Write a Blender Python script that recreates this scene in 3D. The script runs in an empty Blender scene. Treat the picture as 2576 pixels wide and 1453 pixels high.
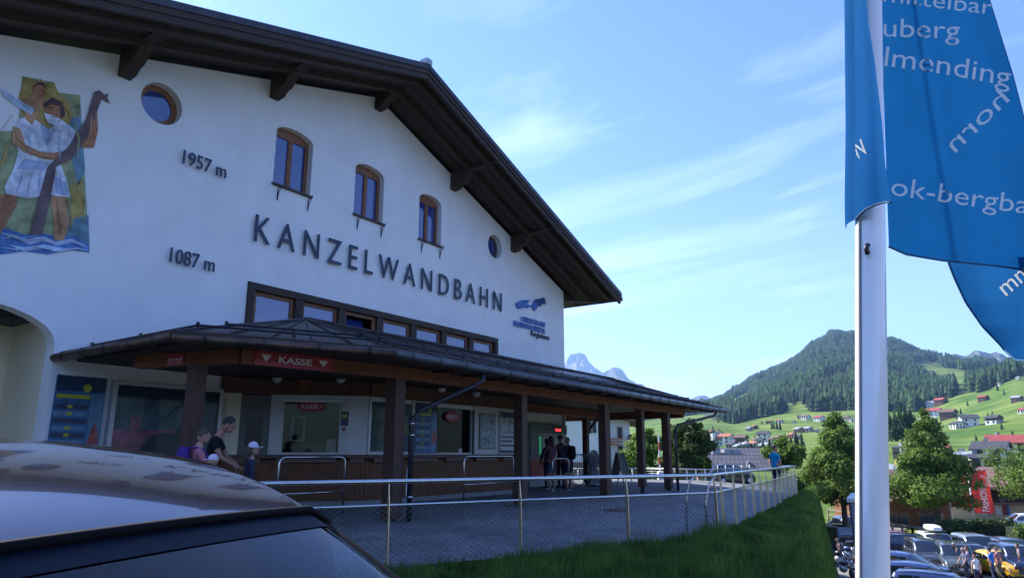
import bpy, bmesh, math, random
import numpy as np
from mathutils import Vector, Matrix, noise as mnoise
R = math.radians
random.seed(7); RNG = np.random.default_rng(7)
SC = bpy.context.scene
COL = SC.collection
# ---------------------------------------------------------------- camera
EYE = 1.15                                   # eye height over the terrace at the ticket office
PITCH = math.atan(414 / 1770.)
cam = bpy.data.cameras.new('camera'); camo = bpy.data.objects.new('camera', cam); COL.objects.link(camo)
camo.location = (0, 0, EYE); camo.rotation_euler = (R(90) + PITCH, 0, 0)
cam.sensor_width = 36; cam.lens = 36 * 1770 / 2576.; cam.clip_start = .05; cam.clip_end = 40000
SC.camera = camo
# ---------------------------------------------------------------- sky, sun, exposure
SUN_AZ, SUN_EL = R(-50), R(40)               # azimuth from +Y, positive to the right
w = bpy.data.worlds.new('World'); SC.world = w; w.use_nodes = True
nt = w.node_tree; nt.nodes.clear(); N = nt.nodes.new; Lk = nt.links.new
out = N('ShaderNodeOutputWorld'); bg = N('ShaderNodeBackground'); sky = N('ShaderNodeTexSky')
sky.sky_type = 'NISHITA'; sky.sun_disc = False; sky.sun_elevation = SUN_EL; sky.sun_rotation = SUN_AZ
sky.altitude = 1100; sky.air_density = 1.0; sky.dust_density = .6; sky.ozone_density = 1.6
tc = N('ShaderNodeTexCoord'); sep = N('ShaderNodeSeparateXYZ'); Lk(tc.outputs['Generated'], sep.inputs[0])
def mth(op, a, b=None, clamp=False):
    m = N('ShaderNodeMath'); m.operation = op; m.use_clamp = clamp
    for k, v in enumerate((a, b)):
        if v is None: continue
        if isinstance(v, (int, float)): m.inputs[k].default_value = v
        else: Lk(v, m.inputs[k])
    return m.outputs[0]
zz = mth('ADD', mth('MAXIMUM', sep.outputs[2], 0.0), 0.12)
px, py = mth('DIVIDE', sep.outputs[0], zz), mth('DIVIDE', sep.outputs[1], zz)
cmb = N('ShaderNodeCombineXYZ'); Lk(px, cmb.inputs[0]); Lk(py, cmb.inputs[1])
mp = N('ShaderNodeMapping'); mp.vector_type = 'TEXTURE'; mp.inputs['Rotation'].default_value = (0, 0, R(-41)); mp.inputs['Scale'].default_value = (2.3, .62, 1)
Lk(cmb.outputs[0], mp.inputs[0])
n1 = N('ShaderNodeTexNoise'); n1.inputs['Scale'].default_value = 1.5; n1.inputs['Detail'].default_value = 9; n1.inputs['Roughness'].default_value = .6; n1.inputs['Distortion'].default_value = .7
Lk(mp.outputs[0], n1.inputs['Vector'])
n2 = N('ShaderNodeTexNoise'); n2.inputs['Scale'].default_value = .55; n2.inputs['Detail'].default_value = 4
Lk(cmb.outputs[0], n2.inputs['Vector'])
m1 = mth('MULTIPLY', mth('SUBTRACT', n1.outputs[0], .50), 3.4, True)
m2 = mth('MULTIPLY', mth('SUBTRACT', n2.outputs[0], .40), 4.0, True)
msk = mth('MULTIPLY', m1, m2)
veil = mth('MULTIPLY', mth('SUBTRACT', 1.0, mth('MULTIPLY', mth('MAXIMUM', sep.outputs[2], 0.0), 2.6), True), .17)
msk = mth('MINIMUM', mth('ADD', mth('MULTIPLY', msk, .55), veil), .8)
tnt = N('ShaderNodeMixRGB'); tnt.blend_type = 'MULTIPLY'; tnt.inputs[0].default_value = 1; Lk(sky.outputs[0], tnt.inputs[1]); tnt.inputs[2].default_value = (.54, .665, 1.06, 1)
mix = N('ShaderNodeMixRGB'); Lk(msk, mix.inputs[0]); Lk(tnt.outputs[0], mix.inputs[1]); mix.inputs[2].default_value = (7.6, 8.2, 8.8, 1)
Lk(mix.outputs[0], bg.inputs[0]); bg.inputs[1].default_value = .125; Lk(bg.outputs[0], out.inputs[0])
sl = bpy.data.lights.new('sun', 'SUN'); sl.energy = 4.6; sl.angle = R(.53); sl.color = (1, .95, .87)
so = bpy.data.objects.new('sun', sl); COL.objects.link(so)
SD = Vector((math.sin(SUN_AZ) * math.cos(SUN_EL), math.cos(SUN_AZ) * math.cos(SUN_EL), math.sin(SUN_EL)))
so.rotation_euler = SD.to_track_quat('Z', 'Y').to_euler(); so.location = SD * 60
SC.view_settings.view_transform = 'Standard'; SC.view_settings.look = 'None'; SC.view_settings.gamma = 1
SC.view_settings.exposure = 1.42; SC.view_settings.use_curve_mapping = False
SC.render.engine = 'CYCLES'
SC.cycles.max_bounces = 8; SC.cycles.transparent_max_bounces = 24; SC.cycles.use_denoising = True
SC.cycles.volume_bounces = 0; SC.cycles.caustics_reflective = False; SC.cycles.caustics_refractive = False
# ---------------------------------------------------------------- frames
TH = math.atan(1222 / 1818.)
class Frame:
    def __init__(s, o, a): s.m = Matrix.Translation(Vector(o)) @ Matrix.Rotation(a, 4, 'Z'); s.a = a
    def w(s, p): return s.m @ Vector(p)
WF = Frame((0, 0, 0), 0)
nx, ny = math.cos(TH), -math.sin(TH)
FB = Frame((-14 * nx, -14 * ny, 0), R(90) - TH)   # facade frame: x along the wall, y INTO the wall (-outwards), z up
def f2w(s, o, z=0): return FB.w((s, -o, z))
def ray(x, y):
    X = x - 1288; Y = -(y - 726.5); c, s = math.cos(PITCH), math.sin(PITCH)
    return X, 1770 * c - Y * s, 1770 * s + Y * c
def on_z(x, y, z):                                # where a sight line of the survey meets a level
    r = ray(x, y); k = (z - EYE) / r[2]; return k * r[0], k * r[1]
def at_y(x, y, Y):
    r = ray(x, y); k = Y / r[1]; return k * r[0], Y, k * r[2] + EYE
def on_o(x, y, o):                                # ... or a plane parallel to the facade -> (s, z)
    r = ray(x, y); k = (o - 14) / (r[0] * nx + r[1] * ny)
    return k * (r[0] * -ny + r[1] * nx), k * r[2] + EYE
# ---------------------------------------------------------------- materials
MATS = {}
def mat(name, col, rough=.6, metal=0., var=.12, scale=6., bump=0., bscale=40., spec=.5, col2=None, emis=0., stretch=None, detail=4, ior=None, coat=0., thresh=None, transl=0.):
    if name in MATS: return MATS[name]
    m = bpy.data.materials.new(name); m.use_nodes = True; t = m.node_tree; b = t.nodes['Principled BSDF']
    b.inputs['Roughness'].default_value = rough; b.inputs['Metallic'].default_value = metal
    b.inputs['Specular IOR Level'].default_value = spec
    if ior: b.inputs['IOR'].default_value = ior
    if coat: b.inputs['Coat Weight'].default_value = coat; b.inputs['Coat Roughness'].default_value = .03
    c1 = tuple(max(0, c * (1 - var)) for c in col) + (1,); c2 = (tuple(col2) if col2 else tuple(min(1, c * (1 + var)) for c in col)) + (1,)
    co = t.nodes.new('ShaderNodeTexCoord'); src = co.outputs['Object']
    if stretch:
        mpn = t.nodes.new('ShaderNodeMapping'); mpn.inputs['Scale'].default_value = stretch; t.links.new(src, mpn.inputs[0]); src = mpn.outputs[0]
    if var or col2:
        n = t.nodes.new('ShaderNodeTexNoise'); n.inputs['Scale'].default_value = scale; n.inputs['Detail'].default_value = detail; n.inputs['Roughness'].default_value = .6
        t.links.new(src, n.inputs['Vector'])
        r = t.nodes.new('ShaderNodeValToRGB'); r.color_ramp.elements[0].color = c1; r.color_ramp.elements[1].color = c2
        lo, hi = thresh or (.32, .68); r.color_ramp.elements[0].position = lo; r.color_ramp.elements[1].position = hi
        t.links.new(n.outputs[0], r.inputs[0]); t.links.new(r.outputs[0], b.inputs['Base Color'])
    else: b.inputs['Base Color'].default_value = tuple(col) + (1,)
    if bump:
        n = t.nodes.new('ShaderNodeTexNoise'); n.inputs['Scale'].default_value = bscale; n.inputs['Detail'].default_value = 5
        t.links.new(src, n.inputs['Vector'])
        bp = t.nodes.new('ShaderNodeBump'); bp.inputs['Strength'].default_value = bump; bp.inputs['Distance'].default_value = .02
        t.links.new(n.outputs[0], bp.inputs['Height']); t.links.new(bp.outputs[0], b.inputs['Normal'])
    if emis: b.inputs['Emission Color'].default_value = tuple(col) + (1,); b.inputs['Emission Strength'].default_value = emis
    if transl:
        o = t.nodes['Material Output']; tr = t.nodes.new('ShaderNodeBsdfTranslucent'); mx = t.nodes.new('ShaderNodeMixShader'); mx.inputs[0].default_value = transl
        if var or col2: t.links.new(r.outputs[0], tr.inputs[0])
        else: tr.inputs[0].default_value = tuple(col) + (1,)
        t.links.new(b.outputs[0], mx.inputs[1]); t.links.new(tr.outputs[0], mx.inputs[2]); t.links.new(mx.outputs[0], o.inputs[0])
    MATS[name] = m; return m
def glass_thin(name, tint, refl=.12, rough=.01, ior=1.5):
    """clear pane: mostly lets light through, mirrors more at grazing angles"""
    if name in MATS: return MATS[name]
    m = bpy.data.materials.new(name); m.use_nodes = True; t = m.node_tree; t.nodes.clear()
    o = t.nodes.new('ShaderNodeOutputMaterial'); tr = t.nodes.new('ShaderNodeBsdfTransparent'); gl = t.nodes.new('ShaderNodeBsdfGlossy')
    tr.inputs[0].default_value = tuple(tint) + (1,); gl.inputs['Roughness'].default_value = rough
    lw = t.nodes.new('ShaderNodeFresnel'); lw.inputs[0].default_value = ior
    ad = t.nodes.new('ShaderNodeMath'); ad.operation = 'ADD'; ad.use_clamp = True; ad.inputs[1].default_value = refl; t.links.new(lw.outputs[0], ad.inputs[0])
    mx = t.nodes.new('ShaderNodeMixShader'); t.links.new(ad.outputs[0], mx.inputs[0]); t.links.new(tr.outputs[0], mx.inputs[1]); t.links.new(gl.outputs[0], mx.inputs[2]); t.links.new(mx.outputs[0], o.inputs[0])
    MATS[name] = m; return m
def wood(name, col, rough=.65, sc=(3, 3, 3), var=.3, spec=.3): return mat(name, col, rough, 0, var, 5, .25, 30, spec, stretch=sc)
# ---------------------------------------------------------------- mesh builder
class MB:
    def __init__(s): s.v = []; s.f = []; s.m = []; s.cur = 0; s.sm = []; s.smooth = False
    def add(s, vs, fs, k=None):
        b = len(s.v); s.v += [tuple(p) for p in vs]; s.f += [tuple(b + i for i in f) for f in fs]
        s.m += [s.cur if k is None else k] * len(fs); s.sm += [s.smooth] * len(fs); return s
    def box(s, c, d, rz=0, M=None, k=None):
        hx, hy, hz = d[0] / 2, d[1] / 2, d[2] / 2; rot = Matrix.Rotation(rz, 3, 'Z') if M is None else M
        vs = [Vector(c) + rot @ Vector((x * hx, y * hy, z * hz)) for x in (-1, 1) for y in (-1, 1) for z in (-1, 1)]
        return s.add(vs, [(0, 1, 3, 2), (4, 6, 7, 5), (0, 4, 5, 1), (2, 3, 7, 6), (0, 2, 6, 4), (1, 5, 7, 3)], k)
    def b2(s, a, b, k=None):                                  # box between two corners
        return s.box([(a[i] + b[i]) / 2 for i in range(3)], [abs(a[i] - b[i]) for i in range(3)], k=k)
    def beam(s, p, q, w, h, up=(0, 0, 1), k=None):
        p, q = Vector(p), Vector(q); d = (q - p); L = d.length; d.normalize(); x = d.cross(Vector(up))
        if x.length < 1e-4: x = Vector((1, 0, 0))
        x.normalize(); u = x.cross(d); M = Matrix((x, d, u)).transposed()
        return s.box((p + q) / 2, (w, L, h), M=M, k=k)
    def tube(s, pts, r, n=8, cap=True, k=None):
        pts = [Vector(p) for p in pts]; rs = r if isinstance(r, (list, tuple)) else [r] * len(pts); b = len(s.v); ref = None
        vs = []; fs = []
        for i, p in enumerate(pts):
            d = (pts[min(i + 1, len(pts) - 1)] - pts[max(i - 1, 0)]).normalized()
            if ref is None:
                ref = d.orthogonal().normalized()
            ref = (ref - d * ref.dot(d)).normalized(); y = d.cross(ref)
            for j in range(n):
                a = 2 * math.pi * j / n; vs.append(p + (ref * math.cos(a) + y * math.sin(a)) * rs[i])
        for i in range(len(pts) - 1):
            for j in range(n): fs.append((i * n + j, i * n + (j + 1) % n, (i + 1) * n + (j + 1) % n, (i + 1) * n + j))
        if cap: fs.append(tuple(range(n - 1, -1, -1))); fs.append(tuple((len(pts) - 1) * n + j for j in range(n)))
        sm = s.smooth; s.smooth = True; s.add(vs, fs, k); s.smooth = sm; return s
    def lathe(s, prof, n=16, c=(0, 0, 0), k=None):            # prof = [(r,z)]
        vs = [(c[0] + r * math.cos(2 * math.pi * j / n), c[1] + r * math.sin(2 * math.pi * j / n), c[2] + z) for r, z in prof for j in range(n)]
        fs = [(i * n + j, i * n + (j + 1) % n, (i + 1) * n + (j + 1) % n, (i + 1) * n + j) for i in range(len(prof) - 1) for j in range(n)]
        sm = s.smooth; s.smooth = True; s.add(vs, fs, k); s.smooth = sm; return s
    def ell(s, c, r, n=12, m=8, k=None, M=None):
        vs = []; fs = []
        for i in range(m + 1):
            p = math.pi * i / m
            for j in range(n):
                a = 2 * math.pi * j / n; q = Vector((math.sin(p) * math.cos(a) * r[0], math.sin(p) * math.sin(a) * r[1], math.cos(p) * r[2]))
                if M is not None: q = M @ q
                vs.append(Vector(c) + q)
        for i in range(m):
            for j in range(n): fs.append((i * n + j, (i + 1) * n + j, (i + 1) * n + (j + 1) % n, i * n + (j + 1) % n))
        sm = s.smooth; s.smooth = True; s.add(vs, fs, k); s.smooth = sm; return s
    def poly(s, pts, k=None): return s.add(pts, [tuple(range(len(pts)))], k)
    def prism(s, pts, vec, k=None):                           # closed prism from polygon pts moved by vec
        n = len(pts); vec = Vector(vec); vs = [Vector(p) for p in pts] + [Vector(p) + vec for p in pts]
        return s.add(vs, [tuple(range(n)), tuple(range(2 * n - 1, n - 1, -1))] + [(i, i + n, (i + 1) % n + n, (i + 1) % n) for i in range(n)], k)
    def grid(s, rows, k=None, close=False):
        n = len(rows[0]); vs = [p for r in rows for p in r]; fs = []
        for i in range(len(rows) - 1):
            for j in range(n if close else n - 1): fs.append((i * n + j, i * n + (j + 1) % n, (i + 1) * n + (j + 1) % n, (i + 1) * n + j))
        sm = s.smooth; s.smooth = True; s.add(vs, fs, k); s.smooth = sm; return s
    def mesh(s, name, mats, off=(0, 0, 0), fix=True):
        me = bpy.data.meshes.new(name); me.from_pydata([(p[0] - off[0], p[1] - off[1], p[2] - off[2]) for p in s.v], [], s.f)
        for m in (mats if isinstance(mats, (list, tuple)) else [mats]): me.materials.append(m)
        me.polygons.foreach_set('material_index', s.m); me.polygons.foreach_set('use_smooth', s.sm)
        if fix and len(s.v) < 60000:
            bm = bmesh.new(); bm.from_mesh(me); bmesh.ops.recalc_face_normals(bm, faces=bm.faces); bm.to_mesh(me); bm.free()
        me.update(); return me
    def build(s, name, mats, parent=None, frame=None, loc=None, **kw):
        if parent is not None: off = LOC[parent.name][1]; fr = LOC[parent.name][0]
        else:
            fr = frame or WF
            if loc is None:
                a = np.array(s.v); loc = (float((a[:, 0].min() + a[:, 0].max()) / 2), float((a[:, 1].min() + a[:, 1].max()) / 2), float(a[:, 2].min()))
            off = loc
        o = bpy.data.objects.new(name, s.mesh(name, mats, off)); COL.objects.link(o)
        if parent is not None: o.parent = parent
        else: o.location = fr.w(off); o.rotation_euler = (0, 0, fr.a)
        LOC[o.name] = (fr, off); tag(o, **kw); return o
LOC = {}
def tag(o, label=None, cat=None, group=None, kind=None):
    for k, v in (('label', label), ('category', cat), ('group', group), ('kind', kind)):
        if v: o[k] = v
    return o
def thing(name, label, cat, loc=(0, 0, 0), frame=WF, group=None):
    o = bpy.data.objects.new(name, None); o.empty_display_size = .2; COL.objects.link(o)
    o.location = frame.w(loc); o.rotation_euler = (0, 0, frame.a); LOC[o.name] = (frame, tuple(loc)); return tag(o, label, cat, group)
def copy_tree(o, parent=None):
    c = o.copy(); COL.objects.link(c)
    if parent is not None: c.parent = parent
    LOC[c.name] = LOC[o.name]
    for ch in list(o.children): copy_tree(ch, c)
    return c
def place(o, loc, rz, label=None, scale=None):
    o.location = loc; o.rotation_euler = (0, 0, rz)
    if label: o['label'] = label
    if scale: o.scale = (scale,) * 3 if isinstance(scale, (int, float)) else scale
    return o
def text_islands(txt, size, depth=.02, bold=0., xs=1., sp=1., align='LEFT'):
    """letters as meshes in the x-z plane, front towards -y; list of (verts, faces) one per letter, and the total width"""
    cu = bpy.data.curves.new('t', 'FONT'); cu.body = txt; cu.size = size; cu.extrude = depth / 2; cu.offset = bold * size; cu.space_character = sp; cu.align_x = align
    cu.resolution_u = 3
    ob = bpy.data.objects.new('t', cu); COL.objects.link(ob); dg = bpy.context.evaluated_depsgraph_get(); me = bpy.data.meshes.new_from_object(ob.evaluated_get(dg))
    bpy.data.objects.remove(ob); V = [v.co.copy() for v in me.vertices]; Fc = [tuple(p.vertices) for p in me.polygons]; bpy.data.meshes.remove(me); bpy.data.curves.remove(cu)
    par = list(range(len(V)))
    def find(a):
        while par[a] != a: par[a] = par[par[a]]; a = par[a]
        return a
    key = {}
    for i, v in enumerate(V):
        k = (round(v.x, 5), round(v.y, 5)); 
        if k in key: par[find(i)] = find(key[k])
        else: key[k] = i
    for f in Fc:
        for a in f[1:]: par[find(a)] = find(f[0])
    gr = {}
    for f in Fc: gr.setdefault(find(f[0]), []).append(f)
    isl = []
    for fs in gr.values():
        ids = sorted({i for f in fs for i in f}); mp_ = {a: b for b, a in enumerate(ids)}
        isl.append(([(V[i].x * xs, -V[i].z, V[i].y) for i in ids], [tuple(mp_[i] for i in f) for f in fs]))
    isl.sort(key=lambda t: sum(v[0] for v in t[0]) / len(t[0]))
    xsall = [v[0] for t in isl for v in t[0]]
    return isl, (min(xsall), max(xsall))
def text_mb(txt, size, at, ax=(1, 0, 0), up=(0, 0, 1), depth=.004, bold=0., xs=1., width=None, height=None, center=False, mbk=None, sp=1., thin=1.):
    """text laid on a plane: at = lower left corner (or centre), ax = reading direction, up = up; normal = ax x up points to the reader's far side"""
    isl, (a, b) = text_islands(txt, size, depth, bold, 1., sp)
    zs = [v[2] for t in isl for v in t[0]]; z0, z1 = min(zs), max(zs)
    kx = xs if width is None else width / (b - a); kz = 1 if height is None else height / (z1 - z0)
    ax = Vector(ax); up = Vector(up); nn = ax.cross(up); m = mbk or MB(); at = Vector(at)
    cx_, cz_ = ((a + b) / 2, (z0 + z1) / 2) if center else (a, z0)
    res = []
    for vs, fs in isl:
        if thin != 1.:
            xm = (min(v[0] for v in vs) + max(v[0] for v in vs)) / 2; vs = [(xm + (v[0] - xm) * thin, v[1], v[2]) for v in vs]
        pv = [at + ax * ((x - cx_) * kx) + up * ((z - cz_) * kz) + nn * y for x, y, z in vs]
        m.add(pv, fs); res.append((pv, fs))
    return m, res
def plate(name, outer, holes, y0, y1, mats, parent, **kw):
    """flat slab in the x-z plane of a frame with real openings, between depths y0 and y1"""
    cu = bpy.data.curves.new('p', 'CURVE'); cu.dimensions = '2D'; cu.fill_mode = 'BOTH'; cu.extrude = abs(y1 - y0) / 2
    for lp in [outer] + holes:
        sp = cu.splines.new('POLY'); sp.points.add(len(lp) - 1); sp.use_cyclic_u = True
        for i, (x, z) in enumerate(lp): sp.points[i].co = (x, z, 0, 1)
    ob = bpy.data.objects.new('p', cu); COL.objects.link(ob); dg = bpy.context.evaluated_depsgraph_get(); me = bpy.data.meshes.new_from_object(ob.evaluated_get(dg)); bpy.data.objects.remove(ob)
    m = MB(); ym = (y0 + y1) / 2
    m.add([(v.co.x, ym - v.co.z, v.co.y) for v in me.vertices], [tuple(p.vertices) for p in me.polygons])
    bpy.data.meshes.remove(me); return m.build(name, mats, parent, **kw)
def arc(cx, cz, rx, rz, a0, a1, n): return [(cx + rx * math.cos(R(a0 + (a1 - a0) * i / n)), cz + rz * math.sin(R(a0 + (a1 - a0) * i / n))) for i in range(n + 1)]
# ================================================================ materials used widely
plaster = mat('white_plaster', (.84, .83, .81), .9, var=.05, scale=.9, bump=.25, bscale=90, spec=.2)
def streaks(m_, k, sc):
    t = m_.node_tree; b = t.nodes['Principled BSDF']; co = t.nodes.new('ShaderNodeTexCoord'); mp_ = t.nodes.new('ShaderNodeMapping'); mp_.inputs['Scale'].default_value = sc; n_ = t.nodes.new('ShaderNodeTexNoise'); n_.inputs['Scale'].default_value = 1; n_.inputs['Detail'].default_value = 7; n_.inputs['Roughness'].default_value = .65
    r_ = t.nodes.new('ShaderNodeValToRGB'); r_.color_ramp.elements[0].position = .30; r_.color_ramp.elements[0].color = (k, k, k * .98, 1); r_.color_ramp.elements[1].position = .52; r_.color_ramp.elements[1].color = (1, 1, 1, 1)
    mx = t.nodes.new('ShaderNodeMixRGB'); mx.blend_type = 'MULTIPLY'; mx.inputs[0].default_value = 1; src = b.inputs['Base Color'].links[0].from_socket
    t.links.new(co.outputs['Object'], mp_.inputs[0]); t.links.new(mp_.outputs[0], n_.inputs['Vector']); t.links.new(n_.outputs[0], r_.inputs[0]); t.links.new(src, mx.inputs[1]); t.links.new(r_.outputs[0], mx.inputs[2]); t.links.new(mx.outputs[0], b.inputs['Base Color'])
streaks(plaster, .97, (2.2, 2.2, .22))
plasterw = mat('warm_plaster', (.82, .73, .52), .9, var=.05, scale=1.5, bump=.2, bscale=60, spec=.2)
dwood = wood('dark_stained_timber', (.05, .031, .022), .6, (1, 6, 6))
dwood2 = wood('dark_stained_boards', (.055, .036, .028), .65, (6, 1, 6))
rwood = wood('red_brown_timber', (.19, .070, .032), .6, (1, 6, 6), spec=.2)
fwood = wood('window_frame_wood', (.24, .10, .045), .45, (6, 6, 1))
cladw = wood('brown_wood_cladding', (.15, .062, .026), .55, (8, 8, 1))
sheet = mat('dark_roof_sheet', (.045, .042, .045), .38, .3, .25, 2.5, spec=.5)
copper = mat('weathered_copper', (.10, .065, .05), .38, .85, .35, 3)
zinc = mat('grey_gutter_metal', (.10, .11, .12), .42, .6, .2, 3)
skyglass = mat('sky_blue_glass', (.02, .045, .20), .02, 0, 0, ior=1.95, spec=.6)  # blue base colour stands in for the reflected sky
steel = mat('brushed_steel', (.62, .62, .60), .22, 1., .06, 20)
steelm = mat('gold_reflection_steel', (.78, .64, .40), .38, 1., .08, 12)  # gold in the base colour paints in the reflection of sunny surroundings
iron = mat('black_iron', (.02, .022, .026), .5, .3, 0)
navy = mat('navy_letter_paint', (.018, .035, .075), .45, 0, .05)
whitep = mat('white_paint', (.78, .78, .76), .45, 0, .03)
darkp = mat('dark_plastic', (.012, .012, .014), .4, 0, 0)
# ================================================================ station building
bld = thing('station_building', 'large white gabled cable car station with deep dark wooden eaves and painted mural', 'building', (13.67, 0, 0), FB)
RS, WZ, SLL, SLR = 13.67, 11.48, .315, .352
def wz(s): return WZ - (SLL if s < RS else SLR) * abs(s - RS)
S0, S1 = 2.4, 24.62
def win_open(cx, z0, z1, w, rise=.22): return [(cx - w / 2, z0), (cx + w / 2, z0)] + arc(cx, z1 - rise, w / 2, rise, 0, 180, 10)
def rnd(cx, cz, rx): return arc(cx, cz, rx, rx, 0, 350, 35)
WINS = [(10.82, 7.66, 9.28, 1.16), (13.5, 7.64, 9.24, 1.14), (16.18, 7.62, 9.18, 1.08)]
RND = [(7.30, 8.49, .46), (19.74, 8.36, .43)]
STR = (9.79, 3.95, 19.9, 5.06)
holes = [win_open(c, a, b, w_) for c, a, b, w_ in WINS] + [rnd(*r) for r in RND] + [[(STR[0], STR[1]), (STR[2], STR[1]), (STR[2], STR[3]), (STR[0], STR[3])]]
# arched doorway at the far left
ARX0, ARX1, ARZ = 2.9, 5.9, 3.45
holes.append([(ARX0, .02), (ARX1, .02), (ARX1, ARZ - .35)] + arc((ARX0 + ARX1) / 2, ARZ - .35, (ARX1 - ARX0) / 2, .62, 0, 180, 12)[1:-1] + [(ARX0, ARZ - .35)])
outer = [(S0, -.6), (S1, -.6), (S1, wz(S1)), (RS, wz(RS)), (S0, wz(S0))]
plate('wall', outer, holes, 0, .32, plaster, bld)
m = MB(); m.b2((S1 - .3, .32, -.6), (S1, 26, wz(S1) - .02)); m.b2((S0, .32, -.6), (S0 + .3, 26, wz(S0) - .02)); m.b2((S0 + .3, 25.7, -.6), (S1 - .3, 26, 7.5))
m.build('side_wall', plaster, bld)
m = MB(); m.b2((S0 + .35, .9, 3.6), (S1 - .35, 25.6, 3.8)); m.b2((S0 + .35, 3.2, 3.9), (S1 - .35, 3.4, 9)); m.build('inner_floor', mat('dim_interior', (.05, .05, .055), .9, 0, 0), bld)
# deep arched vestibule
m = MB(); cxa = (ARX0 + ARX1) / 2
m.b2((ARX1, .32, 0), (ARX1 + .15, 1.9, 4.0)); m.b2((ARX0 - .15, .32, 0), (ARX0, 1.9, 4.0)); m.b2((ARX0 - .1, 1.9, 0), (ARX0 + .9, 2.05, 4)); m.b2((ARX1 - .5, 1.9, 0), (ARX1 + .1, 2.05, 4)); m.b2((ARX0, .32, 3.75), (ARX1, 2.0, 4.0)); m.b2((ARX0 + .9, 1.9, 3.0), (ARX1 - .5, 2.05, 4))
m.build('vestibule', plasterw, bld)
dr = MB(); dr.b2((ARX0 + .9, 2.1, 0), (ARX1 - .5, 2.16, 3.0)); dr = dr.build('door', mat('dark_grey_door', (.06, .062, .06), .3), bld)
text_mb('S', .3, (ARX1 - .95, 2.095, 1.5))[0].build('lettering', whitep, dr)
# roof
RT, RO, EV = 11.92, 1.9, 12.35          # top of the ridge, verge overhang, ridge-to-eave run
def rz(s, d=0): return RT - d - (SLL if s < RS else SLR) * abs(s - RS)
m = MB()
for a, b in ((RS - EV, RS), (RS, RS + EV)):
    m.prism([(a, -RO, rz(a + (1e-6 if a == RS else 0))), (b, -RO, rz(b - (1e-6 if b == RS else 0))), (b, -RO, rz(b - 1e-6 if b == RS else b) - .10), (a, -RO, (RT if a == RS else rz(a)) - .10)], (0, 28.5, 0))
m.build('roof', mat('grey_roof_sheet', (.06, .055, .06), .45, .2, .2, 1.5), bld)
# soffit boards: run down the slope, one board per piece along the depth of the overhang
for sd in (-1, 1):
    for k in range(9):
        y0 = -RO + .09 + k * .2025
        a, b = (RS - EV + .05, RS - .02) if sd < 0 else (RS + .02, RS + EV - .05)
        q = MB(); zt = .30 + (k % 2) * .012
        q.prism([(a, y0, rz(a) - .11), (b, y0, rz(b) - .11), (b, y0, rz(b) - zt), (a, y0, rz(a) - zt)], (0, .192, 0)); q.build('soffit_board', dwood2, bld)
# verge boards, three stepped layers
for i, (dz0, dz1, yy) in enumerate(((-.03, .13, -RO - .075), (.13, .27, -RO - .045), (.27, .42, -RO - .012))):
    for a, b in ((RS - EV, RS), (RS, RS + EV)):
        za = (RT if a == RS else rz(a)); zb = (RT if b == RS else rz(b)); q = MB()
        q.prism([(a, yy, za - dz0), (b, yy, zb - dz0), (b, yy, zb - dz1), (a, yy, za - dz1)], (0, .10 if i else .13, 0)); q.build('verge_board', dwood if i else sheet, bld)
# rafters under the overhang side along the verge and a ridge cap
for yy in (-RO + .3, -RO + 1.1):
    for a, b in ((RS - EV + .3, RS), (RS, RS + EV - .3)):
        za = (RT if a == RS else rz(a)); zb = (RT if b == RS else rz(b)); q = MB()
        q.prism([(a, yy, za - .31), (b, yy, zb - .31), (b, yy, zb - .47), (a, yy, za - .47)], (0, .16, 0)); q.build('rafter', dwood, bld)
m = MB(); m.prism([(RS - .22, -RO - .02, RT - .02), (RS, -RO - .02, RT + .13), (RS + .22, -RO - .02, RT - .02)], (0, 28, 0)); m.build('ridge_cap', mat('light_zinc_cap', (.42, .42, .42), .4, .5), bld)
m = MB(); m.b2((RS - .13, -RO - .1, RT), (RS + .1, -RO + .16, RT + .17)); m.build('ridge_end', MATS['light_zinc_cap'], bld)
# purlins with bracket ends
for sb, dz in ((6.45, 0), (10.07, 0), (RS, .0), (17.27, 0), (20.87, 0)):
    zb = wz(sb) - .50 + (.10 if sb == RS else 0); q = MB(); h = .26
    prof = [(.0, zb - .02), (-.26, zb + .02), (-.36, zb + .13), (-.52, zb + .18), (-.62, zb + .27), (-.80, zb + .50), (-1.78, zb + .56), (-1.78, zb + .62), (0, zb + .62)]
    q.prism([(sb - h / 2, y, z) for y, z in prof], (h, 0, 0)); q.build('beam', dwood, bld)
# eave gutter on the right and left eaves
for sg in (RS + EV + .05, RS - EV - .05):
    q = MB(); q.tube([(sg, -RO - .05, rz(sg) - .2), (sg, 26, rz(sg) - .2)], .085, 8); q.build('gutter', zinc, bld)
m = MB(); m.tube([(S1 + 1.2, -RO + .7, rz(S1 + 1.4) - .33), (S1 + .25, .3, rz(S1) - .75), (S1 + .1, .45, rz(S1) - 1.3), (S1 + .1, .45, 3.6)], .05, 8); m.build('downpipe', zinc, bld)
# soffit lining of the side overhang
m = MB(); m.prism([(S1, 0.05, wz(S1) - .02), (RS + EV - .05, 0.05, rz(RS + EV) - .13), (RS + EV - .05, 0.05, rz(RS + EV) - .30), (S1, .05, wz(S1) - .2)], (0, 25, 0)); m.build('side_soffit', dwood2, bld)
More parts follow.
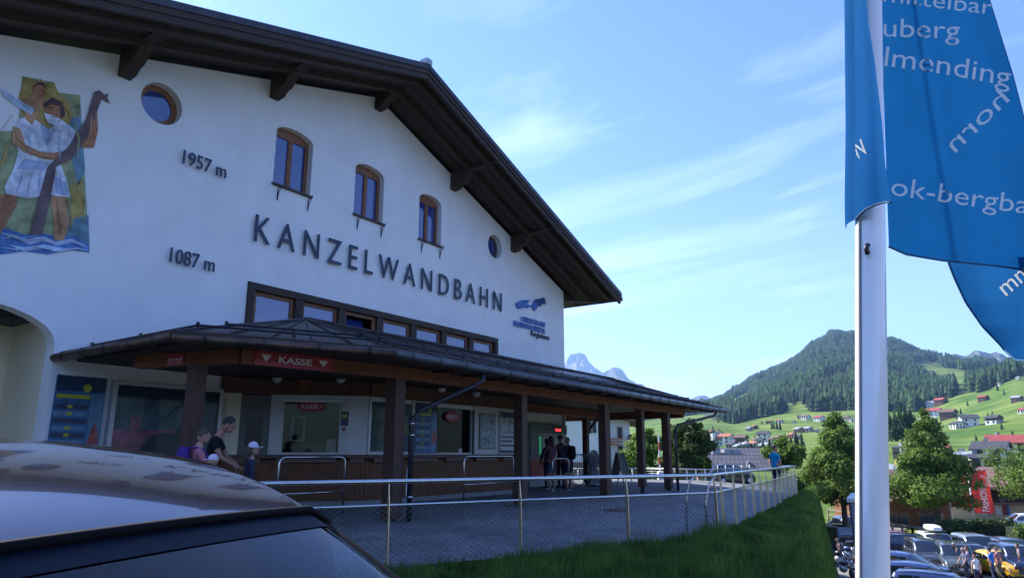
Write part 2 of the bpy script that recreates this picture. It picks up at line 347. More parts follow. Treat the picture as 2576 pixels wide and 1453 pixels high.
# gable windows
def gable_window(cx, z0, z1, wd):
    q = MB(); yy = .17; rise = .22
    def ring(inset, top_in=0): return [(cx - wd / 2 + inset, z0 + inset), (cx + wd / 2 - inset, z0 + inset)] + arc(cx, z1 - rise - top_in, wd / 2 - inset, rise * .9, 0, 180, 10)
    f = plate('window', ring(0), [[(cx - wd / 2 + .08, z0 + .08), (cx - .035, z0 + .08), (cx - .035, z1 - rise - .02), (cx - wd / 2 + .08, z1 - rise - .02)],
                                  [(cx + .035, z0 + .08), (cx + wd / 2 - .08, z0 + .08), (cx + wd / 2 - .08, z1 - rise - .02), (cx + .035, z1 - rise - .02)]], yy, yy + .08, fwood, bld)
    for a, b in ((cx - wd / 2 + .075, cx - .04), (cx + .04, cx + wd / 2 - .075)):
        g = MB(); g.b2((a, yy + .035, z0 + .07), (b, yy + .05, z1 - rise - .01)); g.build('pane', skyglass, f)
        g = MB(); t_ = .03
        for p_, q_ in (((a, z0 + .08), (a + t_, z1 - rise - .02)), ((b - t_, z0 + .08), (b, z1 - rise - .02)), ((a + t_, z0 + .08), (b - t_, z0 + .08 + t_)), ((a + t_, z1 - rise - .02 - t_), (b - t_, z1 - rise - .02))):
            g.b2((p_[0], yy + .005, p_[1]), (q_[0], yy + .03, q_[1]))
        g.build('sash', fwood, f)
    g = MB(); g.b2((cx - wd / 2 - .03, -.07, z0 - .05), (cx + wd / 2 + .03, yy, z0)); g.build('sill', mat('brown_sill', (.035, .024, .02), .5), f)
    for bx in (cx - wd * .36, cx + wd * .46):
        g = MB(); g.tube([(bx, -.01, z0 - .42), (bx, -.02, z0 - .1), (bx, -.16, z0 - .09), (bx, -.17, z0 - .02)], .013, 5); g.tube([(bx, -.02, z0 - .38), (bx, -.05, z0 - .22), (bx, -.14, z0 - .1)], .01, 5); g.build('bracket', iron, bld)
for c, a, b, w_ in WINS: gable_window(c, a, b, w_)
for i, (c, z, r) in enumerate(RND):
    o_ = arc(c, z, r, r, 0, 350, 35); f = plate('round_window', o_, [arc(c, z, r * .72, r * .72, 0, 350, 35)], .2, .27, fwood if i == 0 else mat('brown_frame', (.07, .045, .03), .5), bld)
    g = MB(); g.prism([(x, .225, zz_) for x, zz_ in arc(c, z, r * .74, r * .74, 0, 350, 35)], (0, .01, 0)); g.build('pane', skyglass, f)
# long window strip: seven lights in a dark surround
sf = MB(); X0, Z0, X1, Z1 = STR
for a, b in (((X0, Z1 - .17), (X1, Z1)), ((X0, Z0), (X1, Z0 + .08))): sf.b2((a[0], -.05, a[1]), (b[0], .12, b[1]))
sf = sf.build('window_surround', dwood, bld)
npan = 7; pw = (X1 - X0) / npan
for k in range(npan + 1):
    xc = X0 + .09 + (X1 - X0 - .18) * k / npan; q = MB(); wd = .17 if k in (0, npan) else .24
    q.b2((xc - wd / 2, -.055 if k in (0, npan) else -.03, Z0 + .08), (xc + wd / 2, .12, Z1 - .17)); q.build('post', dwood, sf)
for k in range(npan):
    a = X0 + .09 + (X1 - X0 - .18) * k / npan + .12; b = X0 + .09 + (X1 - X0 - .18) * (k + 1) / npan - .12; z0, z1 = Z0 + .08, Z1 - .17
    f = plate('window', [(a, z0), (b, z0), (b, z1), (a, z1)], [[(a + .1, z0 + .1), (b - .1, z0 + .1), (b - .1, z1 - .1), (a + .1, z1 - .1)]], .06, .12, fwood, bld)
    yp = .085 if k != 2 else .16; g = MB()
    if k == 2: g.add([(a + .03, .10, z0 + .05), (b - .25, .10, z0 + .05), (b - .25, .02 + .3, z1 - .12), (a + .03, .02 + .3, z1 - .12)], [(0, 1, 2, 3)])
    else: g.b2((a + .09, yp, z0 + .09), (b - .09, yp + .012, z1 - .09))
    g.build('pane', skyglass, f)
# ---------------------------------------------------------------- lettering on the wall
def lettering(name, label, txt, s0, s1, z0, z1, m_=navy, depth=.06, bold=0., y=-.075, sp=1., thin=1.):
    t = thing(name, label, 'sign', (s0, y, z0), FB)
    _, isl = text_mb(txt, 1., (s0, y, z0), width=s1 - s0, height=z1 - z0, depth=depth, bold=bold, sp=sp, thin=thin)
    for vs, fs in isl: MB().add(vs, fs).build('letter', m_, t)
    return t
lettering('wall_lettering', 'large dark letters reading KANZELWANDBAHN along the white gable wall', 'KANZELWANDBAHN', 9.78, 20.08, 6.03, 6.70, sp=1.35, bold=-.004, thin=.9, depth=.035)
lettering('altitude_lettering', 'dark letters 1957 m, upper of the two altitude marks', '1957 m', 7.86, 8.92, 7.3, 7.62, bold=.004, depth=.03)
lettering('altitude_lettering', 'dark letters 1087 m, lower of the two altitude marks', '1087 m', 7.82, 8.86, 5.07, 5.39, bold=.004, depth=.03)
lg = thing('company_sign', 'blue bird of prey emblem with OBERSTDORF KLEINWALSERTAL Bergbahnen lettering at the wall end', 'sign', (22.2, -.05, 5.5), FB)
blue1 = mat('emblem_blue', (.03, .13, .42), .4, 0, 0); blue2 = mat('emblem_dark_blue', (.012, .04, .16), .4, 0, 0)
def emb(pts, mt, name, y0=-.055, d=.04):                       # points measured in the (1950,1150) survey crop, scale 5.811
    P = [on_o((1950 + x / 5.811) * .62891, (1150 + y / 5.811) * .62891, 0) for x, y in pts]
    MB().prism([(s, y0, z) for s, z in P], (0, d, 0)).build(name, mt, lg)
emb([(640, 362), (700, 330), (800, 288), (990, 290), (925, 318), (905, 350), (895, 395), (900, 425), (870, 440), (810, 480), (770, 460), (748, 492), (740, 468), (712, 500), (712, 470), (680, 482), (688, 455), (655, 450), (668, 430), (636, 405), (660, 395)], blue1, 'left_wing')
emb([(885, 440), (905, 395), (945, 398), (1000, 430), (940, 462), (905, 482)], blue1, 'body')
emb([(1005, 430), (1060, 325), (1165, 405), (1115, 505), (1070, 545), (1030, 495)], blue1, 'inner_wing')
emb([(1062, 320), (1085, 280), (1250, 245), (1285, 222), (1275, 250), (1325, 236), (1290, 262), (1345, 272), (1295, 285), (1352, 318), (1295, 312), (1352, 360), (1293, 340), (1340, 392), (1285, 368), (1240, 395), (1200, 440), (1160, 410)], blue2, 'outer_wing')
emb([(922, 343), (935, 338), (940, 350), (930, 356)], iron, 'eye')
for txt, a, b, mt, bo in (('OBERSTDORF', (765, 715), (1325, 855), blue1, .02), ('KLEINWALSERTAL', (588, 822), (1325, 1020), blue1, .02), ('Bergbahnen', (990, 1130), (1410, 1195), navy, 0)):
    s_a, z_a = on_o((1950 + a[0] / 5.811) * .62891, (1150 + a[1] / 5.811) * .62891, 0); s_b, z_b = on_o((1950 + b[0] / 5.811) * .62891, (1150 + b[1] / 5.811) * .62891, 0)
    zl = (z_a + z_b) / 2
    _, isl = text_mb(txt, 1., (s_a, -.045, {'OBERSTDORF': 5.905, 'KLEINWALSERTAL': 5.665, 'Bergbahnen': 5.395}[txt]), width=s_b - s_a, height=.20 if txt != 'Bergbahnen' else .25, depth=.03, bold=bo)
    for vs, fs in isl: MB().add(vs, fs).build('letter', mt, lg)
# ---------------------------------------------------------------- mural: a wanderer with a staff carrying a child
mu = thing('wall_mural', 'colourful wall painting of a bearded man in white tunic with staff carrying a child', 'mural', (5.2, 0, 4.8), FB)
MC = {'sky': (.33, .36, .19), 'gold': (.42, .30, .10), 'skin': (.36, .17, .09), 'skin2': (.50, .27, .15), 'white': (.62, .64, .70), 'shade': (.36, .42, .56), 'wood': (.17, .12, .12), 'blue': (.10, .20, .42), 'dark': (.09, .06, .06), 'wave': (.45, .53, .66), 'teal': (.17, .28, .33)}
def mur(name, col, pts, lay):
    P = [on_o(x, y, 0) for x, y in pts]; y0 = -.004 - .003 * lay
    MB().prism([(s, y0, z) for s, z in P], (0, .003, 0)).build(name, mat('mural_' + col, MC[col], .9, 0, .45, 3.2, spec=.1, detail=7), mu)
mur('background', 'sky', [(55, 192), (138, 208), (138, 232), (201, 240), (225, 635), (-60, 600), (-60, 330), (45, 330)], 0)
mur('halo', 'gold', [(60, 194), (136, 210), (150, 240), (176, 262), (182, 300), (160, 330), (60, 300), (45, 250)], 1)
mur('cloth', 'teal', [(175, 300), (203, 290), (214, 430), (196, 470), (180, 400)], 1)
mur('foliage', 'gold', [(176, 470), (205, 450), (218, 560), (190, 590)], 1)
mur('rocks', 'teal', [(150, 560), (222, 540), (225, 632), (150, 610)], 2)
mur('water', 'blue', [(-60, 570), (20, 575), (60, 590), (100, 583), (150, 600), (185, 592), (224, 615), (224, 634), (180, 628), (120, 640), (60, 632), (0, 640), (-60, 630)], 3)
mur('wave', 'wave', [(0, 585), (35, 590), (75, 605), (110, 595), (140, 608), (180, 600), (215, 618), (180, 610), (140, 617), (105, 606), (75, 616), (35, 600)], 4)
mur('wave', 'wave', [(20, 615), (60, 622), (110, 615), (160, 625), (200, 622), (160, 634), (110, 624), (60, 632)], 4)
mur('leg', 'skin', [(0, 490), (45, 478), (40, 520), (15, 560), (0, 590), (-30, 580), (-20, 520)], 5)
mur('leg', 'skin2', [(130, 480), (170, 490), (165, 520), (175, 560), (160, 605), (135, 605), (135, 550), (128, 520)], 5)
mur('tunic', 'white', [(48, 300), (75, 290), (120, 330), (150, 300), (190, 330), (180, 370), (150, 410), (165, 450), (175, 498), (120, 490), (70, 500), (15, 488), (10, 470), (35, 420), (45, 380), (30, 350), (40, 320)], 6)
mur('tunic_shade', 'shade', [(60, 400), (120, 410), (110, 430), (40, 425)], 7); mur('tunic_shade', 'shade', [(100, 310), (128, 335), (140, 312), (118, 370), (105, 345)], 7); mur('tunic_shade', 'shade', [(130, 440), (165, 460), (172, 492), (140, 486)], 7)
mur('arm', 'skin2', [(32, 318), (50, 325), (62, 365), (100, 382), (155, 388), (160, 405), (110, 402), (60, 385), (28, 360)], 8)
mur('hand', 'skin', [(135, 385), (165, 380), (182, 398), (165, 412), (140, 405)], 9)
mur('child_body', 'skin2', [(60, 250), (85, 238), (110, 255), (95, 285), (80, 315), (62, 300)], 7)
mur('child_arm', 'wave', [(0, 222), (25, 238), (62, 262), (85, 275), (78, 290), (50, 275), (10, 245)], 8)
mur('child_head', 'skin', [(80, 222), (95, 212), (112, 220), (115, 240), (100, 250), (84, 244)], 9)
mur('head', 'skin', [(108, 262), (130, 248), (155, 262), (160, 290), (145, 310), (118, 305)], 8)
mur('hair', 'dark', [(108, 262), (130, 246), (158, 260), (162, 292), (152, 300), (148, 270), (125, 262), (112, 275)], 9)
mur('beard', 'white', [(108, 285), (135, 292), (148, 300), (140, 318), (118, 310)], 10)
mur('hand', 'skin', [(222, 282), (243, 285), (245, 330), (235, 372), (205, 372), (205, 330)], 7)
def stroke(col, pts, wd, lay):
    o_ = []; P = [Vector(p) for p in pts]
    for i, p in enumerate(P):
        d = (P[min(i + 1, len(P) - 1)] - P[max(i - 1, 0)]).normalized(); n_ = Vector((d.y, -d.x)) * wd * (1 if 0 < i < len(P) - 1 else .3); o_.append((p + n_, p - n_))
    mur('brush_stroke', col, [tuple(a) for a, b in o_] + [tuple(b) for a, b in reversed(o_)], lay)
for pts, wd, c in (([(117, 274), (124, 271), (131, 274)], 1.2, 'dark'), ([(139, 277), (146, 275), (152, 279)], 1.2, 'dark'), ([(134, 272), (136, 282), (132, 287)], 1.2, 'skin'), ([(120, 278), (127, 279)], 1.3, 'dark'), ([(141, 281), (149, 283)], 1.3, 'dark'), ([(126, 292), (134, 295), (142, 294)], 1, 'dark'),
    ([(87, 228), (92, 226)], 1, 'dark'), ([(100, 228), (106, 229)], 1, 'dark'), ([(92, 240), (100, 241)], .9, 'dark'), ([(82, 222), (92, 212), (106, 213), (115, 224)], 3, 'dark'),
    ([(60, 330), (75, 360), (70, 390)], 2.2, 'shade'), ([(92, 340), (98, 370)], 1.8, 'shade'), ([(150, 330), (146, 370), (150, 400)], 2.4, 'shade'), ([(172, 330), (168, 360)], 2, 'shade'), ([(60, 420), (50, 455), (40, 485)], 2, 'shade'), ([(80, 430), (72, 460), (66, 492)], 1.8, 'shade'), ([(100, 430), (96, 465), (98, 488)], 1.8, 'shade'), ([(150, 440), (152, 470), (160, 492)], 1.8, 'shade'),
    ([(36, 330), (40, 350), (62, 368), (98, 386)], 1.6, 'skin'), ([(60, 380), (105, 396), (140, 400)], 1.5, 'skin'), ([(140, 500), (146, 545), (150, 590)], 2.2, 'skin'), ([(20, 500), (8, 545)], 2.2, 'skin2'), ([(228, 290), (226, 330), (216, 365)], 2.2, 'skin2'),
    ([(0, 600), (30, 596), (60, 606), (95, 598), (130, 612), (170, 604), (215, 622)], 1.8, 'wave'), ([(0, 622), (40, 628), (90, 620), (140, 632), (190, 626), (222, 630)], 1.5, 'wave'), ([(10, 590), (50, 600), (90, 592)], 1.2, 'wave'),
    ([(62, 205), (100, 202), (134, 222)], 2, 'sky'), ([(150, 262), (172, 280), (176, 310)], 2, 'gold'), ([(185, 310), (196, 350), (192, 400)], 3, 'sky'), ([(205, 480), (214, 520), (206, 560)], 3, 'sky'), ([(20, 350), (10, 400), (-20, 440)], 4, 'gold'), ([(30, 290), (0, 330)], 3, 'gold'), ([(165, 500), (180, 540), (176, 580)], 3, 'gold')): stroke(c, pts, wd, 12)
mur('staff', 'wood', [(236, 232), (248, 228), (262, 240), (272, 236), (268, 246), (275, 262), (254, 250), (225, 330), (180, 400), (140, 420), (125, 500), (105, 590), (72, 592), (90, 520), (118, 420), (170, 370), (215, 300)], 10)
# ---------------------------------------------------------------- display boards on the wall left of the office
pblue = mat('poster_blue', (.02, .10, .22), .35, 0, .35, 4); pdark = mat('poster_navy', (.008, .03, .075), .35, 0, .1); pyel = mat('poster_yellow', (.42, .42, .03), .4, 0, 0)
plight = mat('poster_light_blue', (.10, .22, .34), .35, 0, .3, 5); pred = mat('poster_red', (.42, .09, .08), .4, 0, .5, 9); ppink = mat('poster_pink', (.46, .13, .20), .4, 0, .5, 4)
alu = mat('grey_aluminium', (.42, .43, .44), .4, .7, .04)
def price_board(name, label, frame, x0, x1, z0, z1, y, nrow=8, parent=None):
    t = thing(name, label, 'poster', (x0, y, z0), frame) if parent is None else parent
    w_ = x1 - x0; h = z1 - z0; m_ = MB(); m_.b2((x0, y - .02, z0), (x1, y, z1)); m_.build('panel', pblue, t)
    m_ = MB(); m_.b2((x0 + .01, y - .024, z1 - h * .17), (x1 - .01, y - .0201, z1 - .01)); m_.build('header', pdark, t)
    m_ = MB(); m_.prism([(x, y - .03, z) for x, z in arc(x0 + w_ * .62, z1 - h * .13, w_ * .085, w_ * .085, 0, 340, 17)], (0, .005, 0)); m_.build('disc', pyel, t)
    m_ = MB(); m_.b2((x0 + w_ * .04, y - .025, z1 - h * .25), (x0 + w_ * .70, y - .0201, z1 - h * .205)); m_.build('stripe', pyel, t)
    for k in range(nrow):
        zc = z1 - h * (.30 + .62 * (k + .5) / nrow)
        m_ = MB(); m_.b2((x0 + .02, y - .0235, zc - h * .026), (x0 + w_ * .68, y - .0201, zc + h * .024)); m_.build('row', plight if k % 2 else pdark, t)
        if k % 3 != 2: m_ = MB(); m_.b2((x0 + w_ * .27, y - .027, zc - h * .018), (x0 + w_ * .37, y - .024, zc + h * .018)); m_.build('price_mark', pyel, t)
    m_ = MB(); m_.b2((x0 + w_ * .72, y - .0235, z0 + h * .02), (x1 - .015, y - .0201, z1 - h * .19)); m_.build('picture', plight, t)
    m_ = MB(); m_.prism([(x0 + w_ * a, y - .028, z0 + h * b) for a, b in ((.74, .26), (.80, .42), (.86, .50), (.92, .42), (.97, .27), (.9, .2), (.8, .2))], (0, .004, 0)); m_.build('figure', pred, t)
    return t
price_board('price_board', 'blue price board with yellow disc on the wall beside the archway', FB, 6.0, 6.88, .9, 2.55, -.03)
t = thing('display_case', 'wide framed poster case with pink and blue landscape on the wall', 'display case', (8.1, -.1, .8), FB)
x0, x1, z0, z1 = 6.98, 9.35, .75, 2.52
for a, b in (((x0, z1 - .07), (x1, z1)), ((x0, z0), (x1, z0 + .07)), ((x0, z0 + .07), (x0 + .09, z1 - .07)), ((x1 - .09, z0 + .07), (x1, z1 - .07))):
    m = MB(); m.b2((a[0], -.13, a[1]), (b[0], 0, b[1])); m.build('frame', alu, t)
m = MB(); m.b2((x0 + .09, -.05, z0 + .07), (x1 - .09, -.02, z1 - .07)); m.build('poster', mat('poster_haze_blue', (.09, .17, .22), .4, 0, .3, 2), t)
m = MB(); m.b2((x0 + .09, -.055, z1 - .32), (x1 - .09, -.051, z1 - .07)); m.build('header', pdark, t)
m = MB(); m.b2((x0 + .09, -.055, z0 + .07), (x1 - .3, -.051, z0 + .86)); m.build('meadow', ppink, t)
m = MB(); m.prism([(x, -.062, z) for x, z in arc(8.15, z0 + .2, .55, .62, 0, 180, 14)], (0, .005, 0)); m.build('rock', mat('poster_dark', (.02, .04, .06), .4, 0, .3, 6), t)
m = MB(); m.prism([(8.2, -.066, 1.35), (8.35, -.066, 1.3), (8.75, -.066, 1.7), (8.62, -.066, 1.95)], (0, .003, 0)); m.build('cable_car', MATS['poster_dark'], t)
m = MB(); m.b2((7.42, -.062, 1.5), (7.62, -.057, 1.86)); m.build('hut', MATS['poster_pink'], t)
MB().prism([(x0 + .09, -.12, z0 + .07), (x1 - .09, -.12, z0 + .07), (x1 - .09, -.12, z1 - .07), (x0 + .09, -.12, z1 - .07)], (0, .008, 0)).build('cover_glass', glass_thin('clear_pane', (.92, .94, .94), .02, ior=1.12), t)
# ================================================================ porch canopy
cp_ = thing('porch_canopy', 'low dark metal porch roof on timber posts wrapping along the station front', 'canopy', (15, -4.4, 0), FB)
A, B, C, D = (6.02, -.03, 2.94), (5.86, -3.95, 2.94), (8.96, -5.45, 2.94), (28.9, -4.9, 2.94)
R1, R2, W1, E2 = (10.3, -1.5, 4.08), (26.0, -1.5, 4.08), (10.3, -.03, 4.10), (28.9, 3.2, 2.94)
roofm = mat('porch_roof_metal', (.045, .038, .040), .42, .4, .25, 3, .1, 25, .5, stretch=(1, 1, 1))
def slab(pts, t=.09): q = MB(); q.prism(pts, (0, 0, -t)); return q
slab([A, B, R1, W1]).build('roof_panel', roofm, cp_); slab([B, C, R1]).build('roof_panel', roofm, cp_); slab([C, D, R2, R1]).build('roof_panel', roofm, cp_)
slab([D, E2, R2]).build('roof_panel', roofm, cp_); slab([R1, R2, (26.0, -.03, 4.09), W1]).build('roof_panel', roofm, cp_); slab([R2, E2, (24.7, 3.2, 3.0), (24.7, -.03, 4.08), (26, -.03, 4.08)]).build('roof_panel', roofm, cp_)
# ceiling of boards
q = MB(); q.prism([(6.3, -.04, 2.81), (6.2, -3.7, 2.81), (9.0, -5.1, 2.81), (28.5, -4.6, 2.81), (28.5, 2.9, 2.81), (24.75, 2.9, 2.81), (24.75, -.04, 2.81)], (0, 0, .05)); q.build('ceiling', dwood2, cp_)
def lerp(p, q_, t): return tuple(p[i] + (q_[i] - p[i]) * t for i in range(3))
q = MB(); 
for p, q2 in ((A, B), (B, C), (C, D), (D, E2)):
    q.beam((p[0], p[1], 2.90), (q2[0], q2[1], 2.90), .05, .12)
q.build('eave_board', dwood, cp_)
# gutter and its brackets (one hoop every 0.8 m)
def outw(p, q2): d = Vector((q2[0] - p[0], q2[1] - p[1], 0)).normalized(); return Vector((d.y, -d.x, 0))
gp = [(A[0] - .10, .0 - .02, 2.84), (B[0] - .10, B[1] - .07, 2.84), (C[0] - .04, C[1] - .11, 2.84), (D[0] + .25, D[1] - .12, 2.84)]
for i in range(3):
    q = MB(); q.tube([gp[i], gp[i + 1]], .078, 10); q.build('gutter', copper if i < 2 else zinc, cp_)
    L = (Vector(gp[i + 1]) - Vector(gp[i])).length; n = int(L / .8)
    for k in range(n):
        p = lerp(gp[i], gp[i + 1], (k + .5) / n); o_ = outw(gp[i], gp[i + 1]); q = MB(); d = (Vector(gp[i + 1]) - Vector(gp[i])).normalized() * .02
        q.tube([Vector(p) - d, Vector(p) + d], .088, 10); q.build('gutter_bracket', iron, cp_)
# snow guard pipes on the roof: two rails with small stand-offs
def guard(pts, up=.16, n=6, r=.02):
    q = MB(); q.tube([(p[0], p[1], p[2] + up) for p in pts], r, 6); q.build('snow_guard', iron, cp_)
    for i in range(len(pts) - 1):
        L = (Vector(pts[i + 1]) - Vector(pts[i])).length; c_ = max(1, int(L / 1.25))
        for k in range(c_ + 1):
            p = lerp(pts[i], pts[i + 1], k / c_); q = MB(); q.b2((p[0] - .02, p[1] - .02, p[2] - .03), (p[0] + .02, p[1] + .02, p[2] + up + .05)); q.build('snow_guard_clip', iron, cp_)
def onr(p, t): return lerp(p, R1, t)
def onr2(p, t): return lerp(p, R2, t)
g1 = [lerp(A, W1, .12), onr(B, .12), onr(C, .12), onr2(D, .12)]; g2 = [onr(B, .30), onr(C, .30), lerp(onr(C, .3), onr2(D, .3), .99)]
guard(g1, .07); guard(g2[:3], .05)
q = MB(); q.tube([(R1[0], R1[1], R1[2] + .02), (R2[0], R2[1], R2[2] + .02)], .045, 6); q.tube([(W1[0], W1[1], W1[2] - .02), (R1[0], R1[1], R1[2] + .02)], .03, 6); q.build('ridge_roll', roofm, cp_)
for p, q2 in ((B, R1), (C, R1), (D, R2)):
    m = MB(); m.tube([(p[0], p[1], p[2] + .01), (q2[0], q2[1], q2[2] + .01)], .03, 6); m.build('hip_roll', roofm, cp_)
# standing seams
for k in range(27):
    s = 9.6 + k * .7; f = min(1, max(0, (s - C[0]) / 1.34)); top = (min(max(s, R1[0]), R2[0]), R1[1], R1[2]) if s <= 26 else lerp(R2, D, min(1, (s - 26) / 2.9))
    if s < R1[0]: top = lerp(C, R1, (s - C[0]) / (R1[0] - C[0]))
    bt = lerp(C, D, (s - C[0]) / (D[0] - C[0])); m = MB(); m.beam((bt[0], bt[1], bt[2] + .02), (top[0], top[1], top[2] + .02), .02, .03); m.build('roof_seam', roofm, cp_)
for k in range(1, 5):
    a, b = lerp(B, C, k / 5), lerp(B, C, k / 5); m = MB(); m.beam((a[0], a[1], a[2] + .02), tuple(lerp(a, R1, .93)[i] + (.02 if i == 2 else 0) for i in range(3)), .02, .03); m.build('roof_seam', roofm, cp_)
# beams: short left beam, chamfer, long front, back
P0, P1, P2, P3 = (6.45, -1.9), (7.02, -3.92), (10.05, -4.45), (25.9, -4.35)
for a, b in ((P0, P1), (P1, P2), (P2, P3)):
    m = MB(); m.beam((a[0], a[1], 2.69), (b[0], b[1], 2.69), .16, .23); m.build('beam', rwood, cp_)
m = MB(); m.beam((25.9, -4.35, 2.62), (26.3, 2.4, 2.62), .16, .30); m.build('beam', rwood, cp_)
m = MB(); m.beam((10.6, -1.0, 2.66), (26, -1.0, 2.66), .16, .26); m.build('beam', rwood, cp_)
for s in np.arange(11.2, 28.4, .95):
    m = MB(); m.beam((s, -5.05, 2.815), (s, -4.43, 2.83), .09, .10); m.build('rafter_end', dwood, cp_)
# posts
postw = wood('post_timber', (.085, .045, .03), .6, (8, 8, 1)); POST = []
def post(s, y, w_=.24, top=2.57, bot=-.15):
    m = MB(); m.b2((s - w_ / 2, y - w_ / 2, bot + .12), (s + w_ / 2, y + w_ / 2, top)); m.build('post', postw, cp_)
    m = MB(); m.b2((s - .05, y - .05, bot - .15), (s + .05, y + .05, bot + .12)); m.b2((s - .09, y - .09, bot), (s + .09, y + .09, bot + .015)); m.build('post_shoe', iron, cp_)
post(10.19, -4.42, .27, 2.57, -.14); post(14.66, -4.4, .24); post(19.15, -4.4, .24); post(19.9, -4.1, .2); post(21.8, -4.4, .22, bot=0.0); post(24.02, -4.4, .24)
post(6.72, -3.25, .22, bot=-.1)
for s, y in ((24.4, -1.0), (26.2, -.9), (26.3, 2.3)): post(s, y, .2, 2.5, 0)
# downpipes: sloping legs from the gutter to the posts
def dpipe(pts, r=.05): m = MB(); m.tube(pts, r, 10); m.build('downpipe', mat('dark_downpipe', (.035, .035, .04), .5, .4, .1), cp_)
dpipe([(11.7, -5.42, 2.80), (11.7, -5.42, 2.62), (11.55, -5.35, 2.52), (10.6, -4.72, 1.98), (10.46, -4.62, 1.8), (10.46, -4.62, -.1)])
for z in (1.72, 1.5, .35):
    m = MB(); m.tube([(10.46, -4.62, z - .02), (10.46, -4.62, z + .02)], .066, 10); m.build('pipe_clamp', steel, cp_)
m = MB(); m.tube([(10.32, -4.66, .9), (10.32, -4.66, -.1)], .012, 6); m.build('conduit', alu, cp_)
dpipe([(27.9, -5.0, 2.78), (27.7, -4.95, 2.6), (24.6, -4.62, 2.15), (24.38, -4.6, 1.95), (24.36, -4.6, -.1)])
dpipe([(25.6, -1.0, 2.6), (24.6, -1.0, 2.0), (24.52, -1.0, 1.8), (24.52, -1.0, 0)], .05)
# ---------------------------------------------------------------- ticket office (polygonal)
off = thing('ticket_office', 'polygonal ticket office under the porch with white window fronts over brown wood panelling', 'kiosk', (14, -1.5, 0), FB)
Q = [(9.35, 0.0), (10.35, -.45), (11.6, -1.68), (11.95, -1.9), (18.55, -1.9), (18.55, 0)]
offw = mat('office_white_panel', (.58, .57, .54), .5, 0, .04)
def seg(i): 
    a, b = Vector(Q[i]), Vector(Q[i + 1]); d = (b - a); L = d.length; d.normalize(); return a, d, L, Vector((d.y, -d.x))   # outward normal
def wallbox(name, i, u0, u1, z0, z1, thick, mt, par, out_=0.0):
    a, d, L, n_ = seg(i); p = a + d * u0 + n_ * out_; q2 = a + d * u1 + n_ * out_; m_ = MB(); t_ = -n_ * thick
    m_.prism([(p.x, p.y, z0), (q2.x, q2.y, z0), (q2.x, q2.y, z1), (p.x, p.y, z1)], (t_.x, t_.y, 0)); return m_.build(name, mt, par)
for i in range(5):
    a, d, L, n_ = seg(i)
    wallbox('plinth', i, 0, L, -.1, .12, .14, mat('concrete_plinth', (.24, .24, .23), .85), off, -.02)
    nb = max(1, int(round(L / .115)))
    if i < 4:
        wallbox('counter_panel', i, 0, L, .12, 1.02, .12, cladw, off)
        for k in range(nb): wallbox('cladding_board', i, L * k / nb + .004, L * (k + 1) / nb - .004, .13, 1.0, .018, cladw, off, .02)
        wallbox('counter_edge', i, -.05, L + .05, 1.05, 1.13, .42, wood('counter_timber', (.10, .055, .035), .4, (1, 6, 6)), off, .16)
        for k in range(max(1, int(L / 1.2))): wallbox('bag_shelf_front', i, L * (k + .12) / max(1, int(L / 1.2)), L * (k + .85) / max(1, int(L / 1.2)), .96, 1.045, .02, mat('shelf_brown', (.14, .08, .055), .5), off, .12)
    else: wallbox('counter_panel', i, 0, L, .12, 1.05, .12, cladw, off)
    # wood fascia boards over the windows
    for k, (za, zb) in enumerate(((2.48, 2.58), (2.585, 2.68), (2.685, 2.79))): wallbox('fascia_board', i, 0, L, za, zb, .10, wood('fascia_timber', (.12, .058, .032), .6, (1, 6, 8)), off, .10 + .012 * (k % 2))
    wallbox('ceiling_edge', i, 0, L, 2.46, 2.5, .3, cladw, off, .02)
q = MB(); q.prism([(x, y, 2.50) for x, y in Q], (0, 0, .02)); q.build('ceiling', offw, off)
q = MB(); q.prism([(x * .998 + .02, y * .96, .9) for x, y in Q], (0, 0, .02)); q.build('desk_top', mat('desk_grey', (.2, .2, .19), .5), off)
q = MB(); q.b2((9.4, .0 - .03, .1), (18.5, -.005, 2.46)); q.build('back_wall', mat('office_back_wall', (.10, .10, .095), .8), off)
def oplate(name, i, outer, holes, y0, y1, mt, **kw):
    """plate in the plane of a facet; u along it, z up; y negative = outwards"""
    cu = bpy.data.curves.new('p', 'CURVE'); cu.dimensions = '2D'; cu.fill_mode = 'BOTH'; cu.extrude = abs(y1 - y0) / 2
    for lp in [outer] + holes:
        sp = cu.splines.new('POLY'); sp.points.add(len(lp) - 1); sp.use_cyclic_u = True
        for j, (x, z) in enumerate(lp): sp.points[j].co = (x, z, 0, 1)
    ob = bpy.data.objects.new('p', cu); COL.objects.link(ob); me = bpy.data.meshes.new_from_object(ob.evaluated_get(bpy.context.evaluated_depsgraph_get())); bpy.data.objects.remove(ob)
    a, d, L, n_ = seg(i); vs = []
    for v in me.vertices:
        p = a + d * v.co.x - n_ * ((y0 + y1) / 2 - v.co.z); vs.append((p.x, p.y, v.co.y))
    m_ = MB(); m_.add(vs, [tuple(p.vertices) for p in me.polygons]); bpy.data.meshes.remove(me); return m_.build(name, mt, off if 'par' not in kw else kw['par'])
def rect(a, b, c, d): return [(a, c), (b, c), (b, d), (a, d)]
L1 = seg(1)[2]
oplate('window_wall', 1, rect(0, L1, 1.13, 2.47), [rect(.30, L1 - .22, 1.18, 2.30)], 0, .1, offw)
wallbox('shutter_box', 1, .27, L1 - .19, 2.30, 2.455, .05, whitep, off, .055)
wallbox('shutter_slat', 1, .29, L1 - .21, 2.36, 2.385, .012, alu, off, .062); wallbox('shutter_slat', 1, .29, L1 - .21, 2.41, 2.435, .012, alu, off, .062)
opane = glass_thin('office_pane', (.70, .78, .76), .06, ior=1.35)
pn1 = wallbox('pane', 1, .28, L1 - .20, 1.16, 2.32, .01, opane, off, -.05)
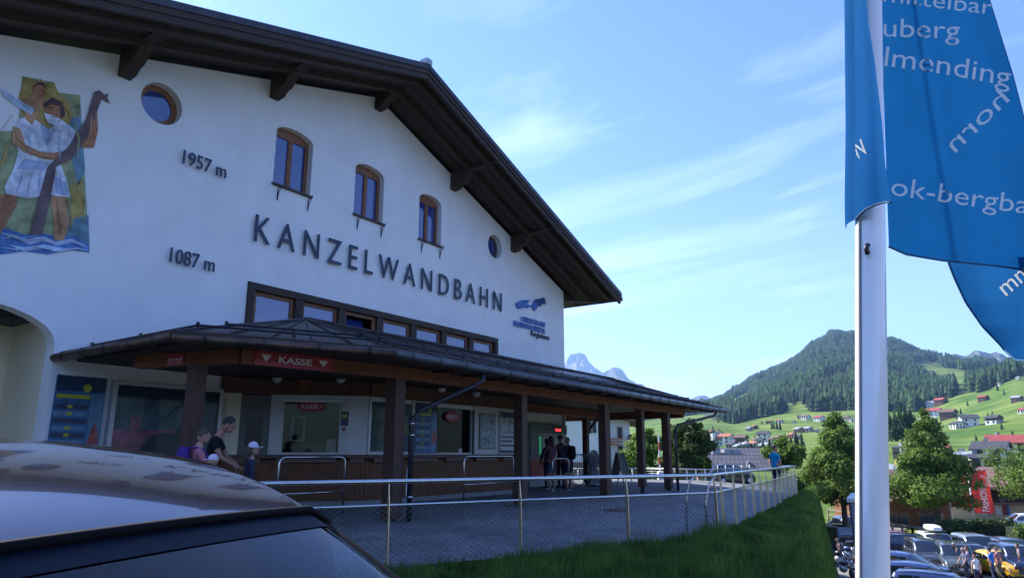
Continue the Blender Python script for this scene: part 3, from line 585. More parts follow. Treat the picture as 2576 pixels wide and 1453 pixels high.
wallbox('window_wall', 2, 0, seg(2)[2], 1.13, 2.47, .1, offw, off)
wallbox('window_wall', 0, 0, .45, 1.13, 2.47, .1, plasterw, off); wallbox('side_door', 0, .45, seg(0)[2], 1.05, 2.44, .06, mat('grey_side_panel', (.12, .12, .115), .5), off, -.03)
wallbox('side_window', 0, .6, .95, 1.3, 2.0, .01, mat('dark_pane', (.02, .024, .028), .08, 0, 0, spec=.6), off, -.015)
def fu(x): return on_o(x, 1100, 1.9)[0] - Q[3][0]            # survey column -> distance along the front
K2 = (fu(1098), fu(1186)); L3 = seg(3)[2]
oplate('window_wall', 3, rect(0, L3, 1.13, 2.47), [rect(fu(931), fu(1033), 1.2, 2.36), rect(K2[0], K2[1], 1.18, 2.36)], 0, .1, offw)
wallbox('pane', 3, K2[0] - .02, K2[1] + .02, 1.16, 2.38, .01, opane, off, -.05); wallbox('shutter_box', 3, K2[0] - .03, K2[1] + .03, 2.34, 2.44, .05, whitep, off, .05)
vit = wallbox('display_window', 3, fu(930), fu(1034), 1.19, 2.37, .01, mat('poster_green_grey', (.07, .10, .085), .12, 0, .45, 3, spec=.7), off, -.03)
wallbox('display_header', 3, fu(931), fu(1033), 2.22, 2.36, .004, pdark, off, -.02)
wallbox('display_side', 3, fu(1000), fu(1033), 1.2, 2.2, .004, pdark, off, -.02)
for a, b in ((924, 930), (1034, 1039)): wallbox('frame_post', 3, fu(a), fu(b), 1.14, 2.44, .04, alu, off, .03)
wallbox('frame_post', 3, K2[1] + .03, K2[1] + .10, 1.14, 2.44, .05, darkp, off, .03)
a_, d_, L_, n_ = seg(3)
def on_front(u, z, o=.0): p = a_ + d_ * u + n_ * o; return (p.x, p.y, z)
text_mb('WIR\nSIND\nBERG', .16, on_front(fu(1003), 1.62, -.012), depth=.003, width=fu(1030) - fu(1003), height=.42)[0].build('lettering', pyel, off)
# writing boards on the office front (frame along wall, so plain facade frame works)
price_board('price_board', 'blue price board with yellow disc between display window and second ticket window', FB, Q[3][0] + fu(1042), Q[3][0] + fu(1096), 1.16, 2.42, -1.915)
def notice(name, label, sx0, sx1, z0, z1, frm, body, strips=(), y=-1.93, cat='poster'):
    x0, x1 = Q[3][0] + fu(sx0), Q[3][0] + fu(sx1); t = thing(name, label, cat, (x0, y, z0), FB)
    m_ = MB(); m_.b2((x0, y - .015, z0), (x1, y + .02, z1)); m_.build('frame', frm, t)
    m_ = MB(); m_.b2((x0 + .04, y - .02, z0 + .04), (x1 - .04, y - .0155, z1 - .04)); m_.build('picture', body, t)
    for (za, zb, mt) in strips: m_ = MB(); m_.b2((x0 + .04, y - .024, za), (x1 - .04, y - .0201, zb)); m_.build('strip', mt, t)
    return t
pmap = mat('map_print', (.20, .26, .17), .35, 0, .6, 6, col2=(.42, .50, .55)); pmist = mat('hiking_print', (.13, .14, .17), .3, 0, .5, 3.5, col2=(.50, .55, .52))
notice('map_board', 'framed trail map on white panel right of the second ticket window', 1204, 1243, 1.28, 2.28, mat('thin_dark_frame', (.2, .2, .2), .4), pmap)
t = notice('tour_poster', 'tall poster with hikers and three dark text lines beside the pillar', 1254, 1297, 1.14, 2.40, alu, pmist, ((2.2, 2.36, pdark), (1.18, 1.25, pdark), (1.26, 1.74, mat('poster_pale', (.50, .53, .52), .4))))
for k, s_ in enumerate(('SCHATZTRUHE SUCHEN', 'HINWEISE FINDEN', 'ABENTEUER ERLEBEN')):
    text_mb(s_, .1, (Q[3][0] + fu(1257), -1.96, 1.60 - k * .12), depth=.003, width=(fu(1290) - fu(1257)) * (1, .8, .95)[k], height=.065, bold=.01)[0].build('lettering', pdark, t)
# oval signs on the glass
redp = mat('sign_red', (.36, .025, .035), .35, 0, .04)
def oval(i, u, z, rx, rz_, txt, label):
    a, d, L, n2 = seg(i); c = a + d * u + n2 * .0; t = thing('window_sign', label, 'sign', (c.x, c.y, z - rz_), FB)
    m_ = MB(); v = n2 * .01; m_.prism([(c.x + d.x * x, c.y + d.y * x, z + y) for x, y in arc(0, 0, rx, rz_, 0, 352, 44)], (v.x, v.y, 0)); m_.build('plate', redp, t)
    p = c + n2 * .014; text_mb(txt, .1, (p.x, p.y, z), ax=(d.x, d.y, 0), depth=.004, width=rx * 1.36, height=rz_ * .75, center=True, bold=.012)[0].build('lettering', whitep, t)
oval(1, L1 * .49 + .04, 2.20, .33, .12, 'KASSE 1', 'red oval sign reading KASSE 1 on the first ticket window')
oval(3, fu(1136), 2.12, .30, .14, 'KASSE 2', 'red oval sign reading KASSE 2 on the second ticket window')
# small notices on the pier of the first window
a1, d1, L1_, n1_ = seg(1); 
def onf(u, z, o=.01): p = a1 + d1 * u + n1_ * o; return (p.x, p.y, z)
def fbox(u0, u1, z0, z1, o0, o1, name, mt, par):
    p, q2 = a1 + d1 * u0 + n1_ * o0, a1 + d1 * u1 + n1_ * o0; v = n1_ * (o1 - o0); m_ = MB()
    m_.prism([(p.x, p.y, z0), (q2.x, q2.y, z0), (q2.x, q2.y, z1), (p.x, p.y, z1)], (v.x, v.y, 0)); return m_.build(name, mt, par)
c_ = onf(L1 - .1, 1.75); t = thing('small_notice', 'small navy notice with yellow speech mark on the pier beside ticket window one', 'notice', c_, FB)
fbox(L1 - .19, L1 - .02, 1.78, 2.10, .002, .01, 'plate', pdark, t); fbox(L1 - .16, L1 - .06, 1.96, 2.04, .0105, .014, 'mark', pyel, t)
c_ = onf(L1 - .1, 1.66); t = thing('round_sticker', 'small round red sticker under the navy notice', 'sticker', c_, FB)
pp = a1 + d1 * (L1 - .115) + n1_ * .004; m = MB(); m.prism([(pp.x + d1.x * x, pp.y + d1.y * x, 1.70 + z) for x, z in arc(0, 0, .042, .05, 0, 345, 23)], (n1_.x * .006, n1_.y * .006, 0)); m.build('disc', redp, t)
# inside: service frame, monitor, papers
for sx, lab, i, uu in (('a', 'small white framed service hatch inside ticket window one', 1, .62), ('b', 'small white framed service hatch inside ticket window two', 3, K2[0] + (K2[1] - K2[0]) * .72)):
    a, d, L, n2 = seg(i); p = a + d * uu - n2 * .10; t = thing('service_hatch', lab, 'hatch', (p.x, p.y, 1.3), FB); w2 = .15 if i == 1 else .17; z0, z1 = (1.42, 1.98) if i == 1 else (1.38, 1.86)
    for (u0, u1, za, zb) in ((-w2, w2, z1 - .04, z1), (-w2, w2, z0, z0 + .04), (-w2, -w2 + .04, z0 + .04, z1 - .04), (w2 - .04, w2, z0 + .04, z1 - .04)):
        p0, p1 = a + d * (uu + u0) - n2 * .09, a + d * (uu + u1) - n2 * .09; m = MB(); m.prism([(p0.x, p0.y, za), (p1.x, p1.y, za), (p1.x, p1.y, zb), (p0.x, p0.y, zb)], (-n2.x * .03, -n2.y * .03, 0)); m.build('bar', whitep, t)
def desk(i, u, dep, w_, h, z0, mt, name, label, cat):
    a, d, L, n2 = seg(i); p = a + d * u - n2 * dep; m_ = MB(); m_.box((p.x, p.y, z0 + h / 2), (w_, .2, h), rz=math.atan2(d.y, d.x))
    m_.box((p.x, p.y, z0 + h + .006), (w_ * .8, .16, .012), rz=math.atan2(d.y, d.x)); return m_.build(name, mt, None, FB, label=label, cat=cat)
desk(1, .98, .5, .52, .26, 1.13, mat('beige_box', (.28, .27, .22), .6), 'desk_box', 'beige desk cabinet behind ticket window one', 'cabinet')
desk(1, L1 - .38, .14, .2, .34, 1.13, mat('beige_box', (.28, .27, .22), .6), 'card_holder', 'pale leaflet holder standing at right of ticket window one', 'holder')
desk(3, K2[1] - .42, .15, .12, .16, 1.13, whitep, 'card_stand', 'small white card stand inside ticket window two', 'stand')
desk(3, K2[1] - .68, .2, .16, .18, 1.13, darkp, 'card_terminal', 'dark card terminal inside ticket window two', 'terminal')
# globe lamps on the fascia
glb = mat('opal_glass', (.62, .61, .56), .25, 0, .02, spec=.5)
def globe(x, y, i, label):
    a, d, L, n2 = seg(i); r = ray(x, y); o = Vector((0, 0, EYE)); dr_ = Vector(r); mi = FB.m.inverted(); o2 = mi @ o; d2 = (mi.to_3x3() @ dr_)
    nn = Vector((n2.x, n2.y, 0)); P = Vector((a.x, a.y, 0)) + nn * .25; k = (P - o2).dot(nn) / d2.dot(nn); c = o2 + d2 * k
    t = thing('globe_lamp', label, 'lamp', tuple(c - Vector((0, 0, .12))), FB, 'opal globe lamps on the porch fascia')
    m_ = MB(); m_.ell(c, (.115, .115, .12), 18, 12); m_.build('globe', glb, t)
    m_ = MB(); m_.tube([c - nn * .14, c - nn * .08], .06, 12); m_.build('mount', alu, t)
globe(697, 950, 1, 'opal globe lamp leftmost, under the word KASSE'); globe(858, 950, 1, 'opal globe lamp over the right edge of ticket window one')
globe(1111, 975, 3, 'opal globe lamp above the red KASSE 2 oval'); globe(1198, 988, 3, 'opal globe lamp above the framed trail map')
def speaker(x, y, i, label):
    a, d, L, n2 = seg(i); r = ray(x, y); mi = FB.m.inverted(); o2 = mi @ Vector((0, 0, EYE)); d2 = (mi.to_3x3() @ Vector(r)); nn = Vector((n2.x, n2.y, 0)); P = Vector((a.x, a.y, 0)) + nn * .22
    k = (P - o2).dot(nn) / d2.dot(nn); c = o2 + d2 * k; m_ = MB(); m_.ell(c, (.10, .10, .09), 12, 8); m_.tube([c, c - nn * .12], .03, 6); m_.build('loudspeaker', darkp, None, FB, label=label, cat='loudspeaker')
speaker(909, 951, 1, 'small black loudspeaker between the globe lamps above the office corner')
speaker(1322, 990, 3, 'small black loudspeaker behind the second porch pillar')
# signs on the porch beams
def beam_sign(name, label, pa, pb, x0, x1, z0, z1, txt=None, tri=False):
    a, b = Vector(pa), Vector(pb); d = (b - a).normalized(); n2 = Vector((d.y, -d.x)); mi = FB.m.inverted(); o2 = mi @ Vector((0, 0, EYE)); nn = Vector((n2.x, n2.y, 0)); P = Vector((a.x, a.y, 0)) + nn * .10
    us = []
    for x in (x0, x1):
        d2 = mi.to_3x3() @ Vector(ray(x, 905)); k = (P - o2).dot(nn) / d2.dot(nn); c = o2 + d2 * k; us.append((Vector((c.x, c.y)) - a).dot(d))
    u0, u1 = us; base = a + n2 * .085; p = base + d * u0; q2 = base + d * u1; t = thing(name, label, 'sign', (p.x, p.y, z0), FB); m_ = MB()
    m_.prism([(p.x, p.y, z0), (q2.x, q2.y, z0), (q2.x, q2.y, z1), (p.x, p.y, z1)], (n2.x * .02, n2.y * .02, 0)); m_.build('plate', redp, t)
    fr = base + n2 * .024; W = u1 - u0; H = z1 - z0
    def pt(fx, fz): c = fr + d * (u0 + W * fx); return (c.x, c.y, z0 + H * fz)
    if tri:
        for cx in (.135, .865):
            m_ = MB(); m_.prism([pt(cx - .06, .72), pt(cx + .06, .72), pt(cx, .28)], (n2.x * .004, n2.y * .004, 0)); m_.build('arrow', whitep, t)
            m_ = MB(); m_.prism([pt(cx - .064, .765), pt(cx + .064, .765), pt(cx + .064, .785), pt(cx - .064, .785)], (n2.x * .004, n2.y * .004, 0)); m_.build('arrow_bar', whitep, t)
        text_mb(txt, .1, pt(.5, .5), ax=(d.x, d.y, 0), depth=.006, width=W * .42, height=H * .46, center=True, bold=.014)[0].build('lettering', whitep, t)
    else:
        text_mb(txt, .1, pt(.5, .5), ax=(d.x, d.y, 0), depth=.006, width=W * .8, height=H * .36, center=True)[0].build('lettering', whitep, t)
beam_sign('ticket_sign', 'long red sign reading KASSE between two white down arrows', P1, P2, 640, 838, 2.575, 2.815, 'KASSE', True)
beam_sign('shop_sign', 'small square red sign with white script on the left porch beam', P0, P1, 422, 462, 2.60, 2.77, 'quell')
# ---------------------------------------------------------------- ticket machine wall
mc = thing('ticket_machine', 'dark teal ticket machine wall with red running display and list boards', 'ticket machine', (21, -.35, 0), FB)
def mu_(x): return on_o(x, 1100, .35)[0]
ma, mb_ = mu_(1334), mu_(1426); teal = mat('machine_teal', (.03, .065, .075), .4, 0, .1); H0 = 2.22
m = MB(); m.b2((ma, -.33, 0.02), (mb_, -.02, H0)); m.build('body', mat('machine_grey', (.34, .34, .33), .5), mc)
m = MB(); m.b2((ma, -.36, 1.88), (mb_, -.331, H0)); m.build('header', teal, mc)
la, lb = mu_(1372), mu_(1411); m = MB(); m.b2((la, -.385, 1.96), (lb, -.361, 2.08)); dsp = m.build('display', darkp, mc)
text_mb('Die K', .1, (la + (lb - la) * .62, -.389, 1.975), width=(lb - la) * .34, height=.09, depth=.004, bold=.004)[0].build('led_text', mat('led_red', (1, .03, .04), .5, 0, 0, emis=2.2), dsp)
m = MB(); m.b2((ma, -.36, 1.0), (mu_(1356), -.331, 1.88)); m.build('screen_panel', teal, mc)
for k in range(8): m = MB(); m.b2((mu_(1358), -.37, 1.15 + k * .08), (mu_(1360), -.331, 1.19 + k * .08)); m.build('indicator', mat('led_green', (.02, .55, .2), .5, 0, 0, emis=.25), mc)
for xa, xb in ((1364, 1386), (1391, 1424)):
    m = MB(); m.b2((mu_(xa), -.36, 1.02), (mu_(xb), -.331, 1.80)); pl = m.build('list_board', mat('pale_board', (.42, .42, .40), .5), mc)
    m = MB(); m.b2((mu_(xa) + .03, -.368, 1.74), (mu_(xb) - .03, -.361, 1.785)); m.build('board_title', mat('grey_print', (.2, .2, .2), .5), pl)
    for k in range(6): m = MB(); m.b2((mu_(xa) + .06, -.366, 1.66 - k * .09), (mu_(xb) - .15, -.361, 1.675 - k * .09)); m.build('text_line', MATS['grey_print'], pl)
m = MB(); m.b2((ma, -.36, .35), (mu_(1400), -.331, .98)); pl = m.build('red_panel', redp, mc)
text_mb('NUR HIER\nTAGESKARTE', .1, (ma + .35, -.366, .55), width=.9, height=.26, depth=.004)[0].build('lettering', mat('faded_pink', (.5, .2, .2), .5), pl)
# wall mounted trims by the corner
m = MB(); m.tube([(mb_ + .3, -.05, 0), (mb_ + .3, -.05, 2.7)], .03, 6); m.build('conduit_pipe', alu, None, FB, label='thin grey conduit pipe on the wall by the building corner', cat='pipe')
# ---------------------------------------------------------------- queue barriers
def hoop(label, p, q2, h=1.03, mid=.12, base=0):
    t = thing('queue_barrier', label, 'barrier', (p[0], p[1], base), FB, 'steel queue hoops in front of the office')
    P, Q_ = Vector((p[0], p[1], base)), Vector((q2[0], q2[1], base)); d = (Q_ - P).normalized(); r = .022; c = .12
    pts = [P, P + Vector((0, 0, h - c))] + [P + d * (c - c * math.cos(a)) + Vector((0, 0, h - c + c * math.sin(a))) for a in (R(30), R(60), R(90))] + [Q_ - d * (c - c * math.cos(a)) + Vector((0, 0, h - c + c * math.sin(a))) for a in (R(90), R(60), R(30))] + [Q_ + Vector((0, 0, h - c)), Q_]
    m_ = MB(); m_.tube(pts, r, 8); m_.build('hoop', steel, t); m_ = MB(); m_.tube([P + Vector((0, 0, .48)), Q_ + Vector((0, 0, .48))], .016, 8); m_.build('cross_rail', steel, t)
    m_ = MB(); [m_.tube([x, x + Vector((0, 0, .012))], .06, 10) for x in (P, Q_)]; m_.build('foot_plate', steel, t)
hoop('steel queue hoop before ticket window one, ending left of the thick pillar', (on_o(700, 1200, 3.0)[0], -3.0), (on_o(866, 1200, 3.2)[0], -3.2), 1.14, base=-.05)
hoop('steel queue hoop before ticket window two and the trail map', (on_o(1167, 1200, 3.3)[0], -3.3), (on_o(1291, 1200, 3.3)[0], -3.3), 1.14, base=-.05)
def on_floor(x, y, z=0.): X, Y = on_z(x, y, z); v = FB.m.inverted() @ Vector((X, Y, z)); return (v.x, v.y)
pA, pB = on_floor(1391, 1234, .02), on_floor(1432, 1232, .02); hoop('low steel hoop between the people and the ticket machines', pA, pB, 1.0, base=.0)
# bar table with pleated cloth
tx, ty = on_floor(1494, 1221, .02)
t = thing('bar_table', 'tall bar table under a grey gathered cloth beside the porch posts', 'table', (tx, ty, 0), FB); cl = mat('grey_cloth', (.22, .24, .27), .85, 0, .06); n = 40; rows = []
for r, z, pl_ in ((.0, 1.12, 0), (.40, 1.12, 0), (.41, 1.08, 0), (.30, .92, .10), (.14, .72, .16), (.12, .66, .1), (.17, .45, .12), (.22, .12, .13)):
    rows.append([(tx + r * (1 + pl_ * math.cos(j * 2 * math.pi / n * 8)) * math.cos(2 * math.pi * j / n), ty + r * (1 + pl_ * math.cos(j * 2 * math.pi / n * 8)) * math.sin(2 * math.pi * j / n), z) for j in range(n)])
m = MB(); m.grid(rows, close=True); m.build('cloth', cl, t); m = MB(); m.tube([(tx, ty, .03), (tx, ty, 1.1)], .03, 8); m.lathe([(0, 0), (.28, 0), (.28, .02), (.05, .05), (.03, .06)], 16, (tx, ty, 0)); m.build('stand', iron, t)
# A-board
bx, by = on_floor(1562, 1224, .0); t = thing('chalk_board', 'black folding chalk board on pale wooden legs at the porch edge', 'sign board', (bx, by, 0), FB); wl = wood('pale_wood', (.30, .22, .14), .6)
for sg in (-1, 1):
    m = MB(); m.prism([(bx - .25, by + sg * .02, 1.18), (bx + .25, by + sg * .02, 1.18), (bx + .3, by + sg * .22, .34), (bx - .3, by + sg * .22, .34)], (0, sg * .012, 0)); m.build('board', mat('blackboard', (.018, .03, .028), .6), t)
    for e in (-1, 1): m = MB(); m.beam((bx + e * .26, by + sg * .03, 1.22), (bx + e * .36, by + sg * .32, 0), .035, .03); m.build('leg', wl, t)
# crowd barrier stand
gx, gy = on_floor(1459, 1222, .02); t = thing('crowd_barrier', 'dark tubular crowd barrier standing beside the bar table', 'barrier', (gx, gy, 0), FB)
m = MB(); m.tube([(gx - .5, gy, .1), (gx - .5, gy, 1.05), (gx - .42, gy, 1.12), (gx + .42, gy, 1.12), (gx + .5, gy, 1.05), (gx + .5, gy, .1)], .02, 8); m.build('frame', iron, t)
for k in range(5): m = MB(); m.tube([(gx - .34 + k * .17, gy, .2), (gx - .34 + k * .17, gy, 1.12)], .009, 6); m.build('bar', iron, t)
for e in (-1, 1): m = MB(); m.tube([(gx + e * .5, gy - .25, .02), (gx + e * .5, gy - .12, .12), (gx + e * .5, gy, .16), (gx + e * .5, gy + .12, .12), (gx + e * .5, gy + .25, .02)], .018, 6); m.build('foot', iron, t)
# ================================================================ ground
def slope_z(o): return 0.0 if o < 3.2 else -.07 * (o - 3.2)        # terrace falls away from the building
pav = mat('paving_asphalt', (.17, .175, .18), .9, 0, .22, 3, .35, 60, .2); streaks(pav, .6, (.5, .5, .5))
# terrace outline (s, o): follows the railing on the open side
r1a, r1b = Vector((-1.62, 9.6)), Vector((3.57, 12.9)); dr1 = (r1b - r1a).normalized(); r0 = r1a - dr1 * 6.5
dr2 = Vector((.451, .8925)); r2e = r1b + dr2 * 14.4
def inv(p): v = FB.m.inverted() @ Vector((p[0], p[1], 0)); return v.x, -v.y
def zt(p): s, o = inv(p); return slope_z(o)
q = MB(); NS, NO = 60, 24; rows = []
# grid in facade frame clipped by railing: for each s find max o along railing polyline
rail_pts = [Vector((r0.x - 9, r0.y - 5)), r0, r1b, r2e, r2e + Vector((2, 12)), r2e + Vector((4, 30))]
rs = [inv(p) for p in rail_pts]
def omax(s):
    for (s0, o0), (s1, o1) in zip(rs, rs[1:]):
        if s0 <= s <= s1: return o0 + (o1 - o0) * (s - s0) / (s1 - s0)
    return rs[0][1] if s < rs[0][0] else rs[-1][1]
sv = list(np.linspace(-8, 31.5, 80))
for s in sv:
    om = omax(s) + .12; lo = -.4 if s < 24.9 else -6.
    rows.append([(s, -(lo + (om - lo) * j / NO), slope_z(lo + (om - lo) * j / NO)) for j in range(NO + 1)])
q.grid(rows); ter = q.build('terrace_paving', pav, None, FB, kind='structure')
# paving setts close to the railing: individually laid stones reading through the mesh
sett = mat('paving_setts', (.20, .205, .215), .85, 0, .25, 2.5, .4, 50, .25); streaks(sett, .6, (.5, .5, .5)); q = MB(); cnt = 0
for i in range(170):
    for j in range(60):
        s = 8.2 + i * .105; o = 5.0 + j * .105 + (i % 2) * .05
        if o > omax(s) - .05 or s > 26: continue
        z = slope_z(o) + random.uniform(.002, .008); hw = .046
        q.add([(s - hw, -(o - hw), z), (s + hw, -(o - hw), z), (s + hw, -(o + hw), z), (s - hw, -(o + hw), z), (s - hw - .004, -(o - hw - .004), z - .014), (s + hw + .004, -(o - hw - .004), z - .014), (s + hw + .004, -(o + hw + .004), z - .014), (s - hw - .004, -(o + hw + .004), z - .014)], [(0, 1, 2, 3), (0, 4, 5, 1), (1, 5, 6, 2), (2, 6, 7, 3), (3, 7, 4, 0)])
q.build('paving_setts', sett, ter, kind='stuff')
mx_, my_ = on_floor(1537, 1287, -.25); m = MB(); m.lathe([(0, .012), (.36, .012), (.38, .0)], 24, (mx_, my_, slope_z(-my_))); m.lathe([(.40, .01), (.46, .01), (.47, -.02)], 24, (mx_, my_, slope_z(-my_)))
m.build('manhole_cover', mat('rusty_iron', (.09, .045, .045), .7, .3, .2), None, FB, label='round rusty manhole cover set into the terrace paving', cat='manhole cover')
# ---------------------------------------------------------------- grassy bank: a shoulder outside the railing, then a steep drop to the car park
PZ = -5.7
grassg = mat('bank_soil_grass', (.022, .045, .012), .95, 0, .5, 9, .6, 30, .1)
lawn = mat('meadow_green', (.10, .19, .028), .95, 0, .25, .035, .3, 3, .1, col2=(.20, .24, .055))
NEARG = -.47
def bank_z(X, Y):
    """height of the grass shoulder outside the railing"""
    p = Vector((X, Y))
    e = .415 * Y                                      # edge line where the bank breaks
    # signed distance outside the railing
    d1 = (p - r1a).dot(Vector((dr1.y, -dr1.x))); d2 = (p - r1b).dot(Vector((dr2.y, -dr2.x)))
    d = min(max(d1, 0) if Y < 13.5 + .2 * X else 99, 99) if d2 <= 0 else (max(d2, 0) if d1 > 0 and Y > 12 else d1)
    d = max(0, max(d1, d2) if d2 > 0 and d1 > 0 else max(d1, 0) if d1 > 0 else max(d2, 0))
    zr = slope_z(7.0) - .02
    u1 = min(1, max(0, (p - r1a).dot(dr1) / 6.15))
    z = zr - .10 * min(d, 3.0) - (.13 * (1 - u1) * min(1, d * 4) if d1 > 0 and Y < 13 else 0) + .03 * math.sin(X * 1.7 + Y) * min(1, d)
    if Y < 9.5: z = z + (NEARG - z) * min(1, (9.5 - Y) / 5)
    ex = X - e
    if ex > -.55: z -= .42 * min(ex + .55, .55) ** 2
    if ex > 0: z -= 6.0 * ex ** 1.05
    return max(z, PZ - .05), d
q = MB(); rows = []
for Y in np.concatenate([np.linspace(-6, 8, 15), np.linspace(8.4, 16, 34), np.linspace(16.5, 46, 60)]):
    row = []
    d2x = r1b.x + (Y - r1b.y) * dr2.x / dr2.y; d1x = r1a.x + (Y - r1a.y) * dr1.x / dr1.y
    xl = -14 if Y < 6.2 else (d1x if Y < r1b.y else d2x) - .14
    if Y < r1b.y and Y >= 6.2: xl = max(-14, d1x - .1)
    e = .415 * max(Y, .5) if Y > 0 else .3
    xs = list(np.linspace(xl, max(e, xl + .6), 26)) + [max(e, xl + .6) + v for v in (.04, .10, .18, .28, .4, .52, .66, .82, 1.4)]
    for X in xs: row.append((X, Y, bank_z(X, Y)[0] if Y > 5 else min(NEARG + .0, bank_z(X, max(Y, 5))[0])))
    rows.append(row)
# bank left of the far rail would fold under the railing line where the railing is straight
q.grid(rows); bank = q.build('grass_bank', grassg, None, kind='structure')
from mathutils.bvhtree import BVHTree
bvh = BVHTree.FromPolygons(q.v, q.f)
def bz(X, Y):
    h = bvh.ray_cast(Vector((X, Y, 20)), Vector((0, 0, -1))); return h[0].z if h[0] is not None else None
# grass blades
gm = mat('grass_blades', (.055, .15, .025), .7, 0, .5, 2.2, spec=.2, transl=.35, col2=(.15, .28, .045)); gd = mat('dry_grass', (.16, .15, .05), .8, 0, .2)
V = []; F = []; MI = []
def blade(X, Y, z, h, w_, lean, a):
    b = len(V); dx, dy = math.cos(a), math.sin(a); lx, ly = math.cos(a * 3.1) * lean, math.sin(a * 3.1) * lean
    V.extend([(X - dx * w_, Y - dy * w_, z - .02), (X + dx * w_, Y + dy * w_, z - .02), (X + dx * w_ * .7 + lx * .4, Y + dy * w_ * .7 + ly * .4, z + h * .6), (X - dx * w_ * .7 + lx * .4, Y - dy * w_ * .7 + ly * .4, z + h * .6), (X + lx, Y + ly, z + h)])
    F.extend([(b, b + 1, b + 2, b + 3), (b + 3, b + 2, b + 4)]); k = 1 if random.random() < .09 else 0; MI.extend([k, k])
cl_ = [(random.uniform(-6, 5), random.uniform(5, 13), random.uniform(.4, 1)) for _ in range(60)]
for _ in range(52000):
    t_ = random.uniform(-.35, 1.03); off_ = abs(random.gauss(0, 1)) * 1.0 + .05
    p = r1a + (r1b - r1a) * t_ + Vector((dr1.y, -dr1.x)) * off_
    if p.x > .415 * p.y + .1 or p.y < 6: continue
    z = bz(p.x, p.y)
    if z is None: continue
    cl = mnoise.noise(Vector((p.x * 1.3, p.y * 1.3, 0))) + .5
    h = random.uniform(.08, .24) * (.6 + 1.0 * cl) + (random.random() < .06) * random.uniform(.08, .24); h *= .5 + .5 * min(1, max(0, t_))
    blade(p.x, p.y, z, h, random.uniform(.003, .006), random.uniform(.02, .11), random.uniform(0, 6.28))
for _ in range(16000):
    p = Vector((random.uniform(.5, 5), random.uniform(6.2, 12.5)))
    if p.x > .415 * p.y + .1 or (p - r1a).dot(Vector((dr1.y, -dr1.x))) < .05: continue
    z = bz(p.x, p.y)
    if z is not None: blade(p.x, p.y, z, random.uniform(.08, .2) * (.45 + .55 * min(1, max(0, p.x / 3))), random.uniform(.004, .007), random.uniform(.02, .12), random.uniform(0, 6.28))
for _ in range(22000):
    Y = random.uniform(7, 34); X = .415 * Y + random.uniform(-.4, .55); z = bz(X, Y)
    if z is not None: blade(X, Y, z, random.uniform(.08, .2), random.uniform(.006, .011), random.uniform(.02, .08), random.uniform(0, 6.28))
for _ in range(56000):
    t_ = random.random() ** 1.4 * 22; off_ = random.uniform(0.02, 1) ** 1.1
    p = r1b + dr2 * t_; e = .415 * p.y + .1; lim = max(.3, (e - p.x)); p = p + Vector((off_ * lim, -off_ * lim * .3))
    z = bz(p.x, p.y)
    if z is None: continue
    cl = mnoise.noise(Vector((p.x * 1.1, p.y * 1.1, 3))) + .5
    blade(p.x, p.y, z, random.uniform(.05, .13) * (.5 + 1.0 * cl) * (1 + t_ * .01), random.uniform(.004, .008) * (1 + t_ * .05), random.uniform(.02, .09), random.uniform(0, 6.28))
me = bpy.data.meshes.new('long_grass'); me.from_pydata(V, [], F); me.materials.append(gm); me.materials.append(gd); me.polygons.foreach_set('material_index', MI); me.update()
go = bpy.data.objects.new('long_grass', me); COL.objects.link(go); tag(go, kind='stuff'); LOC[go.name] = (WF, (0, 0, 0))
# ---------------------------------------------------------------- railing
rl = thing('terrace_railing', 'curving stainless steel railing with wire mesh along the terrace edge', 'railing', (r1b.x, r1b.y, slope_z(7)))
def rail_z(p, d=0): return zt(p) if d == 0 else 0
RH = 1.05
BASE = {}
def rz_at(u, run):                                   # ground height under the railing
    if run == 1: p = r0 + (r1b - r0) * u; return p, -.268 + .02 * (1 - u) * 1.5
    p = r1b + (r2e - r1b) * u; return p, -.268 - .06 * u
top1 = [(*rz_at(u, 1)[0], rz_at(u, 1)[1] + RH) for u in np.linspace(0, .985, 10)]; top2 = [(*rz_at(u, 2)[0], rz_at(u, 2)[1] + RH) for u in np.linspace(.01, 1, 14)]
c_end = Vector(r2e); ce = rz_at(1, 2)[1]
curl = [(r2e.x + .35 * k, r2e.y + 1.0 * k + .25 * k * k, ce + RH - .03 * k) for k in (1, 2, 3)]
m = MB(); m.tube(top1 + [(r1b.x, r1b.y, rz_at(0, 2)[1] + RH)] + top2 + curl, .03, 12); m.build('top_rail', steel, rl)
m = MB(); m.tube([(x, y, z - .30) for x, y, z in top1 + top2 + curl], .017, 8); m.build('mid_rail', steel, rl)
def flat_post(p, z, d, wide):
    """flat bar post, wider in the middle"""
    n_ = Vector((d.y, -d.x)); m_ = MB(); t = .006
    hs = [(-.32, .055), (.0, .055), (.55, .05), (.80, .042), (.93, .02), (1.03, .012)]
    a = [(p.x + n_.x * wd, p.y + n_.y * wd, z + h) for h, wd in hs] + [(p.x - n_.x * wd * .2, p.y - n_.y * wd * .2, z + h) for h, wd in reversed(hs)]
    m_.prism([Vector(v) - Vector((d.x, d.y, 0)) * t for v in a], (d.x * 2 * t, d.y * 2 * t, 0)); m_.build('post', steelm, rl)
for k in range(0, 4):
    p = r1b - dr1 * (2.05 * (3 - k)) if k < 3 else Vector(r1b); flat_post(p, -.26, dr1, .1)
for k in (1, 2): p = r1a - dr1 * 2.05 * k; flat_post(p, -.25, dr1, .1)
for dd in [.55] + [1.85 + 1.19 * i for i in range(11)]:
    p = r1b + dr2 * dd; flat_post(p, -.268 - .06 * dd / 14.4, dr2, .1)
for k, (x, y, z) in enumerate(curl): flat_post(Vector((x, y)), z - RH, Vector((.3, 1)).normalized(), .1)
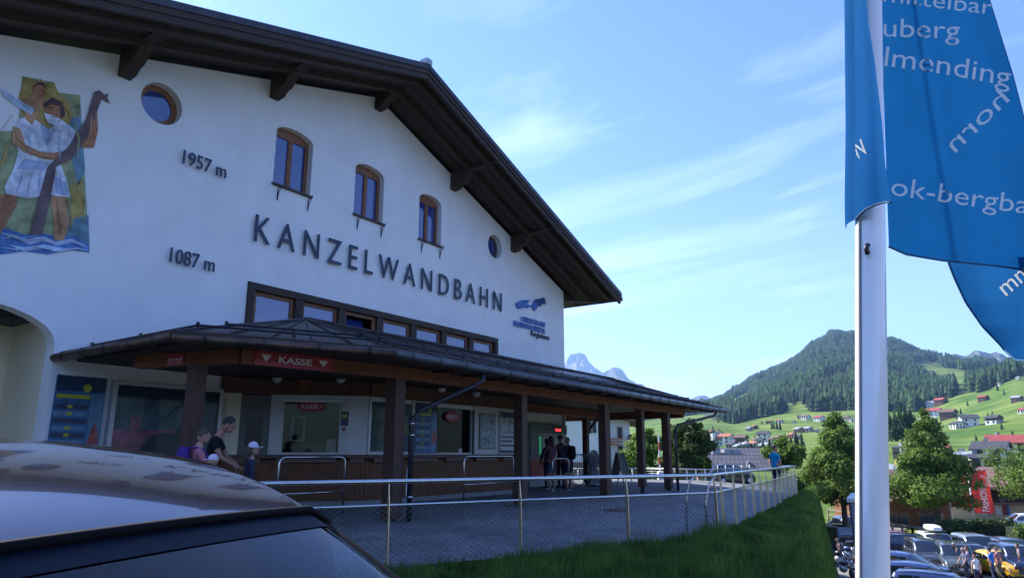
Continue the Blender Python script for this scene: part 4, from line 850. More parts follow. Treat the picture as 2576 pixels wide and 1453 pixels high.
# wire mesh: real crossing wires, run by run
def wire_mesh(a, b, za, zb, step, r):
    L = (b - a).length; d = (b - a) / L; H = .74; m_ = MB(); k = step; n = int(L / k) + 1; sl = H / .52
    Vv = []; Ff = []
    def line(u0, h0, u1, h1):
        if u0 > L or u1 < 0: return
        def cut(u, h, u_, h_, lim):
            t_ = (lim - u) / (u_ - u); return lim, h + (h_ - h) * t_
        if u0 < 0: u0, h0 = cut(u0, h0, u1, h1, 0)
        if u1 > L: u1, h1 = cut(u0, h0, u1, h1, L)
        if u1 - u0 < .01: return
        p = a + d * u0; q_ = a + d * u1; zz0 = za + (zb - za) * u0 / L + h0; zz1 = za + (zb - za) * u1 / L + h1
        b0 = len(Vv); P = Vector((p.x, p.y, zz0)); Q_ = Vector((q_.x, q_.y, zz1)); dd = (Q_ - P).normalized(); s1 = dd.cross(Vector((d.y, -d.x, 0))).normalized() * r; s2 = Vector((d.y, -d.x, 0)) * r
        for X in (P, Q_): Vv.extend([X + s1, X - s1 * .5 + s2 * .87, X - s1 * .5 - s2 * .87])
        Ff.extend([(b0, b0 + 1, b0 + 4, b0 + 3), (b0 + 1, b0 + 2, b0 + 5, b0 + 4), (b0 + 2, b0, b0 + 3, b0 + 5)])
    for i in range(-int(sl * H / k) - 8, n + 8):
        line(i * k, 0, i * k + H * 1.65, H); line(i * k, H, i * k + H * 1.65, 0)
    m_.add(Vv, Ff); m_.build('wire_mesh', mat('mesh_wire', (.45, .46, .46), .4, .8, 0), rl, kind='stuff')
wire_mesh(r0, r1b, rz_at(0, 1)[1] + .01, rz_at(1, 1)[1] + .01, .115, .0034)
wire_mesh(r1b, r2e, rz_at(0, 2)[1] + .01, rz_at(1, 2)[1] + .01, .115, .0034)
# braces behind the railing corner
for dx in (.25, .75):
    p = r1b + Vector((-.2, 1.0)) * dx * 1.6; m = MB(); m.tube([(p.x, p.y, -.28), (p.x + .02, p.y, .3), (p.x + .1, p.y - .03, .62), (p.x + .22, p.y - .05, .76)], .022, 8); m.build('handrail_bracket', steel, rl)
# ================================================================ terrain: valley floor, alpine meadows, forested hill, far ranges
# survey of the valley: per bearing column (image x of the survey), where the ground at a given distance is seen (image y)
TC = {
 -200: [(40, 1230), (130, 1170), (450, 1120), (900, 1080), (1500, 1040), (2400, 1030)],
 1300: [(40, 1276), (60, 1228), (130, 1175), (450, 1120), (900, 1080), (1500, 1040), (2400, 1030)],
 1550: [(40, 1276), (60, 1228), (130, 1178), (300, 1138), (600, 1100), (900, 1085), (1500, 1055), (2400, 1040)],
 1700: [(40, 1276), (60, 1230), (130, 1180), (300, 1130), (500, 1098), (900, 1055), (1500, 1050), (2400, 1050)],
 1780: [(40, 1276), (60, 1232), (130, 1178), (300, 1130), (500, 1100), (900, 1056), (1500, 1040), (2400, 1034)],
 1850: [(40, 1285), (60, 1245), (130, 1190), (300, 1128), (500, 1104), (900, 1064), (1500, 1026), (2400, 1000)],
 1950: [(40, 1340), (60, 1275), (130, 1200), (300, 1128), (500, 1098), (900, 1042), (1500, 985), (2400, 946)],
 2045: [(45, 1417), (60, 1343), (86, 1284), (130, 1213), (300, 1128), (500, 1095), (900, 1034), (1500, 950), (2300, 889)],
 2110: [(45, 1417), (60, 1347), (86, 1284), (130, 1213), (300, 1128), (500, 1092), (900, 1033), (1500, 930), (2300, 851)],
 2190: [(45, 1417), (86, 1284), (130, 1213), (300, 1128), (500, 1090), (900, 1030), (1500, 925), (2300, 849)],
 2245: [(45, 1417), (86, 1284), (110, 1240), (160, 1190), (300, 1130), (500, 1090), (900, 1035), (1500, 930), (2300, 860)],
 2330: [(45, 1417), (86, 1284), (110, 1243), (160, 1198), (250, 1150), (350, 1118), (500, 1088), (700, 1060), (900, 1028), (1500, 950), (2300, 898)],
 2420: [(45, 1417), (86, 1284), (110, 1245), (160, 1198), (250, 1150), (350, 1115), (500, 1078), (700, 1035), (900, 993), (1500, 945), (2300, 916)],
 2500: [(45, 1417), (86, 1284), (110, 1245), (160, 1190), (250, 1140), (350, 1105), (500, 1060), (700, 1010), (900, 976), (1500, 935), (2300, 926)],
 2576: [(45, 1417), (86, 1284), (110, 1245), (160, 1185), (250, 1130), (350, 1095), (500, 1040), (700, 985), (900, 944), (1500, 930), (2300, 932)],
 2800: [(45, 1417), (86, 1284), (110, 1245), (160, 1180), (250, 1120), (350, 1080), (500, 1020), (700, 960), (900, 925), (1500, 905), (2300, 900)],
 5200: [(45, 1417), (86, 1284), (110, 1245), (160, 1180), (250, 1120), (350, 1080), (500, 1020), (700, 960), (900, 925), (1500, 905), (2300, 900)]}
CX = sorted(TC)
TT = np.array([(x - 1288) / 1800. for x in CX])                     # bearing (tangent)
LYG = np.linspace(math.log(40), math.log(2400), 90)
EL = []                                                             # elevation tangent grid
for x in CX:
    a = TC[x]; ly = [math.log(p[0]) for p in a]; e = []
    for Y_, y_ in a:
        r = ray(x, y_); e.append(r[2] / r[1])
    EL.append(np.interp(LYG, ly, e))
EL = np.array(EL)
def smooth(a, n):
    for _ in range(n): a = np.concatenate([a[:, :1], (a[:, :-2] + 2 * a[:, 1:-1] + a[:, 2:]) / 4, a[:, -1:]], 1)
    return a
EL = smooth(EL, 2)
def fnoise(X, Y, s, seed=0): return mnoise.noise(Vector((X / s, Y / s, seed)))
def terr(X, Y):
    Yc = min(max(Y, 40), 2400); t = X / Yc; ly = math.log(Yc); col = np.array([np.interp(ly, LYG, EL[i]) for i in (0,)]) if 0 else None
    i = int(np.searchsorted(TT, t)); i = min(max(i, 1), len(TT) - 1); f = (t - TT[i - 1]) / (TT[i] - TT[i - 1]); f = min(max(f, 0), 1)
    g = (ly - LYG[0]) / (LYG[-1] - LYG[0]) * 89; j = min(int(g), 88); h = g - j
    e = (EL[i - 1, j] * (1 - h) + EL[i - 1, j + 1] * h) * (1 - f) + (EL[i, j] * (1 - h) + EL[i, j + 1] * h) * f
    z = EYE + e * Yc
    am = min(1, max(0, (Yc - 180) / 800)); z += am * (9 * fnoise(X, Y, 210) + 5 * fnoise(X, Y, 80, 3)) + max(0, (Yc - 1000) / 1200) * (30 * fnoise(X, Y, 170, 9) + 14 * fnoise(X, Y, 60, 19))
    if Yc < 84 and t > .36: z = min(z, PZ - .12 + max(0, .40 - t) * 8)
    elif Yc < 92 and t > .36: z = min(z, z + (PZ - .12 - z) * (92 - Yc) / 8)
    return z
def back(Y, z0): return z0 - (Y - 2400) * .35
rowsY = [15, 24, 32] + list(np.exp(np.linspace(math.log(40), math.log(2400), 130))) + [2600, 2900]
ts = np.concatenate([np.linspace(-.85, .05, 20), np.linspace(.08, .86, 150), np.linspace(.9, 2.2, 20)])
verts = []; 
for Y in rowsY:
    for t in ts:
        X = t * max(Y, 40) if Y >= 40 else t * 40 * (.4 + .6 * Y / 40)
        z = terr(X, max(Y, 40)) if Y <= 2400 else back(Y, terr(t * 2400, 2400))
        if Y < 40: z = -2.2 + (PZ - .3 + 2.2) * min(1, max(0, (t - .22) / .14)) - (.0 if t > .3 else (40 - Y) * .02)
        verts.append((X, Y, z))
n_ = len(ts); faces = [(i * n_ + j, i * n_ + j + 1, (i + 1) * n_ + j + 1, (i + 1) * n_ + j) for i in range(len(rowsY) - 1) for j in range(n_ - 1)]
q = MB(); q.smooth = True; q.add(verts, faces)
mead = mat('alpine_meadow', (.075, .16, .022), .95, 0, .3, .016, .3, .8, .1, col2=(.17, .22, .05), detail=8, thresh=(.38, .66))
ffloor = mat('forest_floor', (.02, .035, .014), .95, 0, .3, .02)
# which faces are forest floor
def yimg(X, Y, Z):
    Z -= EYE; fw = Y * math.cos(PITCH) + Z * math.sin(PITCH); up = -Y * math.sin(PITCH) + Z * math.cos(PITCH); return 1288 + 1770 * X / fw, 726.5 - 1770 * up / fw
MT = [(1300, 1075), (1700, 1052), (1760, 1048), (1800, 1058), (1850, 1066), (1900, 1052), (1950, 1043), (2000, 1030), (2050, 1035), (2110, 1034), (2190, 1029), (2250, 1036), (2300, 1036), (2330, 1030), (2380, 1005), (2420, 993), (2470, 984), (2530, 962), (2576, 942), (2700, 925), (5000, 920)]
def meadow_top(x): return float(np.interp(x, [a for a, b in MT], [b for a, b in MT]))
PATCH = [(2300, 908, 2400, 930), (2330, 920, 2535, 950), (1980, 1022, 2030, 1032), (2225, 960, 2290, 975), (1830, 985, 1870, 1006), (1988, 925, 2040, 944)]
CLEAR = [[(2290, 912), (2345, 905), (2380, 925), (2450, 930), (2520, 915), (2545, 920), (2480, 938), (2440, 945), (2370, 955), (2330, 935)], [(2405, 955), (2425, 945), (2432, 965), (2418, 985), (2405, 975)],
         [(1978, 1020), (2030, 1018), (2040, 1035), (1985, 1050)], [(2060, 955), (2130, 935), (2135, 942), (2070, 968)], [(1840, 1000), (1905, 985), (1905, 993), (1860, 1008)], [(1690, 1060), (1760, 1040), (1770, 1075), (1700, 1075)]]
def inpoly(x, y, P):
    c = False; n = len(P)
    for i in range(n):
        x0, y0 = P[i]; x1, y1 = P[(i + 1) % n]
        if (y0 > y) != (y1 > y) and x < (x1 - x0) * (y - y0) / (y1 - y0) + x0: c = not c
    return c
def is_forest(X, Y, Z):
    x, y = yimg(X, Y, Z)
    if y > meadow_top(x) + 3 * fnoise(X, Y, 25, 5): return False
    if Y < 600: return False
    for P in CLEAR:
        if inpoly(x, y, P): return False
    return True
for fi, f in enumerate(faces):
    v = verts[f[0]]
    if v[1] > 500 and is_forest(*v): q.m[fi] = 1
q.build('valley_meadows', [mead, ffloor], kind='structure', loc=(0, 0, 0))
# ---------------------------------------------------------------- conifer forest on the hill (uncountable) as one mass of real trees
def conifer_unit(n=6):
    V_ = []; F_ = []
    for r, z0, z1 in ((.26, .10, .55), (.20, .34, .78), (.13, .60, 1.0)):
        b = len(V_)
        for k in range(n):
            a = 2 * math.pi * k / n; rr = r * (1 if k % 2 else .72); V_.append((rr * math.cos(a), rr * math.sin(a), z0))
        V_.append((0, 0, z1)); F_ += [(b + k, b + (k + 1) % n, b + n) for k in range(n)]
    return np.array(V_), np.array(F_)
def fast_mesh(name, V_, F_, mats, mi=None, **kw):
    me = bpy.data.meshes.new(name); nf, k = F_.shape; me.vertices.add(len(V_)); me.vertices.foreach_set('co', V_.astype(np.float32).ravel())
    me.loops.add(nf * k); me.loops.foreach_set('vertex_index', F_.astype(np.int32).ravel()); me.polygons.add(nf); me.polygons.foreach_set('loop_start', np.arange(0, nf * k, k, dtype=np.int32)); me.polygons.foreach_set('loop_total', np.full(nf, k, dtype=np.int32))
    for m_ in mats: me.materials.append(m_)
    if mi is not None: me.polygons.foreach_set('material_index', mi.astype(np.int32))
    me.update(calc_edges=True); return me
UV_, UF_ = conifer_unit()
def forest_mesh(name, pts, mats):
    P = np.array(pts); n = len(P); a = RNG.uniform(0, 6.28, n); c, s = np.cos(a)[:, None], np.sin(a)[:, None]; h = P[:, 3][:, None]; wv = (P[:, 3] * RNG.uniform(.75, 1.25, n))[:, None]
    x = (UV_[None, :, 0] * c - UV_[None, :, 1] * s) * wv + P[:, 0][:, None]; y = (UV_[None, :, 0] * s + UV_[None, :, 1] * c) * wv + P[:, 1][:, None]; z = UV_[None, :, 2] * h + P[:, 2][:, None]
    V_ = np.stack([x, y, z], 2).reshape(-1, 3); F_ = (UF_[None] + (np.arange(n) * len(UV_))[:, None, None]).reshape(-1, 3)
    mi = np.repeat(RNG.integers(0, len(mats), n), len(UF_)); return fast_mesh(name, V_, F_, mats, mi)
con1 = mat('conifer_needles', (.020, .046, .018), .9, 0, .4, .05, spec=.1); con2 = mat('conifer_needles_light', (.045, .085, .028), .9, 0, .3, .05, spec=.1); con3 = mat('conifer_needles_blue', (.014, .034, .018), .9, 0, .3, .05, spec=.1)
pts = []
for _ in range(70000):
    Y = math.sqrt(random.uniform(640 ** 2, 2420 ** 2)); t = random.uniform(.04, .84); X = t * Y; z = terr(X, Y)
    if random.random() < .35 and Y < 1100: continue
    if not is_forest(X, Y, z): continue
    xi, yi = yimg(X, Y, z)
    if xi < 1805 and Y < 1400: continue
    if any(inpoly(xi, yi - d_, P) for d_ in (8, 16) for P in CLEAR): continue
    if fnoise(X, Y, 60, 11) < -.42: continue
    pts.append((X, Y, z - 1, random.uniform(14, 27) * (1 + .25 * fnoise(X, Y, 90, 2))))
me = forest_mesh('hill_forest', pts, [con1, con1, con2, con3]); o = bpy.data.objects.new('hill_forest', me); COL.objects.link(o); tag(o, kind='stuff'); print('forest', len(pts))
# ---------------------------------------------------------------- rocky ranges behind
def range_mesh(name, prof, Yr, depth, mt, rough, col_top=None, sub=.004):
    xs = [p[0] for p in prof]; t0, t1 = (xs[0] - 1288) / 1790., (xs[-1] - 1288) / 1790.; n = int((t1 - t0) / sub) + 1; T = np.linspace(t0, t1, n); e = []
    pe = [(ray(x, y)[0] / ray(x, y)[1], ray(x, y)[2] / ray(x, y)[1]) for x, y in prof]; T = np.linspace(pe[0][0], pe[-1][0], n)
    H = np.interp(T, [a for a, b in pe], [b * Yr for a, b in pe]); rows = []; NR = 46
    for j in range(NR + 1):
        u = j / NR; Y = Yr - depth * (1 - u); row = []
        for i, t in enumerate(T):
            X = t * Yr * (.55 + .45 * Y / Yr); rib = abs(mnoise.noise(Vector((X / (Yr * .018), 3.3, u * 1.5)))) ; fine = mnoise.turbulence(Vector((X / (Yr * .02), Y / (Yr * .02), 1)), 5, False)
            h = H[i] * (u ** .9) * (1 - .22 * rib * math.sin(math.pi * min(u * 1.02, 1))) + rough * Yr * .02 * (fine - .4) * (u ** .5) * (1 if u < 1 else .35)
            row.append((X, Y, EYE + max(h, -20) - (8 if u == 0 else 0)))
        rows.append(row)
    rows.append([(x * 1.05, y + depth * .4, z * .5) for x, y, z in rows[-1]])
    m_ = MB(); m_.grid(rows); m_.sm = [False] * len(m_.sm); return m_.build(name, mt, kind='structure')
def rockmat(name, rock, grass, zlim, zr):
    m_ = mat(name, rock, .95, 0, .3, .004, 0, spec=.1, detail=10); t = m_.node_tree; b = t.nodes['Principled BSDF']; g = t.nodes.new('ShaderNodeNewGeometry'); sp = t.nodes.new('ShaderNodeSeparateXYZ'); sn = t.nodes.new('ShaderNodeSeparateXYZ')
    t.links.new(g.outputs['Position'], sp.inputs[0]); t.links.new(g.outputs['Normal'], sn.inputs[0])
    mr = t.nodes.new('ShaderNodeMapRange'); mr.inputs[1].default_value = zlim - zr; mr.inputs[2].default_value = zlim + zr; mr.inputs[3].default_value = 1; mr.inputs[4].default_value = 0; t.links.new(sp.outputs[2], mr.inputs[0])
    ns = t.nodes.new('ShaderNodeTexNoise'); ns.inputs['Scale'].default_value = .004; ns.inputs['Detail'].default_value = 8; t.links.new(g.outputs['Position'], ns.inputs['Vector'])
    ad = t.nodes.new('ShaderNodeMath'); ad.operation = 'MULTIPLY_ADD'; t.links.new(ns.outputs[0], ad.inputs[0]); ad.inputs[1].default_value = 1.6; ad.inputs[2].default_value = -.8
    sm_ = t.nodes.new('ShaderNodeMath'); sm_.operation = 'ADD'; sm_.use_clamp = True; t.links.new(ad.outputs[0], sm_.inputs[0]); t.links.new(mr.outputs[0], sm_.inputs[1])
    mx = t.nodes.new('ShaderNodeMixRGB'); src = b.inputs['Base Color'].links[0].from_socket; t.links.new(sm_.outputs[0], mx.inputs[0]); t.links.new(src, mx.inputs[1]); mx.inputs[2].default_value = tuple(grass) + (1,); t.links.new(mx.outputs[0], b.inputs['Base Color']); return m_
range_mesh('rocky_peak', [(1180, 1040), (1300, 1010), (1360, 985), (1405, 935), (1424, 898), (1436, 888), (1446, 884), (1456, 877), (1466, 886), (1474, 892), (1482, 908), (1490, 913), (1500, 922), (1510, 925), (1520, 932), (1532, 940), (1560, 955), (1620, 990), (1700, 1030), (1780, 1060)], 8200, 2600, rockmat('grey_rock', (.20, .185, .19), (.08, .10, .04), 620, 160), 1.0, sub=.0022)
range_mesh('green_mountain', [(1380, 1040), (1440, 990), (1480, 955), (1510, 938), (1530, 926), (1545, 921), (1562, 926), (1580, 943), (1600, 958), (1620, 968), (1640, 982), (1680, 1003), (1730, 1030), (1800, 1060)], 6800, 2200, rockmat('green_rock', (.19, .18, .16), (.10, .13, .045), 700, 120), .6, sub=.0025)
range_mesh('grey_ridge', [(1640, 1040), (1700, 1012), (1735, 1000), (1755, 992), (1764, 989), (1775, 991), (1785, 998), (1800, 994), (1815, 995), (1830, 991), (1848, 984), (1856, 981), (1872, 990), (1900, 1000), (2000, 1000), (2060, 1040)], 7400, 1500, MATS['grey_rock'], .6, sub=.002)
range_mesh('dark_ridge', [(2250, 930), (2330, 905), (2370, 893), (2395, 889), (2415, 889), (2440, 882), (2452, 878), (2468, 885), (2500, 883), (2530, 893), (2556, 895), (2600, 905), (2750, 900), (2900, 930)], 3900, 1300, rockmat('ridge_rock', (.13, .14, .13), (.05, .075, .035), 420, 90), .7, sub=.0025)
# hills behind the viewer and to the sides, seen only in reflections
rows = []
for j, (r, z) in enumerate(((18, -.9), (60, -3), (160, -6), (420, 10), (900, 50), (1700, 110), (2600, 190), (3200, 100))):
    rows.append([(r * math.sin(R(a)), r * math.cos(R(a)), z + (0 if r < 400 else 40 * mnoise.noise(Vector((a * .06, r * .002, 5))) * (1 + j * .3))) for a in np.linspace(64, 322, 130)])
m = MB(); m.grid(rows); m.build('valley_hills', [ffloor], kind='structure', loc=(0, 0, 0))
m = MB(); m.grid([[(r * math.sin(R(a)), r * math.cos(R(a)), -.7 if r < 8 else -.9 if r < 30 else -3) for a in np.linspace(64, 322, 40)] for r in (.3, 7, 18.2)]); m.build('street', mat('pale_bounce_yard', (.30, .29, .28), .9, 0, .1, 2, .2, 60, .2), kind='structure', loc=(0, 0, 0)); mat('asphalt', (.055, .055, .057), .9, 0, .15, 3, .2, 60, .2)  # unseen ground, coloured pale to bounce sunlight onto the facade
# ---------------------------------------------------------------- car park and roads
asph = MATS['asphalt']; lasph = mat('pale_paving', (.20, .19, .18), .9, 0, .12, .6, .2, 40, .2)  # paving in a paler, warmer grey than the asphalt
m = MB(); m.grid([[(X, Y, PZ) for X in np.linspace(.40 * Y, 62, 12)] for Y in (12, 20, 35, 50, 60)]); m.build('parking_lot', lasph, kind='structure', loc=(0, 0, 0))
m = MB(); m.grid([[(X, Y, PZ + .002) for X in np.linspace(.60 * Y, 75, 12)] for Y in (60, 66, 72, 79)]); m.build('shop_street', lasph, kind='structure', loc=(0, 0, 0))
m = MB()
for k in range(12):
    X = 22 + k * 2.6; m.b2((X - .05, 58, PZ + .002), (X + .05, 63, PZ + .004))
m.build('parking_bay_lines', whitep, kind='structure')
def strip(name, pts, wd, mt, lift=.15, n=40):
    P = [Vector(p) for p in pts]; rows = []
    for i in range(n + 1):
        u = i / n * (len(P) - 1); k = min(int(u), len(P) - 2); p = P[k].lerp(P[k + 1], u - k); d = (P[k + 1] - P[k]).normalized(); nn = Vector((d.y, -d.x))
        rows.append([(p.x + nn.x * w_, p.y + nn.y * w_, terr(p.x + nn.x * w_, max(p.y + nn.y * w_, 40)) + lift) for w_ in np.linspace(-wd / 2, wd / 2, 5)])
    m_ = MB(); m_.grid(rows); return m_.build(name, mt, kind='structure')
strip('side_path', [(22, 76), (31, 72), (36, 68)], 3.0, lasph, .2)
# ================================================================ trees
tbvh = None
def ground_at(X, Y): return PZ if (X > .40 * Y and 12 < Y < 79) else terr(X, max(Y, 40))
ORD = 'first second third fourth fifth sixth seventh eighth ninth tenth eleventh twelfth thirteenth fourteenth fifteenth sixteenth seventeenth eighteenth nineteenth twentieth'.split()
def nth(i): return ORD[i] if i < 20 else ('twenty-' if i < 29 else 'thirtieth' if i == 29 else 'thirty-') + (ORD[(i - 20) % 10] if i != 29 else '')
leafA = mat('maple_leaves', (.08, .16, .02), .6, 0, .45, .9, spec=.25, transl=.4, col2=(.22, .34, .05)); leafB = mat('linden_leaves', (.07, .14, .022), .6, 0, .4, .5, spec=.2, transl=.38, col2=(.20, .31, .055))
leafC = mat('dark_leaves', (.03, .065, .015), .6, 0, .45, .9, spec=.2, transl=.25, col2=(.08, .13, .03)); leafD = mat('thuja_leaves', (.04, .085, .012), .7, 0, .4, 1.2, spec=.1, transl=.2, col2=(.12, .19, .02))
leafY = mat('yellow_leaves', (.26, .22, .03), .6, 0, .3, 1, transl=.4); bark = mat('bark', (.075, .055, .04), .9, 0, .3, 6, .6, 20)
def leaf_cloud(name, blobs, n, size, m_, parent, droop=.3, shell=.55):
    """leaves scattered through a set of ellipsoid clumps"""
    tot = sum(b[3] * b[4] * b[5] for b in blobs) ; P = []; Nn = []; blobs = [b for b in blobs if random.random() > .06]
    for (cx_, cy_, cz, rx, ry, rz_) in blobs:
        k = int(n * (rx * ry * rz_) / tot) + 4; u = RNG.normal(size=(k, 3)); u /= np.linalg.norm(u, axis=1)[:, None]; r = (shell + (1 - shell) * RNG.random(k)) ** 1 ; r *= 1 + .12 * RNG.normal(size=k)
        P.append(np.stack([cx_ + u[:, 0] * r * rx, cy_ + u[:, 1] * r * ry, cz + u[:, 2] * r * rz_], 1)); Nn.append(u)
    P = np.concatenate(P); Nn = np.concatenate(Nn) + RNG.normal(size=P.shape) * .55; Nn[:, 2] += droop; Nn /= np.linalg.norm(Nn, axis=1)[:, None]
    a = np.cross(Nn, RNG.normal(size=P.shape)); a /= np.linalg.norm(a, axis=1)[:, None]; b = np.cross(Nn, a); s = (size * RNG.uniform(.6, 1.35, len(P)))[:, None]
    V_ = np.stack([P + a * s, P + b * s * .62, P - a * s, P - b * s * .62], 1); V_[:, 1] += Nn * s * .18; V_[:, 3] += Nn * s * .18
    V_ = V_.reshape(-1, 3); F_ = np.arange(len(V_)).reshape(-1, 4); off = LOC[parent.name][1]; V_ = V_ - np.array(off)
    me = fast_mesh(name, V_, F_, [m_]); o = bpy.data.objects.new(name, me); COL.objects.link(o); o.parent = parent; LOC[o.name] = LOC[parent.name]; return o
def limbs(base, top, r, blobs, parent, tilt=0):
    b, t = Vector(base), Vector(top); m_ = MB(); m_.tube([b + Vector((0, 0, -.3)), b + Vector((0, 0, .1)), b.lerp(t, .35) + Vector((r * .3, 0, 0)), b.lerp(t, .7), t], [r * 1.5, r * 1.1, r * .85, r * .5, r * .15], 10)
    for c in random.sample(blobs, min(9, len(blobs))):
        f = random.uniform(.3, .7); s = b.lerp(t, f); e = Vector(c[:3]); m_.tube([s, s.lerp(e, .5) + Vector((0, 0, .15)), e], [r * .38, r * .2, r * .06], 6)
    m_.build('trunk', bark, parent)
def crown_blobs(c, R_, H, shape, n, rb):
    """clumps filling a crown of radius R_(height fraction)"""
    out = []
    for k in range(n):
        h = random.random() ** 1.05; a = random.uniform(0, 6.28); rr = shape(h) * R_ * random.uniform(.3, 1.08); q_ = rb * random.uniform(.6, 1.3) * (.38 + .75 * shape(h))
        out.append((c[0] + rr * math.cos(a), c[1] + rr * math.sin(a), c[2] + h * H, q_, q_, q_ * .72))
    return out
def tree(name, label, X, Y, z, H, R_, clear, kind, n, leaf, size, blobs=46, rb=None, group=None, tr=.22):
    t = thing(name, label, 'tree', (X, Y, z), group=group)
    shp = {'linden': lambda h: (1 - h) ** .85 * min(1, .6 + h * 3), 'round': lambda h: math.sqrt(max(.02, 1 - (2 * h - .95) ** 2)), 'column': lambda h: (1 - h) ** .45 * min(1, .6 + 2 * h), 'cone': lambda h: (1 - h) ** .9}[kind]
    c = (X, Y, z + clear); b = crown_blobs(c, R_, H - clear, shp, blobs, rb or R_ * .34); limbs((X, Y, z), (X + .1, Y, z + H * .86), tr, b, t)
    leaf_cloud('crown', b, n, size, leaf, t); return t
def tp(x, y, Y): X = (x - 1288) / 1800. * Y; return X                     # bearing to east offset
def tree_px(name, label, xc, ytop, ybase, Y, wpx, clear, kind, n, leaf, size, **kw):
    X = at_y(xc, 1140, Y)[0]; zt_ = at_y(xc, ytop, Y)[2]; zb = at_y(xc, ybase, Y)[2]; return tree(name, label, X, Y, zb, zt_ - zb, wpx / 1818 * Y / 2, clear, kind, n, leaf, size, **kw)
tree_px('maple_tree', 'bright green maple behind the porch posts, left of the columnar cypress', 1628, 1078, 1216, 46, 105, .3, 'round', 9000, leafA, .10, blobs=60)
mt_ = COL.objects['maple_tree']
for k_, (X_, Y_) in enumerate(((52, 12), (60, 21), (68, 6), (57, 33), (66, 42))):
    c_ = copy_tree(mt_); place(c_, (X_, Y_, -6), k_ * 1.3, nth(k_) + ' of the maples beyond the right edge, mirrored in the ticket windows', 1.5); c_['group'] = 'maples beyond the right edge'
tree_px('maple_tree', 'low bright green shrub tree at the foot of the maple beside the hotel', 1590, 1150, 1222, 44, 62, .1, 'round', 3500, leafA, .09, blobs=26)
tree_px('round_tree', 'tall dark green round tree left of the barn roof', 1738, 1057, 1215, 48, 95, .4, 'round', 12000, leafC, .11, blobs=80)
for x_, yt, w_, lb in ((1697, 1078, 20, 'slim bright columnar cypress left of the pair beside the dark round tree'), (1712, 1092, 20, 'slim columnar cypress right of the pair beside the dark round tree')):
    tree_px('columnar_cypress', lb, x_, yt, 1216, 42, w_, .1, 'column', 4200, leafD, .06, blobs=40, group='columnar cypresses', tr=.08)
tree_px('dark_conifer', 'broad dark yew under the columnar cypresses', 1722, 1125, 1218, 41, 62, .1, 'round', 5200, leafC, .07, blobs=40, tr=.1)
tree_px('small_thuja', 'small rounded green thuja before the barn wall', 1777, 1148, 1212, 40, 33, .05, 'column', 2600, leafD, .06, blobs=24, tr=.06)
tree_px('autumn_tree', 'thin yellow leafed tree top beside the last porch post', 1690, 1058, 1200, 60, 16, 2, 'round', 600, leafY, .1, blobs=10, tr=.06)
tree_px('bush_row', 'yellow green bushes right behind the man in blue', 1975, 1100, 1190, 60, 95, .1, 'round', 4500, leafA, .13, blobs=30, tr=.05)
tree_px('linden_tree', 'tall linden with pointed crown left of the white flagpole', 2108, 1036, 1322, 62, 232, 2.0, 'linden', 30000, leafB, .13, blobs=190, rb=.95)
tree_px('linden_tree', 'big linden in the car park right of the white flagpole', 2338, 1034, 1322, 66, 222, 2.0, 'linden', 30000, leafB, .13, blobs=190, rb=1.0)
tree_px('linden_tree', 'linden cut by the right edge of the view beside the red shop', 2606, 1105, 1306, 68, 190, 1.9, 'round', 16000, leafB, .125, blobs=90, rb=1.2)
tree_px('meadow_shrub', 'leafy shrub growing at the left end of the dark hedge', 2395, 1334, 1390, 55, 42, .1, 'round', 1500, leafA, .09, blobs=14, tr=.04)
# dark conifers in the valley
conp = {}
def conifer(label, x, ytop, Y, wpx, group=None, ybase=None, name='spruce_tree'):
    X = at_y(x, 1140, Y)[0]; z = terr(X, Y) if ybase is None else at_y(x, ybase, Y)[2]; zt_ = at_y(x, ytop, Y)[2]; H = max(3, zt_ - z); r = wpx / 1818 * Y / 2
    t = thing(name, label, 'tree', (X, Y, z), group=group); m_ = MB(); m_.tube([(X, Y, z - .3), (X, Y, z + H * .5)], [r * .14, r * .06], 6); m_.build('trunk', bark, t)
    V_ = []; F_ = []
    for k in range(11):
        h = k / 11; rr = r * (1 - h) ** .8 * random.uniform(.85, 1.1); z0 = z + H * (.08 + .86 * h); b = len(V_); nn = 11
        for j in range(nn): a = 2 * math.pi * j / nn + k; q_ = rr * (1 if j % 2 else .6) * random.uniform(.8, 1.15); V_.append((X + q_ * math.cos(a), Y + q_ * math.sin(a), z0 - H * .03 * random.random()))
        V_.append((X, Y, z0 + H * .16)); F_ += [(b + j, b + (j + 1) % nn, b + nn) for j in range(nn)]
    m_ = MB(); m_.add(V_, F_); m_.build('crown', con1 if random.random() < .6 else con2, t)
GC = 'dark spruces standing between the meadow and the lindens'
for i_, (x, yt, Y, w_) in enumerate(sorted(((1872, 1118, 230, 16), (1893, 1112, 235, 18), (1908, 1118, 240, 14), (1921, 1106, 240, 20), (1938, 1100, 240, 18), (1952, 1096, 250, 20), (1966, 1092, 250, 20), (1979, 1086, 250, 20), (1992, 1092, 255, 18), (2006, 1080, 255, 20), (1862, 1130, 225, 14), (2020, 1084, 250, 20), (2170, 1060, 250, 26), (2185, 1075, 250, 24), (2152, 1070, 250, 22)))):
    conifer(nth(i_) + ' from the left of the dark spruces below the village meadow', x, yt, Y, w_ * 1.3, GC)
GD = 'dark trees of the copse right of the flagpole'
for i_, (x, yt, Y, w_) in enumerate(sorted(((2248, 1035, 300, 26), (2262, 1028, 300, 28), (2276, 1016, 300, 30), (2290, 1012, 300, 28), (2302, 1020, 300, 26), (2258, 1060, 280, 30), (2275, 1052, 280, 32), (2240, 1048, 290, 26), (2312, 1040, 300, 20)))):
    conifer(nth(i_) + ' from the left in the dark copse right of the flagpole', x, yt, Y, w_ * 1.6, GD, ybase=1108)
GM = 'single dark trees scattered over the meadows'
